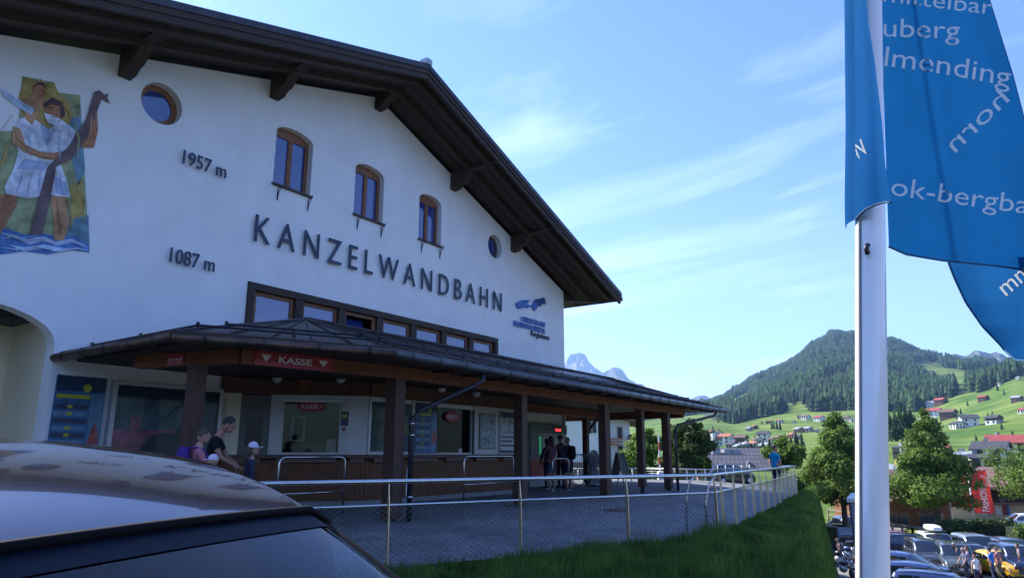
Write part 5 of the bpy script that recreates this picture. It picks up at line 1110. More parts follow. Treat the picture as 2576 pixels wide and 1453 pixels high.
for i_, (x, yt, w_, yb) in enumerate(sorted(((1810, 1076, 9, 1086), (1814, 1078, 8, 1088), (1812, 1053, 7, 1062), (1822, 1048, 7, 1060), (1903, 1066, 8, 1078), (1923, 1056, 7, 1064), (1935, 1054, 7, 1064), (1952, 1052, 10, 1078), (1960, 1054, 11, 1080), (1968, 1056, 11, 1082), (1947, 1060, 9, 1078), (2016, 1040, 7, 1052), (2328, 1060, 12, 1082), (2340, 1062, 10, 1082), (2352, 1050, 14, 1072), (2368, 1048, 12, 1068), (2415, 1058, 9, 1070), (2432, 1024, 8, 1036), (2452, 1005, 8, 1015), (2461, 1090, 10, 1108), (2500, 1035, 10, 1050), (2512, 1032, 12, 1048), (2530, 1062, 12, 1078), (2555, 1080, 12, 1096), (2428, 1132, 18, 1160), (2412, 1128, 16, 1150), (2395, 1120, 16, 1140), (2550, 975, 7, 985), (2496, 962, 7, 972), (2515, 955, 9, 970), (2535, 960, 8, 972), (1783, 1105, 6, 1114), (1846, 1100, 6, 1115), (1866, 1095, 8, 1112), (1902, 1092, 8, 1106)))):
    lo, hi = 150., 1400.
    for _ in range(26):
        md = (lo + hi) / 2; X = at_y(x, yb, md)[0]
        if yimg(X, md, terr(X, md))[1] > yb: lo = md
        else: hi = md
    conifer(nth(i_) + ' from the left of the lone dark trees on the green slopes', x, yt, md, w_, GM)
# ================================================================ houses
def solve(x, yb, lo=85., hi=1500.):
    for _ in range(28):
        md = (lo + hi) / 2; X = at_y(x, yb, md)[0]
        if yimg(X, md, terr(X, md))[1] > yb: lo = md
        else: hi = md
    return X, md, terr(X, md)
WALL = {'w': mat('house_white', (.72, .71, .67), .9, 0, .04, .5), 'c': mat('house_cream', (.62, .52, .30), .9, 0, .05, .5), 'b': wood('house_brown_wood', (.12, .06, .035)), 'g': mat('house_grey', (.30, .31, .33), .8, 0, .06, .4), 'o': mat('house_orange_wood', (.36, .15, .06), .8, 0, .15, .6), 'y': mat('house_yellow', (.62, .45, .15), .9, 0, .04)}
ROOF = {'r': mat('roof_red', (.30, .055, .05), .7, 0, .15, .5), 'k': mat('roof_dark', (.05, .05, .055), .6, 0, .2, .5), 'n': mat('roof_brown', (.13, .075, .055), .8, 0, .2, .5), 's': mat('roof_light_grey', (.33, .34, .36), .5, .2, .1, .5), 't': mat('roof_tile_orange', (.36, .13, .07), .8, 0, .15, .5)}
hpane = mat('house_pane', (.03, .035, .045), .1, 0, 0, spec=.7); hframe = mat('house_frame', (.55, .52, .46), .7, 0, 0)
def house(name, label, cat, X, Y, z, W, D_, H, rh, rz_, wall='w', roof='n', wood_top=False, nx=4, floors=2, group=None, ov=.9, balcony=False, chim=True, hip=False):
    fr = Frame((X, Y, z), rz_); t = thing(name, label, cat, (0, 0, 0), fr, group)
    m_ = MB(); hw, hd = W / 2, D_ / 2; m_.cur = 0
    # gable front on -y side: ridge runs along y
    m_.prism([(-hw, -hd, -2.5), (hw, -hd, -2.5), (hw, -hd, H), (0, -hd, H + rh), (-hw, -hd, H)], (0, D_, 0)); m_.build('wall', WALL[wall], t)
    if wood_top: m_ = MB(); m_.prism([(-hw - .04, -hd - .06, H * .52), (hw + .04, -hd - .06, H * .52), (hw + .04, -hd - .06, H), (0, -hd - .06, H + rh - .02), (-hw - .04, -hd - .06, H)], (0, D_ + .12, 0)); m_.build('timber_storey', WALL['b'], t)
    m_ = MB(); sl = rh / hw; th = .25
    for sg in (-1, 1): m_.prism([(0, -hd - ov, H + rh + .08), (sg * (hw + ov), -hd - ov, H - sl * ov + .08), (sg * (hw + ov), -hd - ov, H - sl * ov + .08 + th), (0, -hd - ov, H + rh + .08 + th)], (0, D_ + 2 * ov, 0))
    rf = m_.build('roof', ROOF[roof], t)
    if chim: m_ = MB(); m_.b2((hw * .3, hd * .2, H + rh * .5), (hw * .3 + .7, hd * .2 + .7, H + rh + .9)); m_.build('chimney', WALL['g'], rf)
    fh = H / floors
    for f_ in range(floors):
        for k in range(nx):
            cx_ = -hw + W * (k + .5) / nx; cz = fh * (f_ + .52); m_ = MB(); m_.b2((cx_ - .55, -hd - .10, cz - .7), (cx_ + .55, -hd + .05, cz + .7)); w1 = m_.build('window', hframe, t)
            m_ = MB(); m_.b2((cx_ - .44, -hd - .115, cz - .58), (cx_ + .44, -hd - .08, cz + .58)); m_.build('pane', hpane, w1)
        for k in range(max(2, int(D_ / 3.6))):
            cy_ = -hd + D_ * (k + .5) / max(2, int(D_ / 3.6))
            for sg in (-1, 1):
                m_ = MB(); m_.b2((sg * (hw + .10), cy_ - .55, fh * (f_ + .52) - .7), (sg * (hw - .05), cy_ + .55, fh * (f_ + .52) + .7)); w1 = m_.build('window', hpane, t)
    if balcony:
        for f_ in range(1, floors): m_ = MB(); m_.b2((-hw * .85, -hd - 1.1, fh * f_), (hw * .85, -hd - .0, fh * f_ + .12)); m_.b2((-hw * .85, -hd - 1.12, fh * f_ + .12), (hw * .85, -hd - 1.0, fh * f_ + 1.0)); m_.build('balcony', WALL['b'], t)
    return t
def hpx(label, x, yb, wpx, wall, roof, rz_=0, ratio=.8, hf=.42, rh=.2, wt=False, group=None, name='chalet', cat='house', nx=3, floors=2, bal=False, Y=None):
    X, Yd, z = solve(x, yb) if Y is None else (at_y(x, yb, Y)[0], Y, at_y(x, yb, Y)[2]); W = wpx / 1818 * Yd
    W = W / (abs(math.cos(rz_)) + ratio * abs(math.sin(rz_))); return house(name, label, cat, X, Yd, z, W, W * ratio, W * hf, W * rh, rz_, wall, roof, wt, nx=nx, floors=floors, group=group, ov=W * .07, balcony=bal)
GH = 'small chalets on the far green slope'; GV = 'village houses below the meadow'
far = [(1899, 1078, 17, 'b', 't', .3), (1936, 1063, 12, 'b', 'r', .6), (1963, 1063, 16, 'w', 'r', .4), (1931, 1084, 0, 'w', 'k', 0), (2012, 1052, 14, 'w', 'n', .3), (2028, 1055, 24, 'w', 'n', .5), (1998, 1063, 8, 'w', 'n', 0), (2062, 1059, 28, 'w', 'r', .5), (2010, 1087, 24, 'b', 's', .4), (2034, 1085, 24, 'g', 's', .5), (2055, 1087, 14, 'w', 'n', .2), (2130, 1057, 22, 'c', 'n', .6), (2145, 1060, 16, 'w', 'n', .1), (2116, 1085, 16, 'w', 's', .4), (2150, 1094, 26, 'w', 'n', .5), (2112, 1098, 18, 'w', 'n', .2), (1885, 1083, 18, 'g', 's', .5)]
lab = {0: 'orange brown hay barn beside a lone tree high on the left meadow', 2: 'white chalet with red roof half behind the round copse', 5: 'white chalet with brown roof, upper row on the far slope', 7: 'wide white chalet with reddish roof, upper row left of the linden top', 11: 'cream chalet with brown roof behind the linden top', 16: 'grey hay hut beside a bush in the middle of the meadow'}
for i, (x, yb, w_, wa, ro, rz_) in enumerate(far):
    if w_: hpx(lab.get(i) or nth(sum(1 for j, f_ in enumerate(far) if j not in lab and f_[2] and (f_[0], j) < (x, i))) + ' from the left of the tiny chalets on the far green slope', x, yb, w_, wa, ro, rz_, group=None if i in lab else GH, nx=2, floors=1 if w_ < 15 else 2)
vill = [(1790, 1100, 30, 'w', 'r', .5), (1806, 1099, 24, 'w', 'n', .2), (1781, 1112, 22, 'w', 'r', -.3), (1828, 1115, 42, 'w', 't', .9), (1866, 1117, 40, 'b', 'n', .9), (1847, 1118, 14, 'o', 't', .2), (1842, 1130, 30, 'w', 'k', .6), (1908, 1118, 26, 'w', 'n', .1), (1922, 1108, 40, 'w', 'k', 1.0), (1897, 1130, 34, 'w', 't', .5), (1928, 1136, 38, 'w', 's', .6), (1945, 1115, 22, 'w', 'n', .2), (1954, 1108, 16, 'o', 't', .4), (1966, 1108, 18, 'w', 'n', 0), (1876, 1130, 28, 'w', 's', .3), (1994, 1102, 22, 'o', 't', .3), (2008, 1106, 20, 'w', 'n', .3), (1860, 1134, 26, 'g', 's', .2)]
lv = {3: 'long white village house with orange roof right of the church', 4: 'long brown village house with flat pitched roof above the barn', 9: 'white village house with bright orange roof above the barn ridge', 10: 'white house with pale grey roof just behind the barn ridge end', 8: 'village house with long dark roof behind the barn', 0: 'white village house with red roof above the church'}
for i, (x, yb, w_, wa, ro, rz_) in enumerate(vill): hpx(lv.get(i) or nth(sum(1 for j, f_ in enumerate(vill) if j not in lv and (f_[0], j) < (x, i))) + ' from the left of the small village houses behind the barn', x, yb, w_, wa, ro, rz_, hf=.5, group=None if i in lv else GV, nx=3)
mid = [(2338, 1012, 16, 'w', 's', .5, 'white chalet with grey roof at the forest edge'), (2345, 1023, 30, 'w', 's', .7, 'white chalet with pale grey roof beside the red roofed one high on the right meadow'), (2368, 1017, 34, 'b', 'r', .5, 'brown chalet with red roof high on the right meadow'), (2366, 1000, 16, 'g', 'n', .2, 'small grey hay hut right under the forest edge'), (2312, 1014, 16, 'w', 's', .2, 'small white house with pale roof at the left forest edge'), (2352, 1048, 46, 'w', 'r', .7, 'white house with red roof in the middle of the right meadow'), (2330, 1043, 18, 'w', 'n', .3, 'small timber house left of the red roofed white house'), (2388, 1052, 48, 'b', 'n', .7, 'brown timber chalet beside the red roofed white house'), (2328, 1068, 34, 'o', 's', .4, 'orange timber house with light roof above the linden'), (2410, 1077, 30, 'w', 'k', .1, 'tall white house end with dark roof'), (2438, 1072, 52, 'w', 'k', 1.2, 'long white guesthouse with dark roof on the right meadow'), (2502, 1065, 42, 'w', 'k', .5, 'dark timber barn on white base standing alone right'), (2475, 1008, 28, 'b', 'r', .5, 'dark barn with red roof between two trees'), (2560, 1010, 30, 'b', 's', .5, 'grey roofed barn on the upper right meadow'), (2574, 1038, 22, 'w', 'r', .3, 'white house with red roof cut by the right edge'), (2515, 969, 14, 'w', 'n', .4, 'tiny white chalet high up by the right forest'), (2563, 953, 12, 'w', 's', .3, 'tiny pale hut at the upper right forest rim'), (2505, 930, 9, 'w', 'n', .3, 'tiny hut on the high clearing')]
for x, yb, w_, wa, ro, rz_, lb in mid: hpx(lb, x, yb, w_, wa, ro, rz_, nx=3, wt=(wa == 'w' and ro == 'k' and w_ < 45 and x > 2490))
hpx('yellow box shaped house with dark roof left of the linden top', 2270, 1150, 36, 'y', 'k', .3, hf=.75, rh=.06, Y=150, name='yellow_house')
hpx('big white chalet with dark roof and white balconies behind the red shop', 2500, 1168, 110, 'w', 'k', .8, hf=.42, rh=.2, Y=140, nx=4, floors=2, bal=True)
hpx('long house with bright red roof behind the dark roofed chalet', 2535, 1142, 100, 'w', 'r', 1.2, hf=.3, rh=.2, Y=165)
hpx('white house with pale grey roof left of the yellowish house', 2432, 1170, 60, 'w', 's', .8, hf=.5, rh=.12, Y=130)
hpx('pale yellow house with dark grey roof above the red shop', 2470, 1180, 70, 'c', 'k', 1.1, hf=.42, rh=.14, Y=125)
hpx('house with pink red roof behind the linden crown', 2370, 1140, 50, 'w', 'r', .9, hf=.3, rh=.18, Y=160)
# church with white tower
X, Y, z = solve(1802, 1122); fr = Frame((X, Y, z), .5); k = Y / 1818; t = thing('village_church', 'small white church with red roof and slim pointed tower in the village', 'church', (0, 0, 0), fr)
m = MB(); m.prism([(-9 * k, 0, -3), (22 * k, 0, -3), (22 * k, 0, 15 * k), (-9 * k, 0, 15 * k)], (0, 14 * k, 0)); m.build('nave', WALL['w'], t)
m = MB(); m.prism([(0, -1 * k, 14 * k), (0, 15 * k, 14 * k), (0, 7 * k, 25 * k)], (22 * k, 0, 0)); m.build('roof', ROOF['t'], t)
m = MB(); m.b2((-8 * k, 2 * k, -3), (-1 * k, 9 * k, 34 * k)); m.build('tower', WALL['w'], t); m = MB(); m.add([(-9 * k, 1 * k, 34 * k), (0, 1 * k, 34 * k), (0, 10 * k, 34 * k), (-9 * k, 10 * k, 34 * k), (-4.5 * k, 5.5 * k, 54 * k)], [(0, 1, 4), (1, 2, 4), (2, 3, 4), (3, 0, 4)]); m.build('spire', ROOF['n'], t)
for j in range(4): m = MB(); m.b2(((3 + 5 * j) * k, -.1, 4 * k), ((5 + 5 * j) * k, .3, 11 * k)); m.build('window', hpane, t)
# ---------------------------------------------------------------- hotel beyond the porch
hx, hy = at_y(1437, 1203, 85)[0], 85
fr = Frame((hx, hy, -1.8), R(-8)); ht = thing('white_hotel', 'white three storey hotel with balcony seen between the porch posts', 'hotel', (0, 0, 0), fr)
HW = 3.5; m = MB(); m.b2((-8, 0, -1), (HW, 16, 8.2)); m.build('wall', WALL['w'], ht)
m = MB(); m.b2((-8.02, -.06, -1), (HW + .02, -.0, 2.0)); m.build('stone_base', mat('brown_base', (.22, .15, .11), .8, 0, .15, 2), ht)
m = MB(); m.prism([(-9, -1.0, 8.2), (HW + .4, -1.0, 7.9), (HW + .4, -1.0, 8.2), (-9, -1.0, 9.2)], (0, 18, 0)); m.build('roof', ROOF['n'], ht)
for a, b, c, d in ((2.55, 3.1, 5.3, 6.8),): m = MB(); m.b2((a, -.08, c), (b, .04, d)); w1 = m.build('window', hframe, ht); m = MB(); m.b2((a + .06, -.1, c + .06), (b - .06, -.07, d - .06)); m.build('pane', hpane, w1)
m = MB(); m.b2((1.95, -.12, 5.3), (2.5, -.03, 6.8)); m.build('shutter', iron, ht)
m = MB(); m.prism([(x, -.08, z) for x, z in [(2.2, 1.8)] + arc(2.7, 2.8, .5, .6, 180, 0, 8) + [(3.2, 1.8)]], (0, .1, 0)); m.build('arched_window', hpane, ht)
text_mb('DORF\nTAL\nhnen', .6, (-1.3, -.10, 1.9), depth=.02, width=1.5, height=1.5, bold=.02)[0].build('lettering', navy, ht)
m = MB(); m.tube([(HW - .12, -.12, 0), (HW - .12, -.12, 8)], .07, 6); m.build('downpipe', alu, ht)
m = MB(); m.b2((HW + .02, 3, -1), (HW + 3.5, 16, 7.4)); m.build('wing', WALL['w'], ht)
m = MB(); m.prism([(HW + .1, 1.8, 7.4), (HW + 4.9, 1.8, 6.5), (HW + 4.9, 1.8, 6.8), (HW + .1, 1.8, 8.0)], (0, 15, 0)); m.build('wing_roof', ROOF['n'], ht)
for z0, z1 in ((4.8, 6.1), (2.5, 3.9)):
    m = MB(); m.b2((HW + 1.9, 2.92, z0 - .1), (HW + 2.75, 3.04, z1 + .1)); w1 = m.build('window', hframe, ht); m = MB(); m.b2((HW + 2.05, 2.9, z0), (HW + 2.6, 2.93, z1)); m.build('pane', hpane, w1)
for dz in (0, -.32, -.64): m = MB(); m.b2((HW + .3, 2.1, 4.6 + dz), (HW + 2.6 - (.3 if dz < -.5 else 0), 2.2, 4.8 + dz)); m.build('balcony_board', WALL['o'], ht)
m = MB(); m.b2((HW + 2.0, 2.5, 2.0), (HW + 3.0, 3, 2.35)); m.build('flower_box', WALL['b'], ht)
m = MB(); m.b2((HW + 3.3, 2.0, 3.9), (HW + 4.9, 3.2, 5.2)); m.build('side_balcony', WALL['b'], ht)
# ---------------------------------------------------------------- big barn roof in the middle distance
bt = thing('long_barn', 'long low building with big dark panelled roof and three small dormers', 'barn', (at_y(1860, 1140, 58)[0], 58, -3.6))
def bp(x, y, Y): return at_y(x, y, Y)
ra, rb_, rc, rd = bp(1762, 1127, 66), bp(1917, 1127.5, 66), bp(1946, 1183, 54), bp(1745, 1176, 54)
zr_ = (ra[2] + rb_[2]) / 2; ze = (rc[2] + rd[2]) / 2; ra = (ra[0], 66, zr_); rb_ = (rb_[0], 66, zr_); rc = (rc[0], 54, ze); rd = (rd[0], 54, ze)
pan = mat('roof_panel_dark', (.05, .047, .055), .7, 0, .15, .7); seam = mat('roof_seam_grey', (.16, .15, .16), .7, 0, 0)
nu, nv = 17, 5
for i in range(nu):
    for j in range(nv):
        def P_(u, v): a = lerp(ra, rb_, u); b = lerp(rd, rc, u); return lerp(a, b, v)
        g = .05; u0, u1, v0, v1 = (i + g) / nu, (i + 1 - g) / nu, (j + g * .6) / nv, (j + 1 - g * .6) / nv; m = MB(); m.prism([P_(u0, v0), P_(u1, v0), P_(u1, v1), P_(u0, v1)], (0, 0, .05)); m.build('roof_panel', pan, bt)
m = MB(); m.prism([ra, rb_, rc, rd], (0, 0, -.15)); m.prism([ra, rb_, (rb_[0] + 2, 78, ze), (ra[0] - 2, 78, ze)], (0, 0, -.15)); m.build('roof', seam, bt)
m = MB(); m.prism([(rd[0] + 1, 55, ze - .1), (rc[0] - 1.4, 55, ze - .1), (rc[0] - 1.4, 55, -4.5), (rd[0] + 1, 55, -4.5)], (0, 20, 0)); m.build('wall', mat('pink_shingle', (.30, .17, .14), .85, 0, .2, 1.2), bt)
for j in range(7): m = MB(); m.b2((rd[0] + 1, 54.93, -3.6 + j * .35), (rc[0] - 1.5, 54.99, -3.32 + j * .35)); m.build('shingle_row', MATS['pink_shingle'], bt)
for x_, y_ in ((1790, 1135), (1819, 1137), (1837, 1137)):
    c = bp(x_, y_, 63.5); m = MB(); m.b2((c[0] - .35, c[1] - 1.6, c[2] - .7), (c[0] + .35, c[1] + .4, c[2] + .25)); m.build('dormer', ROOF['s'], bt); 
c = bp(1780, 1125, 67); m = MB(); m.prism([(c[0] - .9, c[1], c[2] - .6), (c[0] + .9, c[1], c[2] - .6), (c[0] + .9, c[1], c[2] + .35), (c[0] + .5, c[1], c[2] + .62), (c[0] - .5, c[1], c[2] + .62), (c[0] - .9, c[1], c[2] + .35)], (0, 2, 0)); m.build('roof_hut', ROOF['s'], bt)
m = MB(); m.prism([(rd[0] + 4.2, 54.9, ze - .1), (rd[0] + 5.4, 54.9, ze - .1), (rd[0] + 4.4, 54.9, ze + .6)], (0, .3, 0)); m.build('gable_board', seam, bt)
# ---------------------------------------------------------------- shop, timber house, metal hall, hedge, fence
S = 79.5; z0 = PZ - .1; zs = lambda y: at_y(2450, y, S)[2]; xs_ = lambda x, y=1240: at_y(x, y, S)[0]
sh = thing('shop_building', 'two storey shop with brown roof, white ground floor and red doors', 'shop', ((xs_(2405) + xs_(2560)) / 2, S, z0))
m = MB(); m.b2((xs_(2380), S, z0 - 1), (xs_(2620), S + 16, zs(1262))); m.build('wall', WALL['c'], sh)
m = MB(); m.b2((xs_(2395), S + .6, zs(1262)), (xs_(2620), S + 15, zs(1226))); m.build('upper_wall', wood('shop_dark_wood', (.07, .035, .025)), sh)
m = MB(); m.prism([(xs_(2380), S - 1.6, zs(1222)), (xs_(2640), S - 1.6, zs(1222)), (xs_(2640), S + 7, zs(1176)), (xs_(2400), S + 7, zs(1176))], (0, 0, -.3)); m.build('roof', mat('shop_roof', (.20, .10, .085), .8, 0, .12, .5), sh)
m = MB(); m.b2((xs_(2440), S - 1.8, zs(1266)), (xs_(2640), S + .4, zs(1260))); m.build('canopy', WALL['b'], sh)
for a, b, mt in ((2462, 2476, WALL['w']), (2480, 2492, mat('shop_display', (.35, .33, .24), .3, 0, .4, 3)), (2496, 2512, WALL['w']), (2516, 2524, ROOF['r']), (2526, 2532, mat('blue_panel', (.02, .12, .45), .5, 0, 0))):
    m = MB(); m.b2((xs_(a), S - .1, zs(1294)), (xs_(b), S + .1, zs(1268))); m.build('shop_window', mt, sh)
for a in (2450, 2462, 2474, 2486): m = MB(); m.b2((xs_(a), S + .45, zs(1252)), (xs_(a + 5), S + .62, zs(1232))); m.build('window', mat('pink_white', (.6, .45, .42), .6, 0, 0), sh)
m = MB(); m.b2((xs_(2484), S - 1.75, zs(1258)), (xs_(2500), S - 1.6, zs(1250))); m.build('sign_box', darkp, sh)
def banner(label, x, y0, y1, wpx, Y, txt, logo=True):
    a = at_y(x, y0, Y); b = at_y(x, y1, Y); zt_, zb = a[2], b[2]; W = wpx / 1818 * Y; X = at_y(x, (y0 + y1) / 2, Y)[0]; t = thing('banner_flag', label, 'banner', (X - W * .6, Y, terr(X, Y)), group=None)
    m_ = MB(); m_.tube([(X - W * .6, Y, terr(X, Y) - .5), (X - W * .6, Y, zt_ + .5)], .06, 8); m_.build('pole', whitep, t)
    rows = [[(X - W / 2 + W * u, Y + .25 * math.sin(u * 5 + v * 2), zb + (zt_ - zb) * v) for u in np.linspace(0, 1, 7)] for v in np.linspace(0, 1, 9)]; m_ = MB(); m_.grid(rows); m_.build('cloth', mat('banner_red', (.52, .045, .045), .75, 0, .06, 1, transl=.3), t)
    m_ = MB(); m_.tube([(X - W * .6, Y, zt_ + .05), (X + W * .5, Y, zt_ + .05)], .04, 6); m_.build('arm', whitep, t)
    if txt: text_mb(txt, 1, (X + W * .22, Y - .30, zb + (zt_ - zb) * .05), ax=(0, 0, 1), up=(-1, 0, 0), depth=.01, width=(zt_ - zb) * .52, height=W * .42, bold=.02)[0].build('lettering', whitep, t)
    if logo:
        cz = zb + (zt_ - zb) * .74; m_ = MB(); m_.tube([(X + W * .32 * math.cos(q_), Y - .30, cz + W * .3 * math.sin(q_)) for q_ in np.linspace(-2.6, 1.6, 14)], .07, 5); m_.build('emblem', whitep, t)
banner('tall red banner reading FASHION in white on a white pole', 2468, 1182, 1290, 44, 70, 'FASHION')
banner('red banner without readable text, left and half behind the linden crown', 2412, 1192, 1275, 44, 72, None, False)
LY = 71; bx0 = at_y(2240, 1300, LY)[0]; zb_ = PZ - .2; zt_ = at_y(2300, 1252, LY)[2]
tb = thing('timber_lodge', 'reddish brown timber building with framed windows under the linden crown', 'building', ((bx0 + 4), LY, zb_)); m = MB(); m.b2((at_y(2238, 1300, LY)[0], LY, zb_ - 1), (at_y(2392, 1300, LY)[0], LY + 12, zt_)); m.build('wall', wood('lodge_wood', (.22, .085, .04)), tb)
m = MB(); m.prism([(at_y(2230, 1300, LY)[0], LY - 1.4, zt_ - .3), (at_y(2400, 1300, LY)[0], LY - 1.4, zt_ - .3), (at_y(2400, 1300, LY)[0], LY + 6, zt_ + 2.3), (at_y(2230, 1300, LY)[0], LY + 6, zt_ + 2.3)], (0, 0, .3)); m.build('roof', ROOF['n'], tb)
for x_ in (2250, 2275, 2322, 2342, 2363):
    a = at_y(x_, 1308, LY - .1); m = MB(); m.b2((a[0] - .52, LY - .15, a[2] - .8), (a[0] + .52, LY, a[2] + .75)); w1 = m.build('window', WALL['o'], tb); m = MB(); m.b2((a[0] - .4, LY - .18, a[2] - .68), (a[0] + .4, LY - .14, a[2] + .62)); m.build('pane', hpane, w1)
a0, a1 = at_y(2175, 1160, 110), at_y(2300, 1248, 110); mh = thing('metal_hall', 'grey hall with pale metal roof behind the flagpole', 'hall', ((a0[0] + a1[0]) / 2, 110, a1[2])); zr1 = at_y(2250, 1164, 118)[2]; zr0 = at_y(2250, 1186, 110)[2]
m = MB(); m.b2((a0[0], 110.5, a1[2] - 2), (a1[0], 125, zr0)); m.build('wall', mat('hall_grey', (.16, .16, .18), .7, 0, .05), mh); nP = 9
for k_ in range(nP): xa, xb = a0[0] - .5 + (a1[0] - a0[0] + 1) * k_ / nP, a0[0] - .5 + (a1[0] - a0[0] + 1) * (k_ + .95) / nP; m = MB(); m.prism([(xa, 109.8, zr0), (xb, 109.8, zr0), (xb, 119, zr1), (xa, 119, zr1)], (0, 0, .2)); m.build('roof_panel', ROOF['s'], mh)
# hedge (leaf mass) and rail fence
hd = thing('clipped_hedge', 'long dark clipped hedge at the back of the car park', 'hedge', (at_y(2460, 1350, 57)[0], 57, PZ)); bl = []
xh0, xh1 = at_y(2392, 1350, 57)[0], at_y(2560, 1350, 57)[0]
m = MB(); m.b2((xh0 + .3, 56.6, PZ - .3), (xh1, 58.0, PZ + 1.55)); m.build('core', mat('hedge_core', (.012, .022, .008), .95, 0, .2), hd)
for k_ in range(90): bl.append((random.uniform(xh0, xh1 + .3), random.uniform(56.4, 58.2), PZ + random.choice((.35, .8, 1.25, 1.6)), .55, .35, .3))
leaf_cloud('foliage', bl, 9000, .10, leafC, hd, shell=.75)
hd2 = thing('clipped_hedge', 'short bright green hedge at the right edge below the white car', 'hedge', (at_y(2566, 1350, 53)[0], 53, PZ)); m = MB(); x0_, x1_ = at_y(2556, 1350, 53)[0], at_y(2620, 1350, 53)[0]; m.b2((x0_, 52.6, PZ - .3), (x1_, 54, PZ + 1.7)); m.build('core', mat('hedge_core', (.02, .04, .01), .95, 0, .2), hd2)
leaf_cloud('foliage', [(random.uniform(x0_, x1_), random.uniform(52.4, 54), PZ + random.choice((.4, .9, 1.4, 1.7)), .5, .4, .32) for _ in range(36)], 4000, .10, leafA, hd2, shell=.75)
gwood = wood('weathered_fence_wood', (.30, .26, .21), .8)
def rail_fence(label, pts, n, h=1.15):
    t = thing('rail_fence', label, 'fence', pts[0]); P = [Vector(p) for p in pts]
    for i in range(len(P) - 1):
        for hh in (h * .45, h * .9): m_ = MB(); m_.beam(P[i] + Vector((0, -.06, hh)), P[i + 1] + Vector((0, -.06, hh)), .06, .16); m_.build('rail', gwood, t)
        for k_ in range(n + 1): p = P[i].lerp(P[i + 1], k_ / n); m_ = MB(); m_.b2((p.x - .07, p.y - .02, p.z - .4), (p.x + .07, p.y + .12, p.z + h)); m_.build('post', gwood, t)
fp = [at_y(x_, y_, Y_) for x_, y_, Y_ in ((2225, 1352, 63), (2300, 1362, 60), (2385, 1376, 57.6))]
rail_fence('weathered grey rail fence sloping down behind the parked cars', fp, 3, 1.3)
fp = [at_y(x_, y_, Y_) for x_, y_, Y_ in ((2085, 1300, 76), (2165, 1312, 72))]; rail_fence('short pale rail fence on the path behind the linden trunk', [(p[0], p[1], p[2] - .2) for p in fp], 2, 1.1)
fp = [at_y(x_, y_, Y_) for x_, y_, Y_ in ((1400, 1226, 40), (1620, 1224, 40), (1800, 1230, 38))]; 
t = thing('wire_fence', 'thin pale wire mesh fence beyond the porch, before the maple', 'fence', fp[0])
for a, b in zip(fp, fp[1:]):
    for k_ in range(8): p = lerp(a, b, k_ / 8); m = MB(); m.tube([(p[0], p[1], p[2] - .3), (p[0], p[1], p[2] + 1.0)], .03, 6); m.build('post', alu, t)
    for hh in np.linspace(.05, .95, 9): m = MB(); m.tube([(a[0], a[1], a[2] + hh), (b[0], b[1], b[2] + hh)], .008, 4); m.build('wire', alu, t)
    m = MB(); m.tube([(a[0], a[1], a[2] + 1.0), (b[0], b[1], b[2] + 1.0)], .03, 6); m.build('top_rail', alu, t)
# barrier boom: tall red and white pole
c = at_y(1659, 1140, 34); zb_ = at_y(1663, 1225, 34)[2]; zt_ = at_y(1655, 1093, 34)[2]; t = thing('barrier_boom', 'raised red and white striped barrier boom behind the last porch post', 'barrier', (c[0], 34, zb_)); n = 7
for k_ in range(n): m = MB(); m.b2((c[0] - .035, 33.97, zb_ + (zt_ - zb_) * k_ / n), (c[0] + .035, 34.03, zb_ + (zt_ - zb_) * (k_ + 1) / n)); m.build('boom_segment', whitep if k_ % 2 == 0 else mat('stripe_red', (.5, .04, .03), .5, 0, 0), t)
m = MB(); m.b2((c[0] - .12, 33.85, zb_ - .4), (c[0] + .12, 34.15, zb_ + .7)); m.build('housing', whitep, t)
# raised road railing before the barn
ra_, rb2 = at_y(1745, 1170, 50), at_y(1885, 1166, 50); t = thing('road_railing', 'white tubular railing on the raised road before the barn', 'railing', (ra_[0], 50, ra_[2] - 1))
for dz in (0, -.28): m = MB(); m.tube([(ra_[0], 50, ra_[2] + dz), (rb2[0], 50, rb2[2] + dz)], .03, 6); m.build('rail', alu, t)
for k_ in range(8): p = lerp(ra_, rb2, k_ / 7); m = MB(); m.tube([(p[0], 50, p[2] - 1), (p[0], 50, p[2])], .03, 6); m.build('post', alu, t)
m = MB(); m.b2((ra_[0] - 6, 50.05, -4.5), (rb2[0] + 1.0, 54, -1.07)); m.build('raised_road', mat('retaining_wall', (.26, .17, .14), .85, 0, .15, 1), kind='structure')
# lantern mast on the meadow
X, Y, z = solve(1852, 1040, 500); m = MB(); m.tube([(X, Y, z), (X, Y, z + 24)], [.5, .3], 6); m.build('radio_mast', whitep, None, label='thin white mast at the forest foot left', cat='mast')
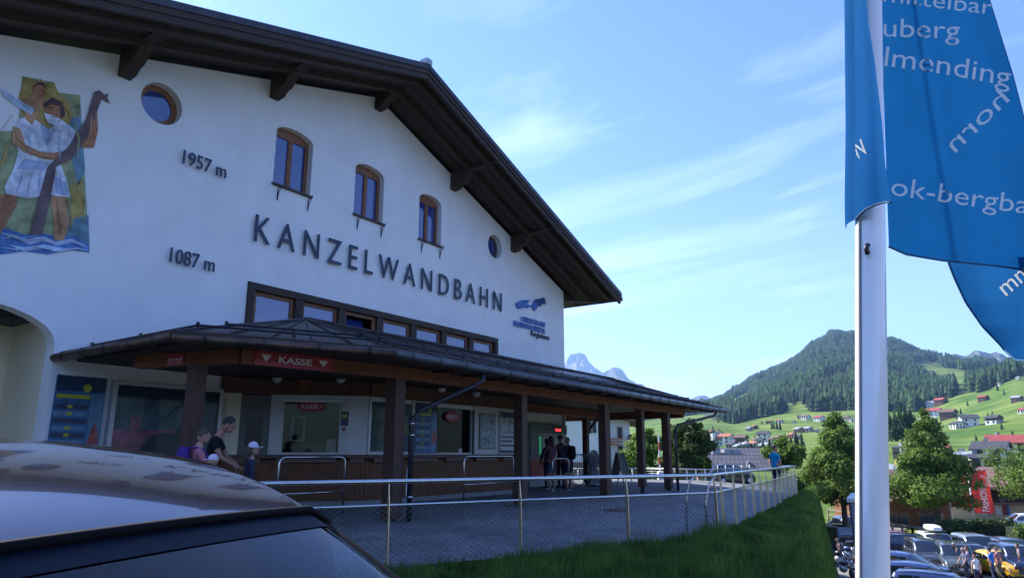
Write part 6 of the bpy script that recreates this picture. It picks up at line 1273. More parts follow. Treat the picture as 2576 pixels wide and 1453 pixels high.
# ================================================================ people
skinm = {'l': mat('skin_light', (.42, .23, .16), .55, 0, .05), 'm': mat('skin_tan', (.32, .16, .10), .55, 0, .05)}
hairm = {k: mat('hair_' + k, c, .7, 0, .2, 30) for k, c in dict(black=(.012, .010, .009), brown=(.06, .035, .02), blonde=(.38, .27, .13), grey=(.36, .35, .33), red=(.16, .06, .025)).items()}
eyem = mat('eye_dark', (.01, .008, .008), .3, 0, 0)
def cloth(nm, c): return mat('cloth_' + nm, c, .85, 0, .12, 12, .15, 60, .15)
def person(label, loc, az, H=1.74, shirt=None, pants=None, shoe=None, skin='l', hair='brown', long_hair=False, cap=None, sleeve='short', shorts=False, arms=((0, .03, 0, .06), (0, .03, 0, .06)), step=0., lean=0., nod=0., turn=0., build_=1., beard=None, bag=None, seated=False, group=None):
    """arms: per side (upper-arm swing forward, outward, forearm bend forward, forearm inward) in metres of offset"""
    fr = Frame(loc, -az); t = thing('person', label, 'person', (0, 0, 0), fr, group); k = H / 1.74
    def V_(x, y, z): return Vector((x * k, (y + lean * max(0, z - .93)) * k, z * k))
    J = {}; J['pel'] = V_(0, 0, .95); J['wai'] = V_(0, .0, 1.10); J['che'] = V_(0, .0, 1.30); J['nec'] = V_(0, -.01, 1.47); J['hed'] = V_(0, .01 + nod * .1, 1.56)
    E_ = [('pel', 'wai', 'sh'), ('wai', 'che', 'sh'), ('che', 'nec', 'sh'), ('nec', 'hed', 'sk')]; Rd = {'pel': .145, 'wai': .13, 'che': .150, 'nec': .058, 'hed': .055}
    for s, nm in ((-1, 'l'), (1, 'r')):
        sw, ow, fb, fi = arms[0 if s < 0 else 1]; J['s' + nm] = V_(s * .175, -.01, 1.40)
        J['e' + nm] = V_(s * (.215 + ow), .0 + sw, 1.40 - math.sqrt(max(.01, .285 ** 2 - sw ** 2)) + abs(ow) * .2); el = J['e' + nm]
        dv = Vector((-s * fi, fb, -math.sqrt(max(.0, .25 ** 2 - fb ** 2 - fi ** 2)) if fb < .24 else .05)); J['w' + nm] = el + dv * k
        J['h' + nm] = J['wai'] + (Vector((s * .085, 0, -.20)) * k); st = step * s
        J['k' + nm] = V_(s * .095, st * .42 + .02, .50); J['a' + nm] = V_(s * .095, st * 1.0 - .02 - (.06 if st < 0 else 0), .085 + (.05 if st < -.1 else 0)); J['t' + nm] = V_(s * .11, st * 1.0 + .13, .035)
        for a, r in (('s', .060), ('e', .042), ('w', .028), ('h', .092), ('k', .060), ('a', .040), ('t', .035)): Rd[a + nm] = r
        E_ += [('che', 's' + nm, 'sh'), ('s' + nm, 'e' + nm, 'ua'), ('e' + nm, 'w' + nm, 'fa'), ('pel', 'h' + nm, 'th'), ('h' + nm, 'k' + nm, 'th'), ('k' + nm, 'a' + nm, 'ca'), ('a' + nm, 't' + nm, 'ft')]
    names = list(J); me = bpy.data.meshes.new('sk'); me.from_pydata([J[n_] for n_ in names], [(names.index(a), names.index(b)) for a, b, c in E_], [])
    bm = bmesh.new(); bm.from_mesh(me); bm.verts.ensure_lookup_table(); ly = bm.verts.layers.skin.verify()
    for i, n_ in enumerate(names): r = Rd[n_] * k * (build_ if n_[0] in 'pwch' and len(n_) == 3 else 1); bm.verts[i][ly].radius = (r, r * (.78 if n_ in ('pel', 'wai', 'che') else 1)); bm.verts[i][ly].use_root = (n_ == 'pel')
    bm.to_mesh(me); bm.free(); ob = bpy.data.objects.new('sk', me); COL.objects.link(ob); ob.modifiers.new('s', 'SKIN'); sb = ob.modifiers.new('u', 'SUBSURF'); sb.levels = 1; sb.render_levels = 1
    m2 = bpy.data.meshes.new_from_object(ob.evaluated_get(bpy.context.evaluated_depsgraph_get())); bpy.data.objects.remove(ob)
    sk_ = skinm[skin]; sh_ = shirt; mats = [sh_, pants, sk_, shoe or cloth('shoe', (.03, .03, .035)), eyem]; q = MB(); q.smooth = True
    def cls(c):
        best = None
        for a, b, g in E_:
            A_, B_ = J[a], J[b]; d = B_ - A_; u = max(0, min(1, (c - A_).dot(d) / d.length_squared)); dd = (c - (A_ + d * u)).length
            if best is None or dd < best[0]: best = (dd, g, u)
        g, u = best[1], best[2]
        if g == 'sh': return 0 if c.z > J['pel'].z - .02 * k else 1
        if g == 'ua': return 0 if (sleeve != 'none' and (sleeve == 'long' or u < .62)) else 2
        if g == 'fa': return 0 if sleeve == 'long' else 2
        if g == 'th': return 1 if (not shorts or u < .85) else 2
        if g == 'ca': return 2 if shorts else 1
        if g == 'ft': return 3
        return 2
    q.add([v.co.copy() for v in m2.vertices], []); 
    for p in m2.polygons: q.f.append(tuple(p.vertices)); q.m.append(cls(p.center)); q.sm.append(True)
    bpy.data.meshes.remove(m2)
    hc = J['hed'] + Vector((0, .02 + nod * .07, .085 - abs(nod) * .03)) * k; rot = Matrix.Rotation(turn, 3, 'Z') @ Matrix.Rotation(-nod * .8, 3, 'X')
    q.ell(hc, (.074 * k, .092 * k, .115 * k), 16, 12, 2, rot); q.ell(hc + rot @ Vector((0, .035, -.055)) * k, (.055 * k, .058 * k, .06 * k), 12, 8, 2, rot)
    q.ell(hc + rot @ Vector((0, .097, -.012)) * k, (.013 * k, .02 * k, .024 * k), 8, 6, 2, rot)
    for s in (-1, 1): q.ell(hc + rot @ Vector((s * .076, -.005, -.01)) * k, (.012 * k, .022 * k, .032 * k), 8, 6, 2, rot); q.ell(hc + rot @ Vector((s * .03, .083, .014)) * k, (.013 * k, .008 * k, .008 * k), 8, 6, 4, rot)
    q.ell(hc + rot @ Vector((0, .088, -.055)) * k, (.024 * k, .008 * k, .006 * k), 8, 6, 4, rot)
    for nm, s in (('l', -1), ('r', 1)):                               # hands: palm, four fingers, thumb
        d = (J['w' + nm] - J['e' + nm]).normalized(); c = J['w' + nm] + d * .045 * k; side = d.cross(Vector((1, 0, 0))).normalized()
        if side.length < .1: side = Vector((0, 1, 0))
        up_ = side.cross(d); q.tube([J['w' + nm] - d * .02 * k, J['w' + nm] + d * .03 * k, J['w' + nm] + d * .08 * k], [.024 * k, .034 * k, .032 * k], 8, k=2)
        for j, (o_, L_) in enumerate(((-.027, .062), (-.009, .075), (.009, .07), (.027, .055))):
            b = J['w' + nm] + d * .075 * k + side * o_ * k; q.tube([b, b + d * L_ * .5 * k, b + (d * L_ * .9 - up_ * s * .018) * k], [.009 * k, .008 * k, .006 * k], 5, k=2)
        b = J['w' + nm] + d * .03 * k + side * .03 * k; q.tube([b, b + (side * .03 + d * .02) * k, b + (side * .035 + d * .05) * k], [.011 * k, .009 * k, .007 * k], 5, k=2)
    q.build('body', mats, t)
    # hair
    hm = hairm[hair]; q = MB(); n, m_ = 16, 9; rows = []
    for i in range(m_ + 1):
        row = []
        for j in range(n):
            a = 2 * math.pi * j / n; fr_ = math.sin(a); low = 1.75 - .85 * max(0, fr_); p = low * i / m_; row.append(hc + rot @ Vector((math.sin(p) * math.cos(a) * .083, math.sin(p) * math.sin(a) * .100 - .006, math.cos(p) * .125)) * k)
        rows.append(row)
    q.grid(rows, close=True); q.build('hair', hm, t)
    if long_hair: q = MB(); q.tube([hc + rot @ Vector((0, -.05, .03)) * k, hc + rot @ Vector((0, -.085, -.06)) * k, hc + rot @ Vector((0, -.095, -.20)) * k, hc + rot @ Vector((0, -.09, -.27)) * k], [.07 * k, .085 * k, .07 * k, .02 * k], 10); q.build('long_hair', hm, t)
    if cap is not None:
        q = MB(); q.lathe([(.0, .135), (.04, .130), (.075, .105), (.095, .06), (.098, .025)], 16, (0, 0, 0)); vs = [hc + rot @ (Vector(v) + Vector((0, -.005, 0))) * k for v in q.v]; q.v = [tuple(v) for v in vs]
        b = [hc + rot @ Vector((x_, y_, .03)) * k for x_, y_ in ((-.07, .07), (-.06, .15), (-.02, .175), (.02, .175), (.06, .15), (.07, .07))]; q.prism(b, (0, 0, .008)); q.build('cap', cap, t)
    if beard: q = MB(); q.ell(hc + rot @ Vector((0, .05, -.085)) * k, (.052 * k, .05 * k, .045 * k), 12, 8, None, rot); q.build('beard', hairm[beard], t)
    if bag is not None:
        bl_, bm_ = bag; c = V_(0, -.21, 1.24); q = MB(); rows = []
        for j in range(9):
            v = j / 8; w_ = .155 * (1 - .35 * (2 * v - 1) ** 4) * (1 - .12 * v); dp = .10 * (1 - .5 * (2 * v - 1) ** 4); z = (v - .5) * .46
            rows.append([(c + Vector((w_ * math.cos(a) * (1 if abs(math.cos(a)) > .0 else 1), dp * math.sin(a), z)) * k) for a in np.linspace(0, 2 * math.pi, 15)[:-1]])
        q.grid(rows, close=True); q.poly(rows[0][::-1]); q.poly(rows[-1]); bo = thing('backpack', bl_, 'backpack', tuple(c - Vector((0, 0, .23)) * k), fr); q.build('pack', bm_, bo)
        q = MB()
        for s in (-1, 1): q.tube([c + Vector((s * .09, .06, .2)) * k, V_(s * .10, -.06, 1.46), V_(s * .115, .07, 1.42), V_(s * .125, .125, 1.28), V_(s * .14, .06, 1.10), c + Vector((s * .12, .06, -.18)) * k], .016 * k, 6)
        q.build('strap', bm_, bo)
    return t
def at_floor(x, y, z): X, Y = on_z(x, y, z); return (X, Y, z)
PK = cloth('pink', (.42, .15, .17)); BK = cloth('black', (.012, .012, .015)); NV = cloth('navy', (.025, .03, .06)); DN = cloth('denim', (.05, .075, .13)); GY = cloth('grey', (.20, .20, .21)); WH = cloth('white', (.68, .68, .68)); CY = cloth('cyan', (.01, .27, .52)); PUR = cloth('purple', (.07, .03, .20)); LIL = cloth('lilac_white', (.62, .54, .66)); PLD = cloth('plaid_rose', (.36, .17, .17)); ROY = cloth('royal', (.02, .17, .60)); OLV = cloth('olive', (.11, .10, .05)); MAU = cloth('mauve', (.17, .07, .09)); TRQ = cloth('petrol', (.03, .07, .11)); PNK2 = cloth('rose', (.52, .25, .30)); RED = cloth('red', (.48, .03, .05))
def near(x, ytop, H, zg): 
    """stand a person of height H so that the crown of the head is seen at (x, ytop)"""
    r = ray(x, ytop); k = (zg + H - EYE) / r[2]; return (k * r[0], k * r[1], zg)
def atY(x, Y, z): return (at_y(x, 1140, Y)[0], Y, z)
person('woman in pink top with purple backpack by the porch pillar', atY(498, 10.4, -.12), R(55), 1.62, PK, DN, hair='brown', arms=((.1, 0, .18, .05), (.1, 0, .18, .05)), nod=.15, bag=('purple and dark backpack on the woman in pink', PUR), shorts=False, sleeve='long')
person('man in black shirt bending his head over a pushchair', atY(528, 11.0, -.10), R(80), 1.80, BK, DN, skin='m', hair='black', arms=((.15, 0, .2, .0), (.15, 0, .22, .0)), lean=.18, nod=.5)
person('small child in white cap and pale blue top', atY(537, 10.0, -.12), R(-20), 1.24, cloth('pale_blue', (.22, .30, .45)), NV, hair='blonde', cap=LIL, turn=1.2)
person('child in lilac white cap and dark jacket beside the counter', atY(632, 10.9, -.10), R(60), 1.40, NV, NV, hair='brown', cap=LIL, long_hair=True, sleeve='long')
# pushchair
c = atY(592, 11.3, -.1); t = thing('pushchair', 'dark folding pushchair between the man in black and the capped child', 'pushchair', c); x0, y0, z0 = c
for s in (-.2, .2):
    m = MB(); m.tube([(x0 - .35, y0 + s, z0 + 1.0), (x0 - .1, y0 + s, z0 + .62), (x0 + .35, y0 + s, z0 + .1)], .015, 6); m.tube([(x0 + .2, y0 + s, z0 + .6), (x0 - .3, y0 + s, z0 + .1)], .015, 6); m.build('frame', iron, t)
    for e in (-.3, .35): m = MB(); m.tube([(x0 + e, y0 + s - .02, z0 + .09), (x0 + e, y0 + s + .02, z0 + .09)], .09, 14); m.build('wheel', darkp, t)
m = MB(); m.prism([(x0 - .15, y0 - .2, z0 + .45), (x0 + .2, y0 - .2, z0 + .45), (x0 + .22, y0 - .2, z0 + .5), (x0 - .08, y0 - .2, z0 + .55), (x0 - .25, y0 - .2, z0 + .95), (x0 - .3, y0 - .2, z0 + .93)], (0, .4, 0)); m.build('seat', NV, t)
FL = .0
person('dark clad person with long hair nearest the list boards', at_floor(1378, 1229, FL), R(-40), 1.64, NV, NV, hair='black', long_hair=True, sleeve='long', skin='m', arms=((.1, 0, .15, .1),) * 2)
person('woman in mauve hooded top and jean shorts at the ticket machine', at_floor(1388, 1233, FL), R(-32), 1.70, MAU, DN, hair='brown', long_hair=True, sleeve='long', shorts=True, shoe=WH, arms=((.12, .02, .2, .1),) * 2)
person('person with dark short hair standing between the two women', at_floor(1412, 1229, FL), R(-30), 1.76, cloth('plum', (.10, .05, .06)), BK, hair='black', sleeve='short', skin='m', arms=((.1, 0, .15, .1),) * 2)
person('blonde person in dark blue jacket with black backpack', at_floor(1431, 1231, FL), R(-38), 1.67, TRQ, NV, hair='blonde', long_hair=False, sleeve='long', shorts=True, bag=('black backpack on the blonde person', BK), arms=((.1, 0, .15, .1),) * 2)
t_ = near(1946, 1119, 1.80, -.33); person('bearded man in bright blue polo shirt and cap behind the railing', t_, R(62), 1.80, CY, NV, hair='brown', cap=cloth('grey_cap', (.10, .08, .08)), beard='brown', arms=((.02, .02, .06, .02), (.0, .02, .05, .02)), turn=-.5, build_=1.02)
# people in the car park; (x, y of crown of head)
def pk(label, x, ytop, H, az, **kw): 
    c = near(x, ytop, H, PZ); return person(label, c, az, H, **kw)
pk('blonde woman in pink top walking left before the black car', 2108, 1353, 1.68, R(-75), shirt=PNK2, pants=NV, hair='blonde', sleeve='none', step=.12, nod=.3, bag=('light grey backpack on the blonde woman in pink', GY))
pk('grey haired man in dark clothes with a white towel round his neck', 2404, 1363, 1.78, R(-70), shirt=cloth('taupe', (.16, .14, .13)), pants=OLV, hair='grey', nod=.5, sleeve='short', arms=((.1, 0, .2, .05),) * 2)
pk('grey haired man in slate blue shirt with bare forearm', 2424, 1377, 1.74, R(-95), shirt=cloth('slate', (.12, .14, .22)), pants=NV, hair='grey', arms=((.12, 0, .15, 0),) * 2, lean=.1)
pk('woman in white tank top seen from behind', 2466 - 15, 1394, 1.64, R(-15), shirt=WH, pants=NV, hair='red', sleeve='none', long_hair=False, arms=((-.02, .08, .02, -.02), (.0, .08, .02, -.02)))
pk('woman in red scarf and striped lilac shirt striding left', 2429 + 2, 1375 + 2, 1.66, R(-60), shirt=cloth('lilac_stripes', (.34, .26, .38)), pants=BK, hair='red', sleeve='long', step=.15, arms=((.1, 0, .2, .1),) * 2) if 0 else pk('woman with red scarf and lilac shirt beside the yellow car', 2431 + 0, 1374, 1.66, R(-60), shirt=cloth('lilac_stripes', (.34, .26, .38)), pants=BK, hair='red', sleeve='long', step=.15, arms=((.1, 0, .2, .1),) * 2)
pk('man in royal blue shirt and dark cap at the yellow car door', 2489, 1377, 1.78, R(-30), shirt=ROY, pants=DN, hair='black', cap=NV, step=.1)
pk('man in plaid shirt and olive cap walking away beside the yellow car', 2506, 1376, 1.76, R(-15), shirt=PLD, pants=OLV, hair='grey', cap=OLV, step=.22)
pk('man in grey shirt at the right edge of the view', 2559, 1373 - 6, 1.80, R(-60), shirt=cloth('grey_mauve', (.26, .22, .25)), pants=GY, hair='brown', step=.1)
# red clad child behind the far railing
c = atY(1864, 27.5, -1.3); person('small child in red jacket beyond the terrace railing', (c[0], c[1], -1.25), R(90), 1.1, RED, NV, hair='blonde', sleeve='long')
# ================================================================ cars
cglass = mat('car_window', (.010, .014, .018), .04, 0, 0, spec=.9, ior=1.7); tyre = mat('tyre_rubber', (.015, .015, .016), .85, 0, 0); rimm = mat('alloy_rim', (.42, .42, .43), .3, .9, .05)
lampm = mat('headlight_glass', (.55, .57, .6), .08, .5, 0); tailm = mat('tail_light', (.35, .015, .012), .2, 0, 0); platem = mat('number_plate', (.62, .62, .6), .5, 0, 0)
def paint(nm, c, metal=.35): return mat('paint_' + nm, c, .28, metal, .02, 3, coat=1.)
TYP = {  # length, width, height, hood height, belt height, roofline (y fraction from rear -.5..+.5, roof?)
 'suv': dict(L=4.6, W=1.88, H=1.68, hood=1.02, belt=1.05, tail=.98, rr=-.46, rf=.10, cowl=.25, back=-.495),
 'wagon': dict(L=4.7, W=1.82, H=1.50, hood=.92, belt=.98, tail=.95, rr=-.40, rf=.08, cowl=.25, back=-.48),
 'hatch': dict(L=4.2, W=1.78, H=1.48, hood=.92, belt=.96, tail=.92, rr=-.36, rf=.09, cowl=.28, back=-.47),
 'sport': dict(L=4.3, W=1.82, H=1.33, hood=.82, belt=.86, tail=.86, rr=-.12, rf=.06, cowl=.24, back=-.42),
 'van': dict(L=5.0, W=1.92, H=1.95, hood=1.12, belt=1.18, tail=1.1, rr=-.47, rf=.22, cowl=.36, back=-.495)}
def car(label, X, Y, z, az, kind, pm, roofbox=False, rails=False, sc=1., lights=True):
    P = TYP[kind]; L, W, H = P['L'], P['W'], P['H']; fr = Frame((X, Y, z), -az); t = thing('parked_car', label, 'car', (0, 0, 0), fr)
    def prof(f):                                             # f along the car -.5 (rear) .. .5 (front)
        if f < P['back']: top = P['tail'] - .05
        elif f < P['rr']: u = (f - P['back']) / (P['rr'] - P['back']); top = P['tail'] + (H - P['tail']) * (u ** .8)
        elif f < P['rf']: u = (f - P['rr']) / (P['rf'] - P['rr']); top = H - .06 * (2 * u - 1.1) ** 2 + .0
        elif f < P['cowl']: u = (f - P['rf']) / (P['cowl'] - P['rf']); top = H - .05 - (H - .05 - P['hood']) * (u ** 1.15)
        else: u = (f - P['cowl']) / (.5 - P['cowl']); top = P['hood'] - .10 * u - .22 * u ** 6
        return top
    def S(f, u):
        y = f * L; top = prof(f); tw = 1 - .10 * max(0, abs(f) - .34) / .16 - .12 * max(0, (abs(f) - .46) / .04) ** 2 * .6; w_ = W / 2 * tw
        belt = min(P['belt'] - .05 * (f > P['cowl']) * (f - P['cowl']) * 4, top - .02) - (.12 * max(0, (abs(f) - .47) / .03)); wr = w_ * (.80 if top > belt + .15 else .80 + .14 * (1 - (top - belt) / .15)); base = .24 + .10 * max(0, (abs(f) - .45) / .05)
        pts = [(0, top + .02), (wr * .6, top + .008), (wr * .92, top - .03), (wr + .02 * (top > belt + .2), max(top - .09, belt + .005)), (w_ * .965, belt), (w_ * 1.0, belt - .12), (w_ * .985, .62), (w_ * .99, .42), (w_ * .93, base)]
        a = abs(u) * 8; i = min(int(a), 7); g = a - i; x_ = pts[i][0] * (1 - g) + pts[i + 1][0] * g; zz_ = pts[i][1] * (1 - g) + pts[i + 1][1] * g
        return Vector((x_ * (1 if u >= 0 else -1), y, zz_))
    fs = [-.5, -.497, -.49] + list(np.linspace(-.475, .475, 44)) + [.487, .496, .5]; us = [i / 8 for i in range(-8, 9)]; m_ = MB(); m_.grid([[S(f, u) for u in us] for f in fs]); n = len(us)
    m_.poly([S(-.5, u) for u in us]); m_.poly([S(.5, u) for u in us][::-1]); m_.build('body', pm, t)
    m_ = MB(); m_.b2((-W * .44, -L * .47, .18), (W * .44, L * .47, .34)); m_.build('underbody', darkp, t)
    def patch(name, f0, f1, u0, u1, mt, off=.012, nf=8, nu=6, par=t):
        rows = []
        for f in np.linspace(f0, f1, nf):
            r_ = []
            for u in np.linspace(u0, u1, nu):
                p = S(f, u); e = .002; tu = S(f, min(1, u + e)) - S(f, max(-1, u - e)); tf = S(f + e, u) - S(f - e, u); nn = tu.cross(tf)
                if nn.length < 1e-9: nn = Vector((0, 0, 1))
                nn.normalize(); 
                if nn.dot(p - Vector((0, 0, .7))) < 0: nn = -nn
                r_.append(p + nn * off)
            rows.append(r_)
        m2_ = MB(); m2_.grid(rows); return m2_.build(name, mt, par)
    patch('windscreen', P['rf'] + .008, P['cowl'] - .008, -.30, .30, cglass, .012)
    patch('rear_window', P['back'] + .004 if kind != 'sport' else -.36, P['rr'] - .004, -.28, .28, cglass, .012)
    f0, f1 = P['rr'] + (.02 if kind != 'sport' else -.06), P['rf'] + (P['cowl'] - P['rf']) * .45; mid = [f0, f0 + (f1 - f0) * .26, f0 + (f1 - f0) * .60, f1]
    for s in (-1, 1):
        for a, b in zip(mid, mid[1:]): patch('side_window', a + .006, b - .006, s * .395, s * .485, cglass, .010)
        patch('headlight', .445, .487, s * .56, s * .70, lampm, .012, 4, 4); patch('tail_light', -.493, -.455, s * .55, s * .68, tailm, .012, 4, 4)
        mr = MB(); mr.ell(S(P['cowl'] - .045, s * .5) + Vector((s * .11, 0, .06)), (.10, .06, .075), 10, 6); mr.build('wing_mirror', pm, t)
        for f in (-.315, .315):
            c = Vector((s * (W / 2 - .10), f * L, .335)); m_ = MB(); m_.tube([c - Vector((s * .11, 0, 0)), c + Vector((s * .112, 0, 0))], [.335, .335], 20); wh = m_.build('wheel', tyre, t)
            m_ = MB(); m_.tube([c + Vector((s * .10, 0, 0)), c + Vector((s * .121, 0, 0))], [.225, .21], 14); m_.build('rim', rimm, wh)
            m_ = MB(); m_.tube([c - Vector((s * .13, 0, 0)), c + Vector((s * .106, 0, 0))], [.395, .395], 20); m_.build('wheel_arch', darkp, t)
    m_ = MB(); m_.b2((-.26, L * .5 - .01, .45), (.26, L * .5 + .015, .56)); m_.build('number_plate', platem, t); m_ = MB(); m_.b2((-.26, -L * .5 - .015, .62), (.26, -L * .5 + .01, .73)); m_.build('number_plate', platem, t)
    m_ = MB(); m_.b2((-W * .30, L * .5 - .02, .60), (W * .30, L * .5 + .008, .76)); m_.build('grille', darkp, t)
    if kind in ('suv', 'van'):
        for k_ in range(7): m_ = MB(); m_.b2((-W * .26 + k_ * W * .087 - .03, L * .5 + .006, .61), (-W * .26 + k_ * W * .087 + .03, L * .5 + .016, .75)); m_.build('grille_bar', rimm, t)
    if rails:
        for s in (-1, 1): m_ = MB(); m_.tube([S(f, s * .28) + Vector((0, 0, .05)) for f in np.linspace(P['rr'] + .03, P['rf'] - .02, 6)], .018, 6); m_.build('roof_rail', iron, t)
    if roofbox:
        for f in (-.25, .05): m_ = MB(); c_ = S(f, 0); m_.b2((-.7, c_.y - .02, c_.z + .0), (.7, c_.y + .02, c_.z + .08)); m_.build('roof_bar', iron, t)
        c_ = S(-.1, 0); m_ = MB(); rows = [[Vector((.44 * math.copysign(abs(math.cos(a)) ** .5, math.cos(a)) * (1 - .5 * abs(v) ** 4), c_.y + v * 1.1, c_.z + .26 + .17 * math.copysign(abs(math.sin(a)) ** .6, math.sin(a)) * (1 - .4 * abs(v) ** 4))) for a in np.linspace(0, 6.283, 21)[:-1]] for v in np.linspace(-1, 1, 11)]
        m_.grid(rows, close=True); m_.poly(rows[0]); m_.poly(rows[-1]); m_.build('box', whitep, thing('roof_box', 'long white roof box on the white car', 'roof box', (0, c_.y, c_.z + .08), fr))
    return t
def cpx(label, x, yroof, kind, az, pm, **kw):
    """park a car so that the middle of its roof is seen at (x, yroof)"""
    X, Y = on_z(x, yroof, PZ + TYP[kind]['H']); return car(label, X, Y, PZ, az, kind, pm, **kw)
yel = paint('yellow', (.72, .42, .01), 0); blk = paint('black', (.012, .013, .016)); nav = paint('navy', (.012, .020, .06)); gry = paint('grey_green', (.10, .12, .12)); slv = paint('silver_blue', (.30, .36, .42)); wht = paint('white', (.70, .70, .68), 0); blu = paint('blue', (.03, .055, .16)); dkb = paint('dark_blue', (.012, .02, .045)); rdp = paint('red', (.30, .015, .03)); dgr = paint('dark_grey', (.05, .055, .07))
cpx('bright yellow sports car behind the walking people', 2500, 1383, 'sport', R(176), yel)
cpx('grey green off-roader with slotted grille facing the walkers', 2396, 1364, 'suv', R(200), gry, rails=True)
cpx('dark off-roader left of the grey green one', 2326, 1355, 'suv', R(196), dgr, rails=True)
cpx('dark blue hatchback between the grey off-roader and the silver one', 2436, 1366, 'hatch', R(198), dkb)
cpx('pale silver blue off-roader before the dark hedge', 2450, 1343, 'suv', R(193), slv)
cpx('white car carrying the long roof box', 2352, 1338, 'suv', R(196), wht, roofbox=True)
cpx('red car mostly hidden, leftmost behind the navy estate', 2262, 1334, 'hatch', R(100), rdp)
cpx('navy estate car parked sideways right of the flagpole', 2292, 1341, 'wagon', R(95), nav, rails=True)
cpx('blue saloon with curved roof left of the grey off-roader', 2275, 1387, 'hatch', R(135), blu)
cpx('blue car second from the bottom, roof seen from above', 2318, 1413, 'hatch', R(130), blu)
cpx('long blue estate car cut by the lower edge of the view', 2372, 1437, 'wagon', R(128), blu, rails=True)
cpx('dark car behind the yellow sports car at the right edge', 2552, 1368, 'suv', R(195), nav)
cpx('grey estate car before the hedge at the right', 2540, 1353, 'wagon', R(195), dgr, rails=True)
cpx('black off-roader seen from behind left of the flagpole', 2104, 1316, 'suv', R(5), blk, rails=True)
X, Y = on_z(2140, 1345, PZ); car('dark hatchback half hidden by the notice frame beside the black off-roader', X + .2, Y + 1.5, PZ, R(5), 'hatch', dgr)
rz9 = at_y(2572, 1302, 66); car('white car on the road above the bright hedge', rz9[0], 66, PZ, R(-75), 'suv', wht)
c = at_y(1752, 1232, 37); car('white car below the terrace beyond the wire mesh', c[0], 37, -1.85, R(-60), 'hatch', wht, rails=True)
c = at_y(1828, 1186, 52.2); car('black car on the raised road before the barn', c[0], 52.2, -1.06, R(60), 'hatch', blk, rails=True)
# motorcycles in the shade under the bank
def motorbike(label, x, y, az, pm):
    X, Y = on_z(x, y, PZ); fr = Frame((X, Y, PZ), -az); t = thing('motorcycle', label, 'motorcycle', (0, 0, 0), fr)
    for f in (-.72, .72):
        m_ = MB(); m_.tube([(-.05, f, .32), (.05, f, .32)], .32, 18); w_ = m_.build('wheel', tyre, t); m_ = MB(); m_.tube([(-.055, f, .32), (.055, f, .32)], .18, 12); m_.build('rim', rimm, w_)
    m_ = MB(); m_.ell((0, .12, .82), (.15, .30, .17), 12, 8); m_.build('fuel_tank', pm, t); m_ = MB(); m_.ell((0, .05, .48), (.16, .24, .20), 10, 8); m_.build('engine', alu, t)
    m_ = MB(); m_.prism([(-.13, -.15, .78), (-.13, -.75, .86), (-.13, -.78, .80), (-.13, -.2, .70)], (.26, 0, 0)); m_.build('saddle', darkp, t)
    m_ = MB(); [m_.tube([(s, .72, .32), (s, .50, .95)], .025, 6) for s in (-.08, .08)]; m_.build('fork', rimm, t); m_ = MB(); m_.tube([(-.38, .36, 1.06), (-.2, .46, 1.02), (0, .5, 1.0), (.2, .46, 1.02), (.38, .36, 1.06)], .018, 6); m_.build('handlebar', iron, t)
    m_ = MB(); m_.ell((0, .60, .90), (.09, .06, .10), 10, 8); m_.build('headlight', lampm, t); m_ = MB(); m_.prism([(-.06, -.62, .62), (-.06, -1.05, .70), (-.06, -1.08, .66), (-.06, -.7, .54)], (.12, 0, 0)); m_.build('mudguard', darkp, t)
motorbike('motorcycle with wide handlebar nearest the grass bank', 2108, 1425, R(150), blk); motorbike('motorcycle standing right behind the other one by the notice frame', 2130, 1412, R(150), blu)
motorbike('motorcycle before the others, half cut by the lower edge', 2122, 1452, R(150), dgr)
# tall dark notice frame next to the flagpole
nx_, ny_ = at_y(2146, 1300, 8.2)[0], 8.2; zt_ = at_y(2140, 1252, 8.2)[2]; t = thing('notice_frame', 'tall blue grey notice board frame beside the white flagpole, seen edge on', 'notice board', (nx_, ny_, zt_ - 2.6)); bm_ = mat('frame_blue_grey', (.07, .09, .14), .4, .4, .05)
for e in (0, .5): m = MB(); m.beam((nx_ + .10 + e * 1.04, ny_ + e * 2, zt_ - 2.8), (nx_ + .0 + e * 1.04, ny_ + e * 2, zt_ - .05), .05, .05); m.build('post', bm_, t)
m = MB(); m.prism([(nx_ + .05, ny_ + .04, zt_ - 1.5), (nx_ + .55, ny_ + .96, zt_ - 1.5), (nx_ + .51, ny_ + .96, zt_ - .12), (nx_ + .01, ny_ + .04, zt_ - .12)], (.02, 0, 0)); m.build('board', bm_, t); m = MB(); m.beam((nx_ - .03, ny_ - .06, zt_ - .02), (nx_ + .56, ny_ + 1.08, zt_ - .02), .09, .04); m.build('top_cap', alu, t)
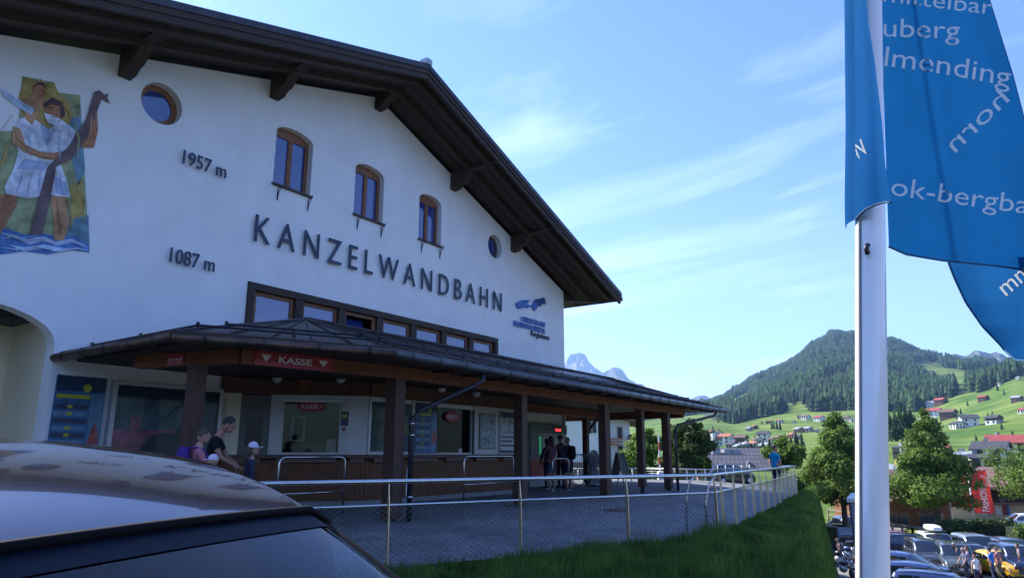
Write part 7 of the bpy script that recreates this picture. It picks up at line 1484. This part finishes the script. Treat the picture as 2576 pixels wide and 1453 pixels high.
# ================================================================ flagpole and its flags
fp_ = thing('flagpole', 'thick white flagpole close to the viewer, leaning slightly right', 'flagpole', (1.46, 3.33, -.47)); polem = mat('white_pole_paint', (.72, .72, .72), .22, .1, .02, 3, coat=.6)
def pole_x(z): return 1.60 + (z - .62) * .109
zs_ = np.linspace(-.5, 4.6, 12); m = MB(); m.tube([(pole_x(z), 3.33, z) for z in zs_], [.072 - .0016 * (z + .5) for z in zs_], 32); m.build('pole', polem, fp_)
m = MB(); m.tube([(pole_x(z) - .068, 3.30, z) for z in zs_], .006, 6); m.build('track', mat('track_grey', (.25, .24, .24), .5, .3, 0), fp_)
m = MB(); m.tube([(pole_x(2.13) - .05, 3.25, 2.13), (pole_x(2.10) - .062, 3.245, 2.11), (pole_x(2.08) - .05, 3.25, 2.08)], .012, 8); m.build('clip', darkp, fp_)
flagm = mat('flag_cloth', (.006, .085, .25), .9, 0, .06, 3, .15, 250, .04, transl=.38); hemm = mat('flag_hem', (.006, .06, .13), .8, 0, 0); fprint = mat('flag_print', (.55, .60, .62), .75, 0, 0, transl=.3); fprint2 = mat('flag_print_brightened', (.80, .84, .86), .75, 0, 0)  # second print is a whiter copy, brightened against the shade on the flag front
def poly_at(P, u): xs_a = [p[0] for p in P]; return float(np.interp(u, xs_a, [p[1] for p in P]))
class Cloth:
    """a hanging cloth: left and right edge, top and bottom edge and the distance of every point, folds included"""
    def __init__(s, L_, Rr, top, bot, dep): s.L, s.R, s.t, s.b, s.d = L_, Rr, top, bot, dep
    def xy(s, u, v): y = poly_at(s.t, u) + (poly_at(s.b, u) - poly_at(s.t, u)) * v; xl = poly_at(s.L, y); xr = poly_at(s.R, y); return xl + (xr - xl) * u, y
    def P(s, u, v, off=0.): x, y = s.xy(u, v); return Vector(at_y(x, y, s.d(u, v) - off))
    def inv(s, x, y):
        u = .5
        xl, xr = poly_at(s.L, y), poly_at(s.R, y); u = (x - xl) / (xr - xl); v = (y - poly_at(s.t, u)) / (poly_at(s.b, u) - poly_at(s.t, u)); return u, v
    def grid(s, nu, nv): return [[s.P(i / nu, j / nv) for i in range(nu + 1)] for j in range(nv + 1)]
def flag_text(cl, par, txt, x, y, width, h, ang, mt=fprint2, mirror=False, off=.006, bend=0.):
    isl, (a, b) = text_islands(txt, 1., .002); zs1 = [v[2] for t_ in isl for v in t_[0]]; k = width / (b - a); hk = h / .53; ca, sa = math.cos(R(ang)), math.sin(R(ang)); m_ = MB()
    for vs, fs in isl:
        pv = []
        for X_, y_, Z_ in vs:
            dx = (X_ - a) * k; dx = width - dx if mirror else dx; dz = Z_ * hk - bend * (dx / width) ** 2 * h; ix = x + dx * ca + dz * sa; iy = y + dx * sa - dz * ca; u, v = cl.inv(ix, iy)
            pv.append(cl.P(min(max(u, 0), 1), min(max(v, 0), 1), off))
        m_.add(pv, fs)
    m_.build('lettering', mt, par)
ff = thing('flag', 'large dark blue flag with pale place names, backlit behind the pole', 'flag', (2.0, 3.6, 1.9))
big = Cloth([(-260, 2196), (0, 2215), (622, 2236), (760, 2240)], [(-260, 2392), (0, 2489), (100, 2520), (190, 2548), (320, 2582), (500, 2640), (760, 2700)], [(0, -260), (1, -260)], [(0, 620), (.1, 640), (.3, 655), (.6, 668), (.85, 684), (1, 700)],
            lambda u, v: 3.44 + .75 * u + .05 * math.sin(7.5 * u + 1.2 * v + .6) * (.4 + u) - .035 * math.exp(-((u - .30 - .10 * v) / .035) ** 2) + .03 * math.sin(17 * u + 2 * v) * u)
m = MB(); m.grid(big.grid(90, 60)); m.build('cloth', flagm, ff)
m = MB(); m.tube([big.P(u, 1.) for u in np.linspace(0, 1, 40)], .006, 5); m.build('hem', hemm, ff)
m = MB(); m.tube([big.P(1., v) for v in np.linspace(0, 1, 40)], .004, 5); m.build('hem', hemm, ff)
flag_text(big, ff, 'uberg', 2222, 92, 192, 36, 2); flag_text(big, ff, 'lmending', 2224, 166, 320, 38, 7, bend=.35); flag_text(big, ff, 'horn', 2404, 385, 190, 34, -44, mirror=True); flag_text(big, ff, 'ok-bergba', 2240, 490, 350, 36, 8)
flag_text(big, ff, 'mittelbar', 2222, 4, 275, 30, 7)
fw_ = thing('flag', 'light blue sunlit flag fold wrapped round the front of the pole', 'flag', (1.55, 3.2, 1.9))
wrap = Cloth([(-260, 2146), (0, 2148), (300, 2152), (500, 2150), (560, 2152)], [(-260, 2196), (0, 2180), (60, 2185), (150, 2200), (300, 2218), (420, 2228), (505, 2241), (560, 2243)], [(0, -260), (1, -260)], [(0, 552), (.15, 538), (.3, 526), (.6, 514), (.85, 508), (1, 510)],
             lambda u, v: 3.31 - .24 * u ** .8 + .012 * math.sin(u * 7 + v * 3) * u)
m = MB(); m.grid(wrap.grid(30, 60)); m.build('cloth', flagm, fw_); m = MB(); m.tube([wrap.P(u, 1.) for u in np.linspace(0, 1, 20)], .006, 5); m.build('hem', hemm, fw_)
wr2 = MB(); rows = []
for v in np.linspace(0, 1, 24): a = wrap.P(0, v); rows.append([a, a + Vector((-.008, .05, 0)), a + Vector((.0, .11, 0)), a + Vector((.03, .16, 0))])
wr2.grid(rows); wr2.build('fold', flagm, fw_)
flag_text(wrap, fw_, 'W', 2153, 408, 46, 30, -38, mt=fprint)
fl2 = thing('flag', 'tip of a second light blue flag with white letter at the right edge', 'flag', (2.6, 4.2, 1.6))
tip = Cloth([(600, 2376), (665, 2388), (700, 2402), (760, 2430), (820, 2472), (870, 2520), (906, 2546), (960, 2560)], [(600, 2690), (960, 2640)], [(0, 640), (1, 650)], [(0, 880), (.1, 905), (.5, 908), (1, 900)], lambda u, v: 4.9 - 1.35 * u + .08 * math.sin(u * 9 + v * 3) * u)
m = MB(); m.grid(tip.grid(50, 40)); m.build('cloth', flagm, fl2); m = MB(); m.tube([tip.P(0, v) for v in np.linspace(0, 1, 30)] + [tip.P(u, 1) for u in np.linspace(0, 1, 20)], .009, 5); m.build('hem', hemm, fl2)
flag_text(tip, fl2, 'mm', 2532, 745, 90, 34, -40, mt=fprint)
# ================================================================ dark car at the lower left, close to the viewer
fc = thing('parked_car', 'dark car roof and windscreen filling the lower left corner', 'car', (-1.6, 2.3, -.45))
Rr = Vector((-.627, 2.47, .98)); Lh = Vector((-.977, 1.42, .98)); ax = Vector((.316, .949, 0)); bx_ = Vector((-.949, .316, 0))     # ax along the header to the far side, bx_ backwards over the roof
gpaint = mat('grey_car_paint', (.034, .026, .03), .17, .45, .1, 170, coat=1., col2=(.22, .19, .17), thresh=(.60, .78), detail=6); seal = mat('rubber_seal', (.006, .006, .008), .8, 0, 0, spec=.1)
Wd = 1.26; far_ = Rr
def roofp(a, b):
    """a: 0 far rail .. 1 near rail; b: metres behind the windscreen header"""
    s = (2 * a - 1); w_ = Wd / 2 + .03 * min(b, 1); c = far_ - ax * (Wd / 2) + bx_ * b
    z = .98 + .205 * (1 - math.exp(-(max(b, 0) + .0) / .42)) * (1 - .0 * b) + (.012 + .03 * min(1, max(b, 0) / .4)) * (1 - s * s) - .05 * max(0, b - 1.1) ** 2 - .045 * max(0, abs(s) - .8) / .2 + (.028 if b < .02 else 0) * 0
    bow = .02 * (1 - s * s); p = c - ax * (s * w_) - bx_ * bow * max(0, 1 - b / .5); return Vector((p.x, p.y, z))
m = MB(); m.grid([[roofp(a, b) for a in np.linspace(0, 1, 49)] for b in [0, .01, .03, .06, .1, .15, .2, .26, .33, .4, .5, .6, .72, .85, 1.0, 1.15, 1.3, 1.5, 1.7, 1.9, 2.05]]); m.build('roof', gpaint, fc)
m = MB(); m.tube([roofp(a, 0) + Vector((0, 0, -.006)) - bx_ * .014 for a in np.linspace(0, 1, 40)], .012, 8); m.build('seal', seal, fc)
def wsp(a, c): # windscreen: c 0 header .. 1 cowl
    p = roofp(a, 0); s = 2 * a - 1; return p - bx_ * (.62 * c + .06 * math.sin(math.pi * c) + .06 * (1 - s * s) * c) + Vector((0, 0, -.50 * c - .012)) - ax * (s * .10 * c)
wsg = glass_thin('windscreen_glass', (.24, .33, .38), .0, ior=1.4); m = MB(); m.grid([[wsp(a, c) for a in np.linspace(.02, 1, 40)] for c in np.linspace(0.02, 1, 14)]); m.build('windscreen', wsg, fc)
blueband = mat('screen_frit', (.006, .009, .018), .5, 0, 0, spec=.1); m = MB(); m.grid([[wsp(a, c) + Vector((.002, -.002, .002)) for a in np.linspace(.02, 1, 40)] for c in np.linspace(0.0, .09, 3)]); m.build('tinted_band', blueband, fc)
for a0, a1, nm in ((-.015, .035, 'pillar'), (.985, 1.03, 'pillar')):
    rows = [[wsp(a, c) + (Vector((0, 0, .012)) if 0 < i < 3 else Vector((0, 0, 0))) for i, a in enumerate(np.linspace(a0, a1, 4))] for c in np.linspace(-.02, 1, 14)]; m = MB(); m.grid(rows); m.build('pillar', gpaint if a0 > .5 else seal, fc)
# side bodies, bonnet and lower hull so the car is whole from any side
def side(a, sgn):
    rows = []
    for b in np.linspace(0, 2.05, 12): t_ = roofp(a, b); o_ = ax * sgn; rows.append([t_, t_ + o_ * .05 + Vector((0, 0, -.08)), t_ + o_ * .20 + Vector((0, 0, -.52)), t_ + o_ * .24 + Vector((0, 0, -.7)), t_ + o_ * .22 + Vector((0, 0, -1.25))])
    return rows
for a, sgn in ((0, 1), (1, -1)):
    rr_ = side(a, sgn); m = MB(); m.grid(rr_); m.build('side_panel', gpaint, fc); off_ = ax * sgn * .006
    m = MB(); m.grid([[rr_[i][1].lerp(rr_[i][2], u) + off_ for u in np.linspace(.03, .97, 5)] for i in range(1, 11)]); m.build('side_window', cglass, fc)
hc_ = [wsp(a, 1) for a in np.linspace(0, 1, 20)]; rows = [[p - bx_ * d_ + Vector((0, 0, -.02 - .08 * d_ - (.45 if d_ > 1.05 else 0))) - ax * ((2 * i / 19 - 1) * .08 * d_) for i, p in enumerate(hc_)] for d_ in (0, .2, .5, .9, 1.05, 1.12)]; m = MB(); m.grid(rows); m.build('bonnet', gpaint, fc)
for sgn, i in ((1, 0), (-1, 19)): rows2 = [[r_[i], r_[i] + ax * sgn * .1 + Vector((0, 0, -.12)), r_[i] + ax * sgn * .1 + Vector((0, 0, -.62))] for r_ in rows[:5]]; m = MB(); m.grid(rows2); m.build('wing', gpaint, fc)
cc = far_ - ax * (Wd / 2); 
for dist in (-1.25, 1.35):
    for sgn in (1, -1):
        p = cc + bx_ * dist + ax * sgn * (Wd / 2 + .12); m = MB(); m.tube([Vector((p.x, p.y, -.12)) - ax * .1, Vector((p.x, p.y, -.12)) + ax * .1], .32, 20); m.build('wheel', tyre, fc)
# interior: seats with headrests, dashboard, mirror
intr = mat('car_interior_dark', (.02, .022, .028), .8, 0, 0)
for s in (.32, -.32):
    b0 = cc + bx_ * .55 - ax * s; m = MB(); m.box((b0.x, b0.y, .62), (.42, .14, .62), rz=math.atan2(ax.y, ax.x)); m.ell((b0.x, b0.y, .97), (.13, .09, .085), 12, 8); m.build('seat', intr, fc)
b0 = cc - bx_ * .52; m = MB(); m.box((b0.x, b0.y, .40), (1.3, .45, .16), rz=math.atan2(ax.y, ax.x)); m.build('dashboard', intr, fc)
b0 = cc + bx_ * .12; m = MB(); m.box((b0.x, b0.y, .86), (.24, .03, .07), rz=math.atan2(ax.y, ax.x)); m.build('mirror', intr, fc)
m = MB(); b0 = cc + bx_ * .9; m.box((b0.x, b0.y, .15), (1.3, 3.2, .1), rz=math.atan2(ax.y, ax.x) ); m.build('floor_pan', intr, fc)
# ================================================================ air
m = MB(); m.b2((-3500, -3500, -12), (7500, 9200, 1450)); hz_ = m.build('haze', [], None, kind='stuff', loc=(0, 0, 0)); hm_ = bpy.data.materials.new('haze_air'); hm_.use_nodes = True; t = hm_.node_tree; t.nodes.clear()
o_ = t.nodes.new('ShaderNodeOutputMaterial'); pv = t.nodes.new('ShaderNodeVolumePrincipled'); pv.inputs['Color'].default_value = (.38, .62, 1, 1); pv.inputs['Density'].default_value = 8.5e-5; pv.inputs['Anisotropy'].default_value = .3; t.links.new(pv.outputs[0], o_.inputs['Volume']); hz_.data.materials.clear(); hz_.data.materials.append(hm_)
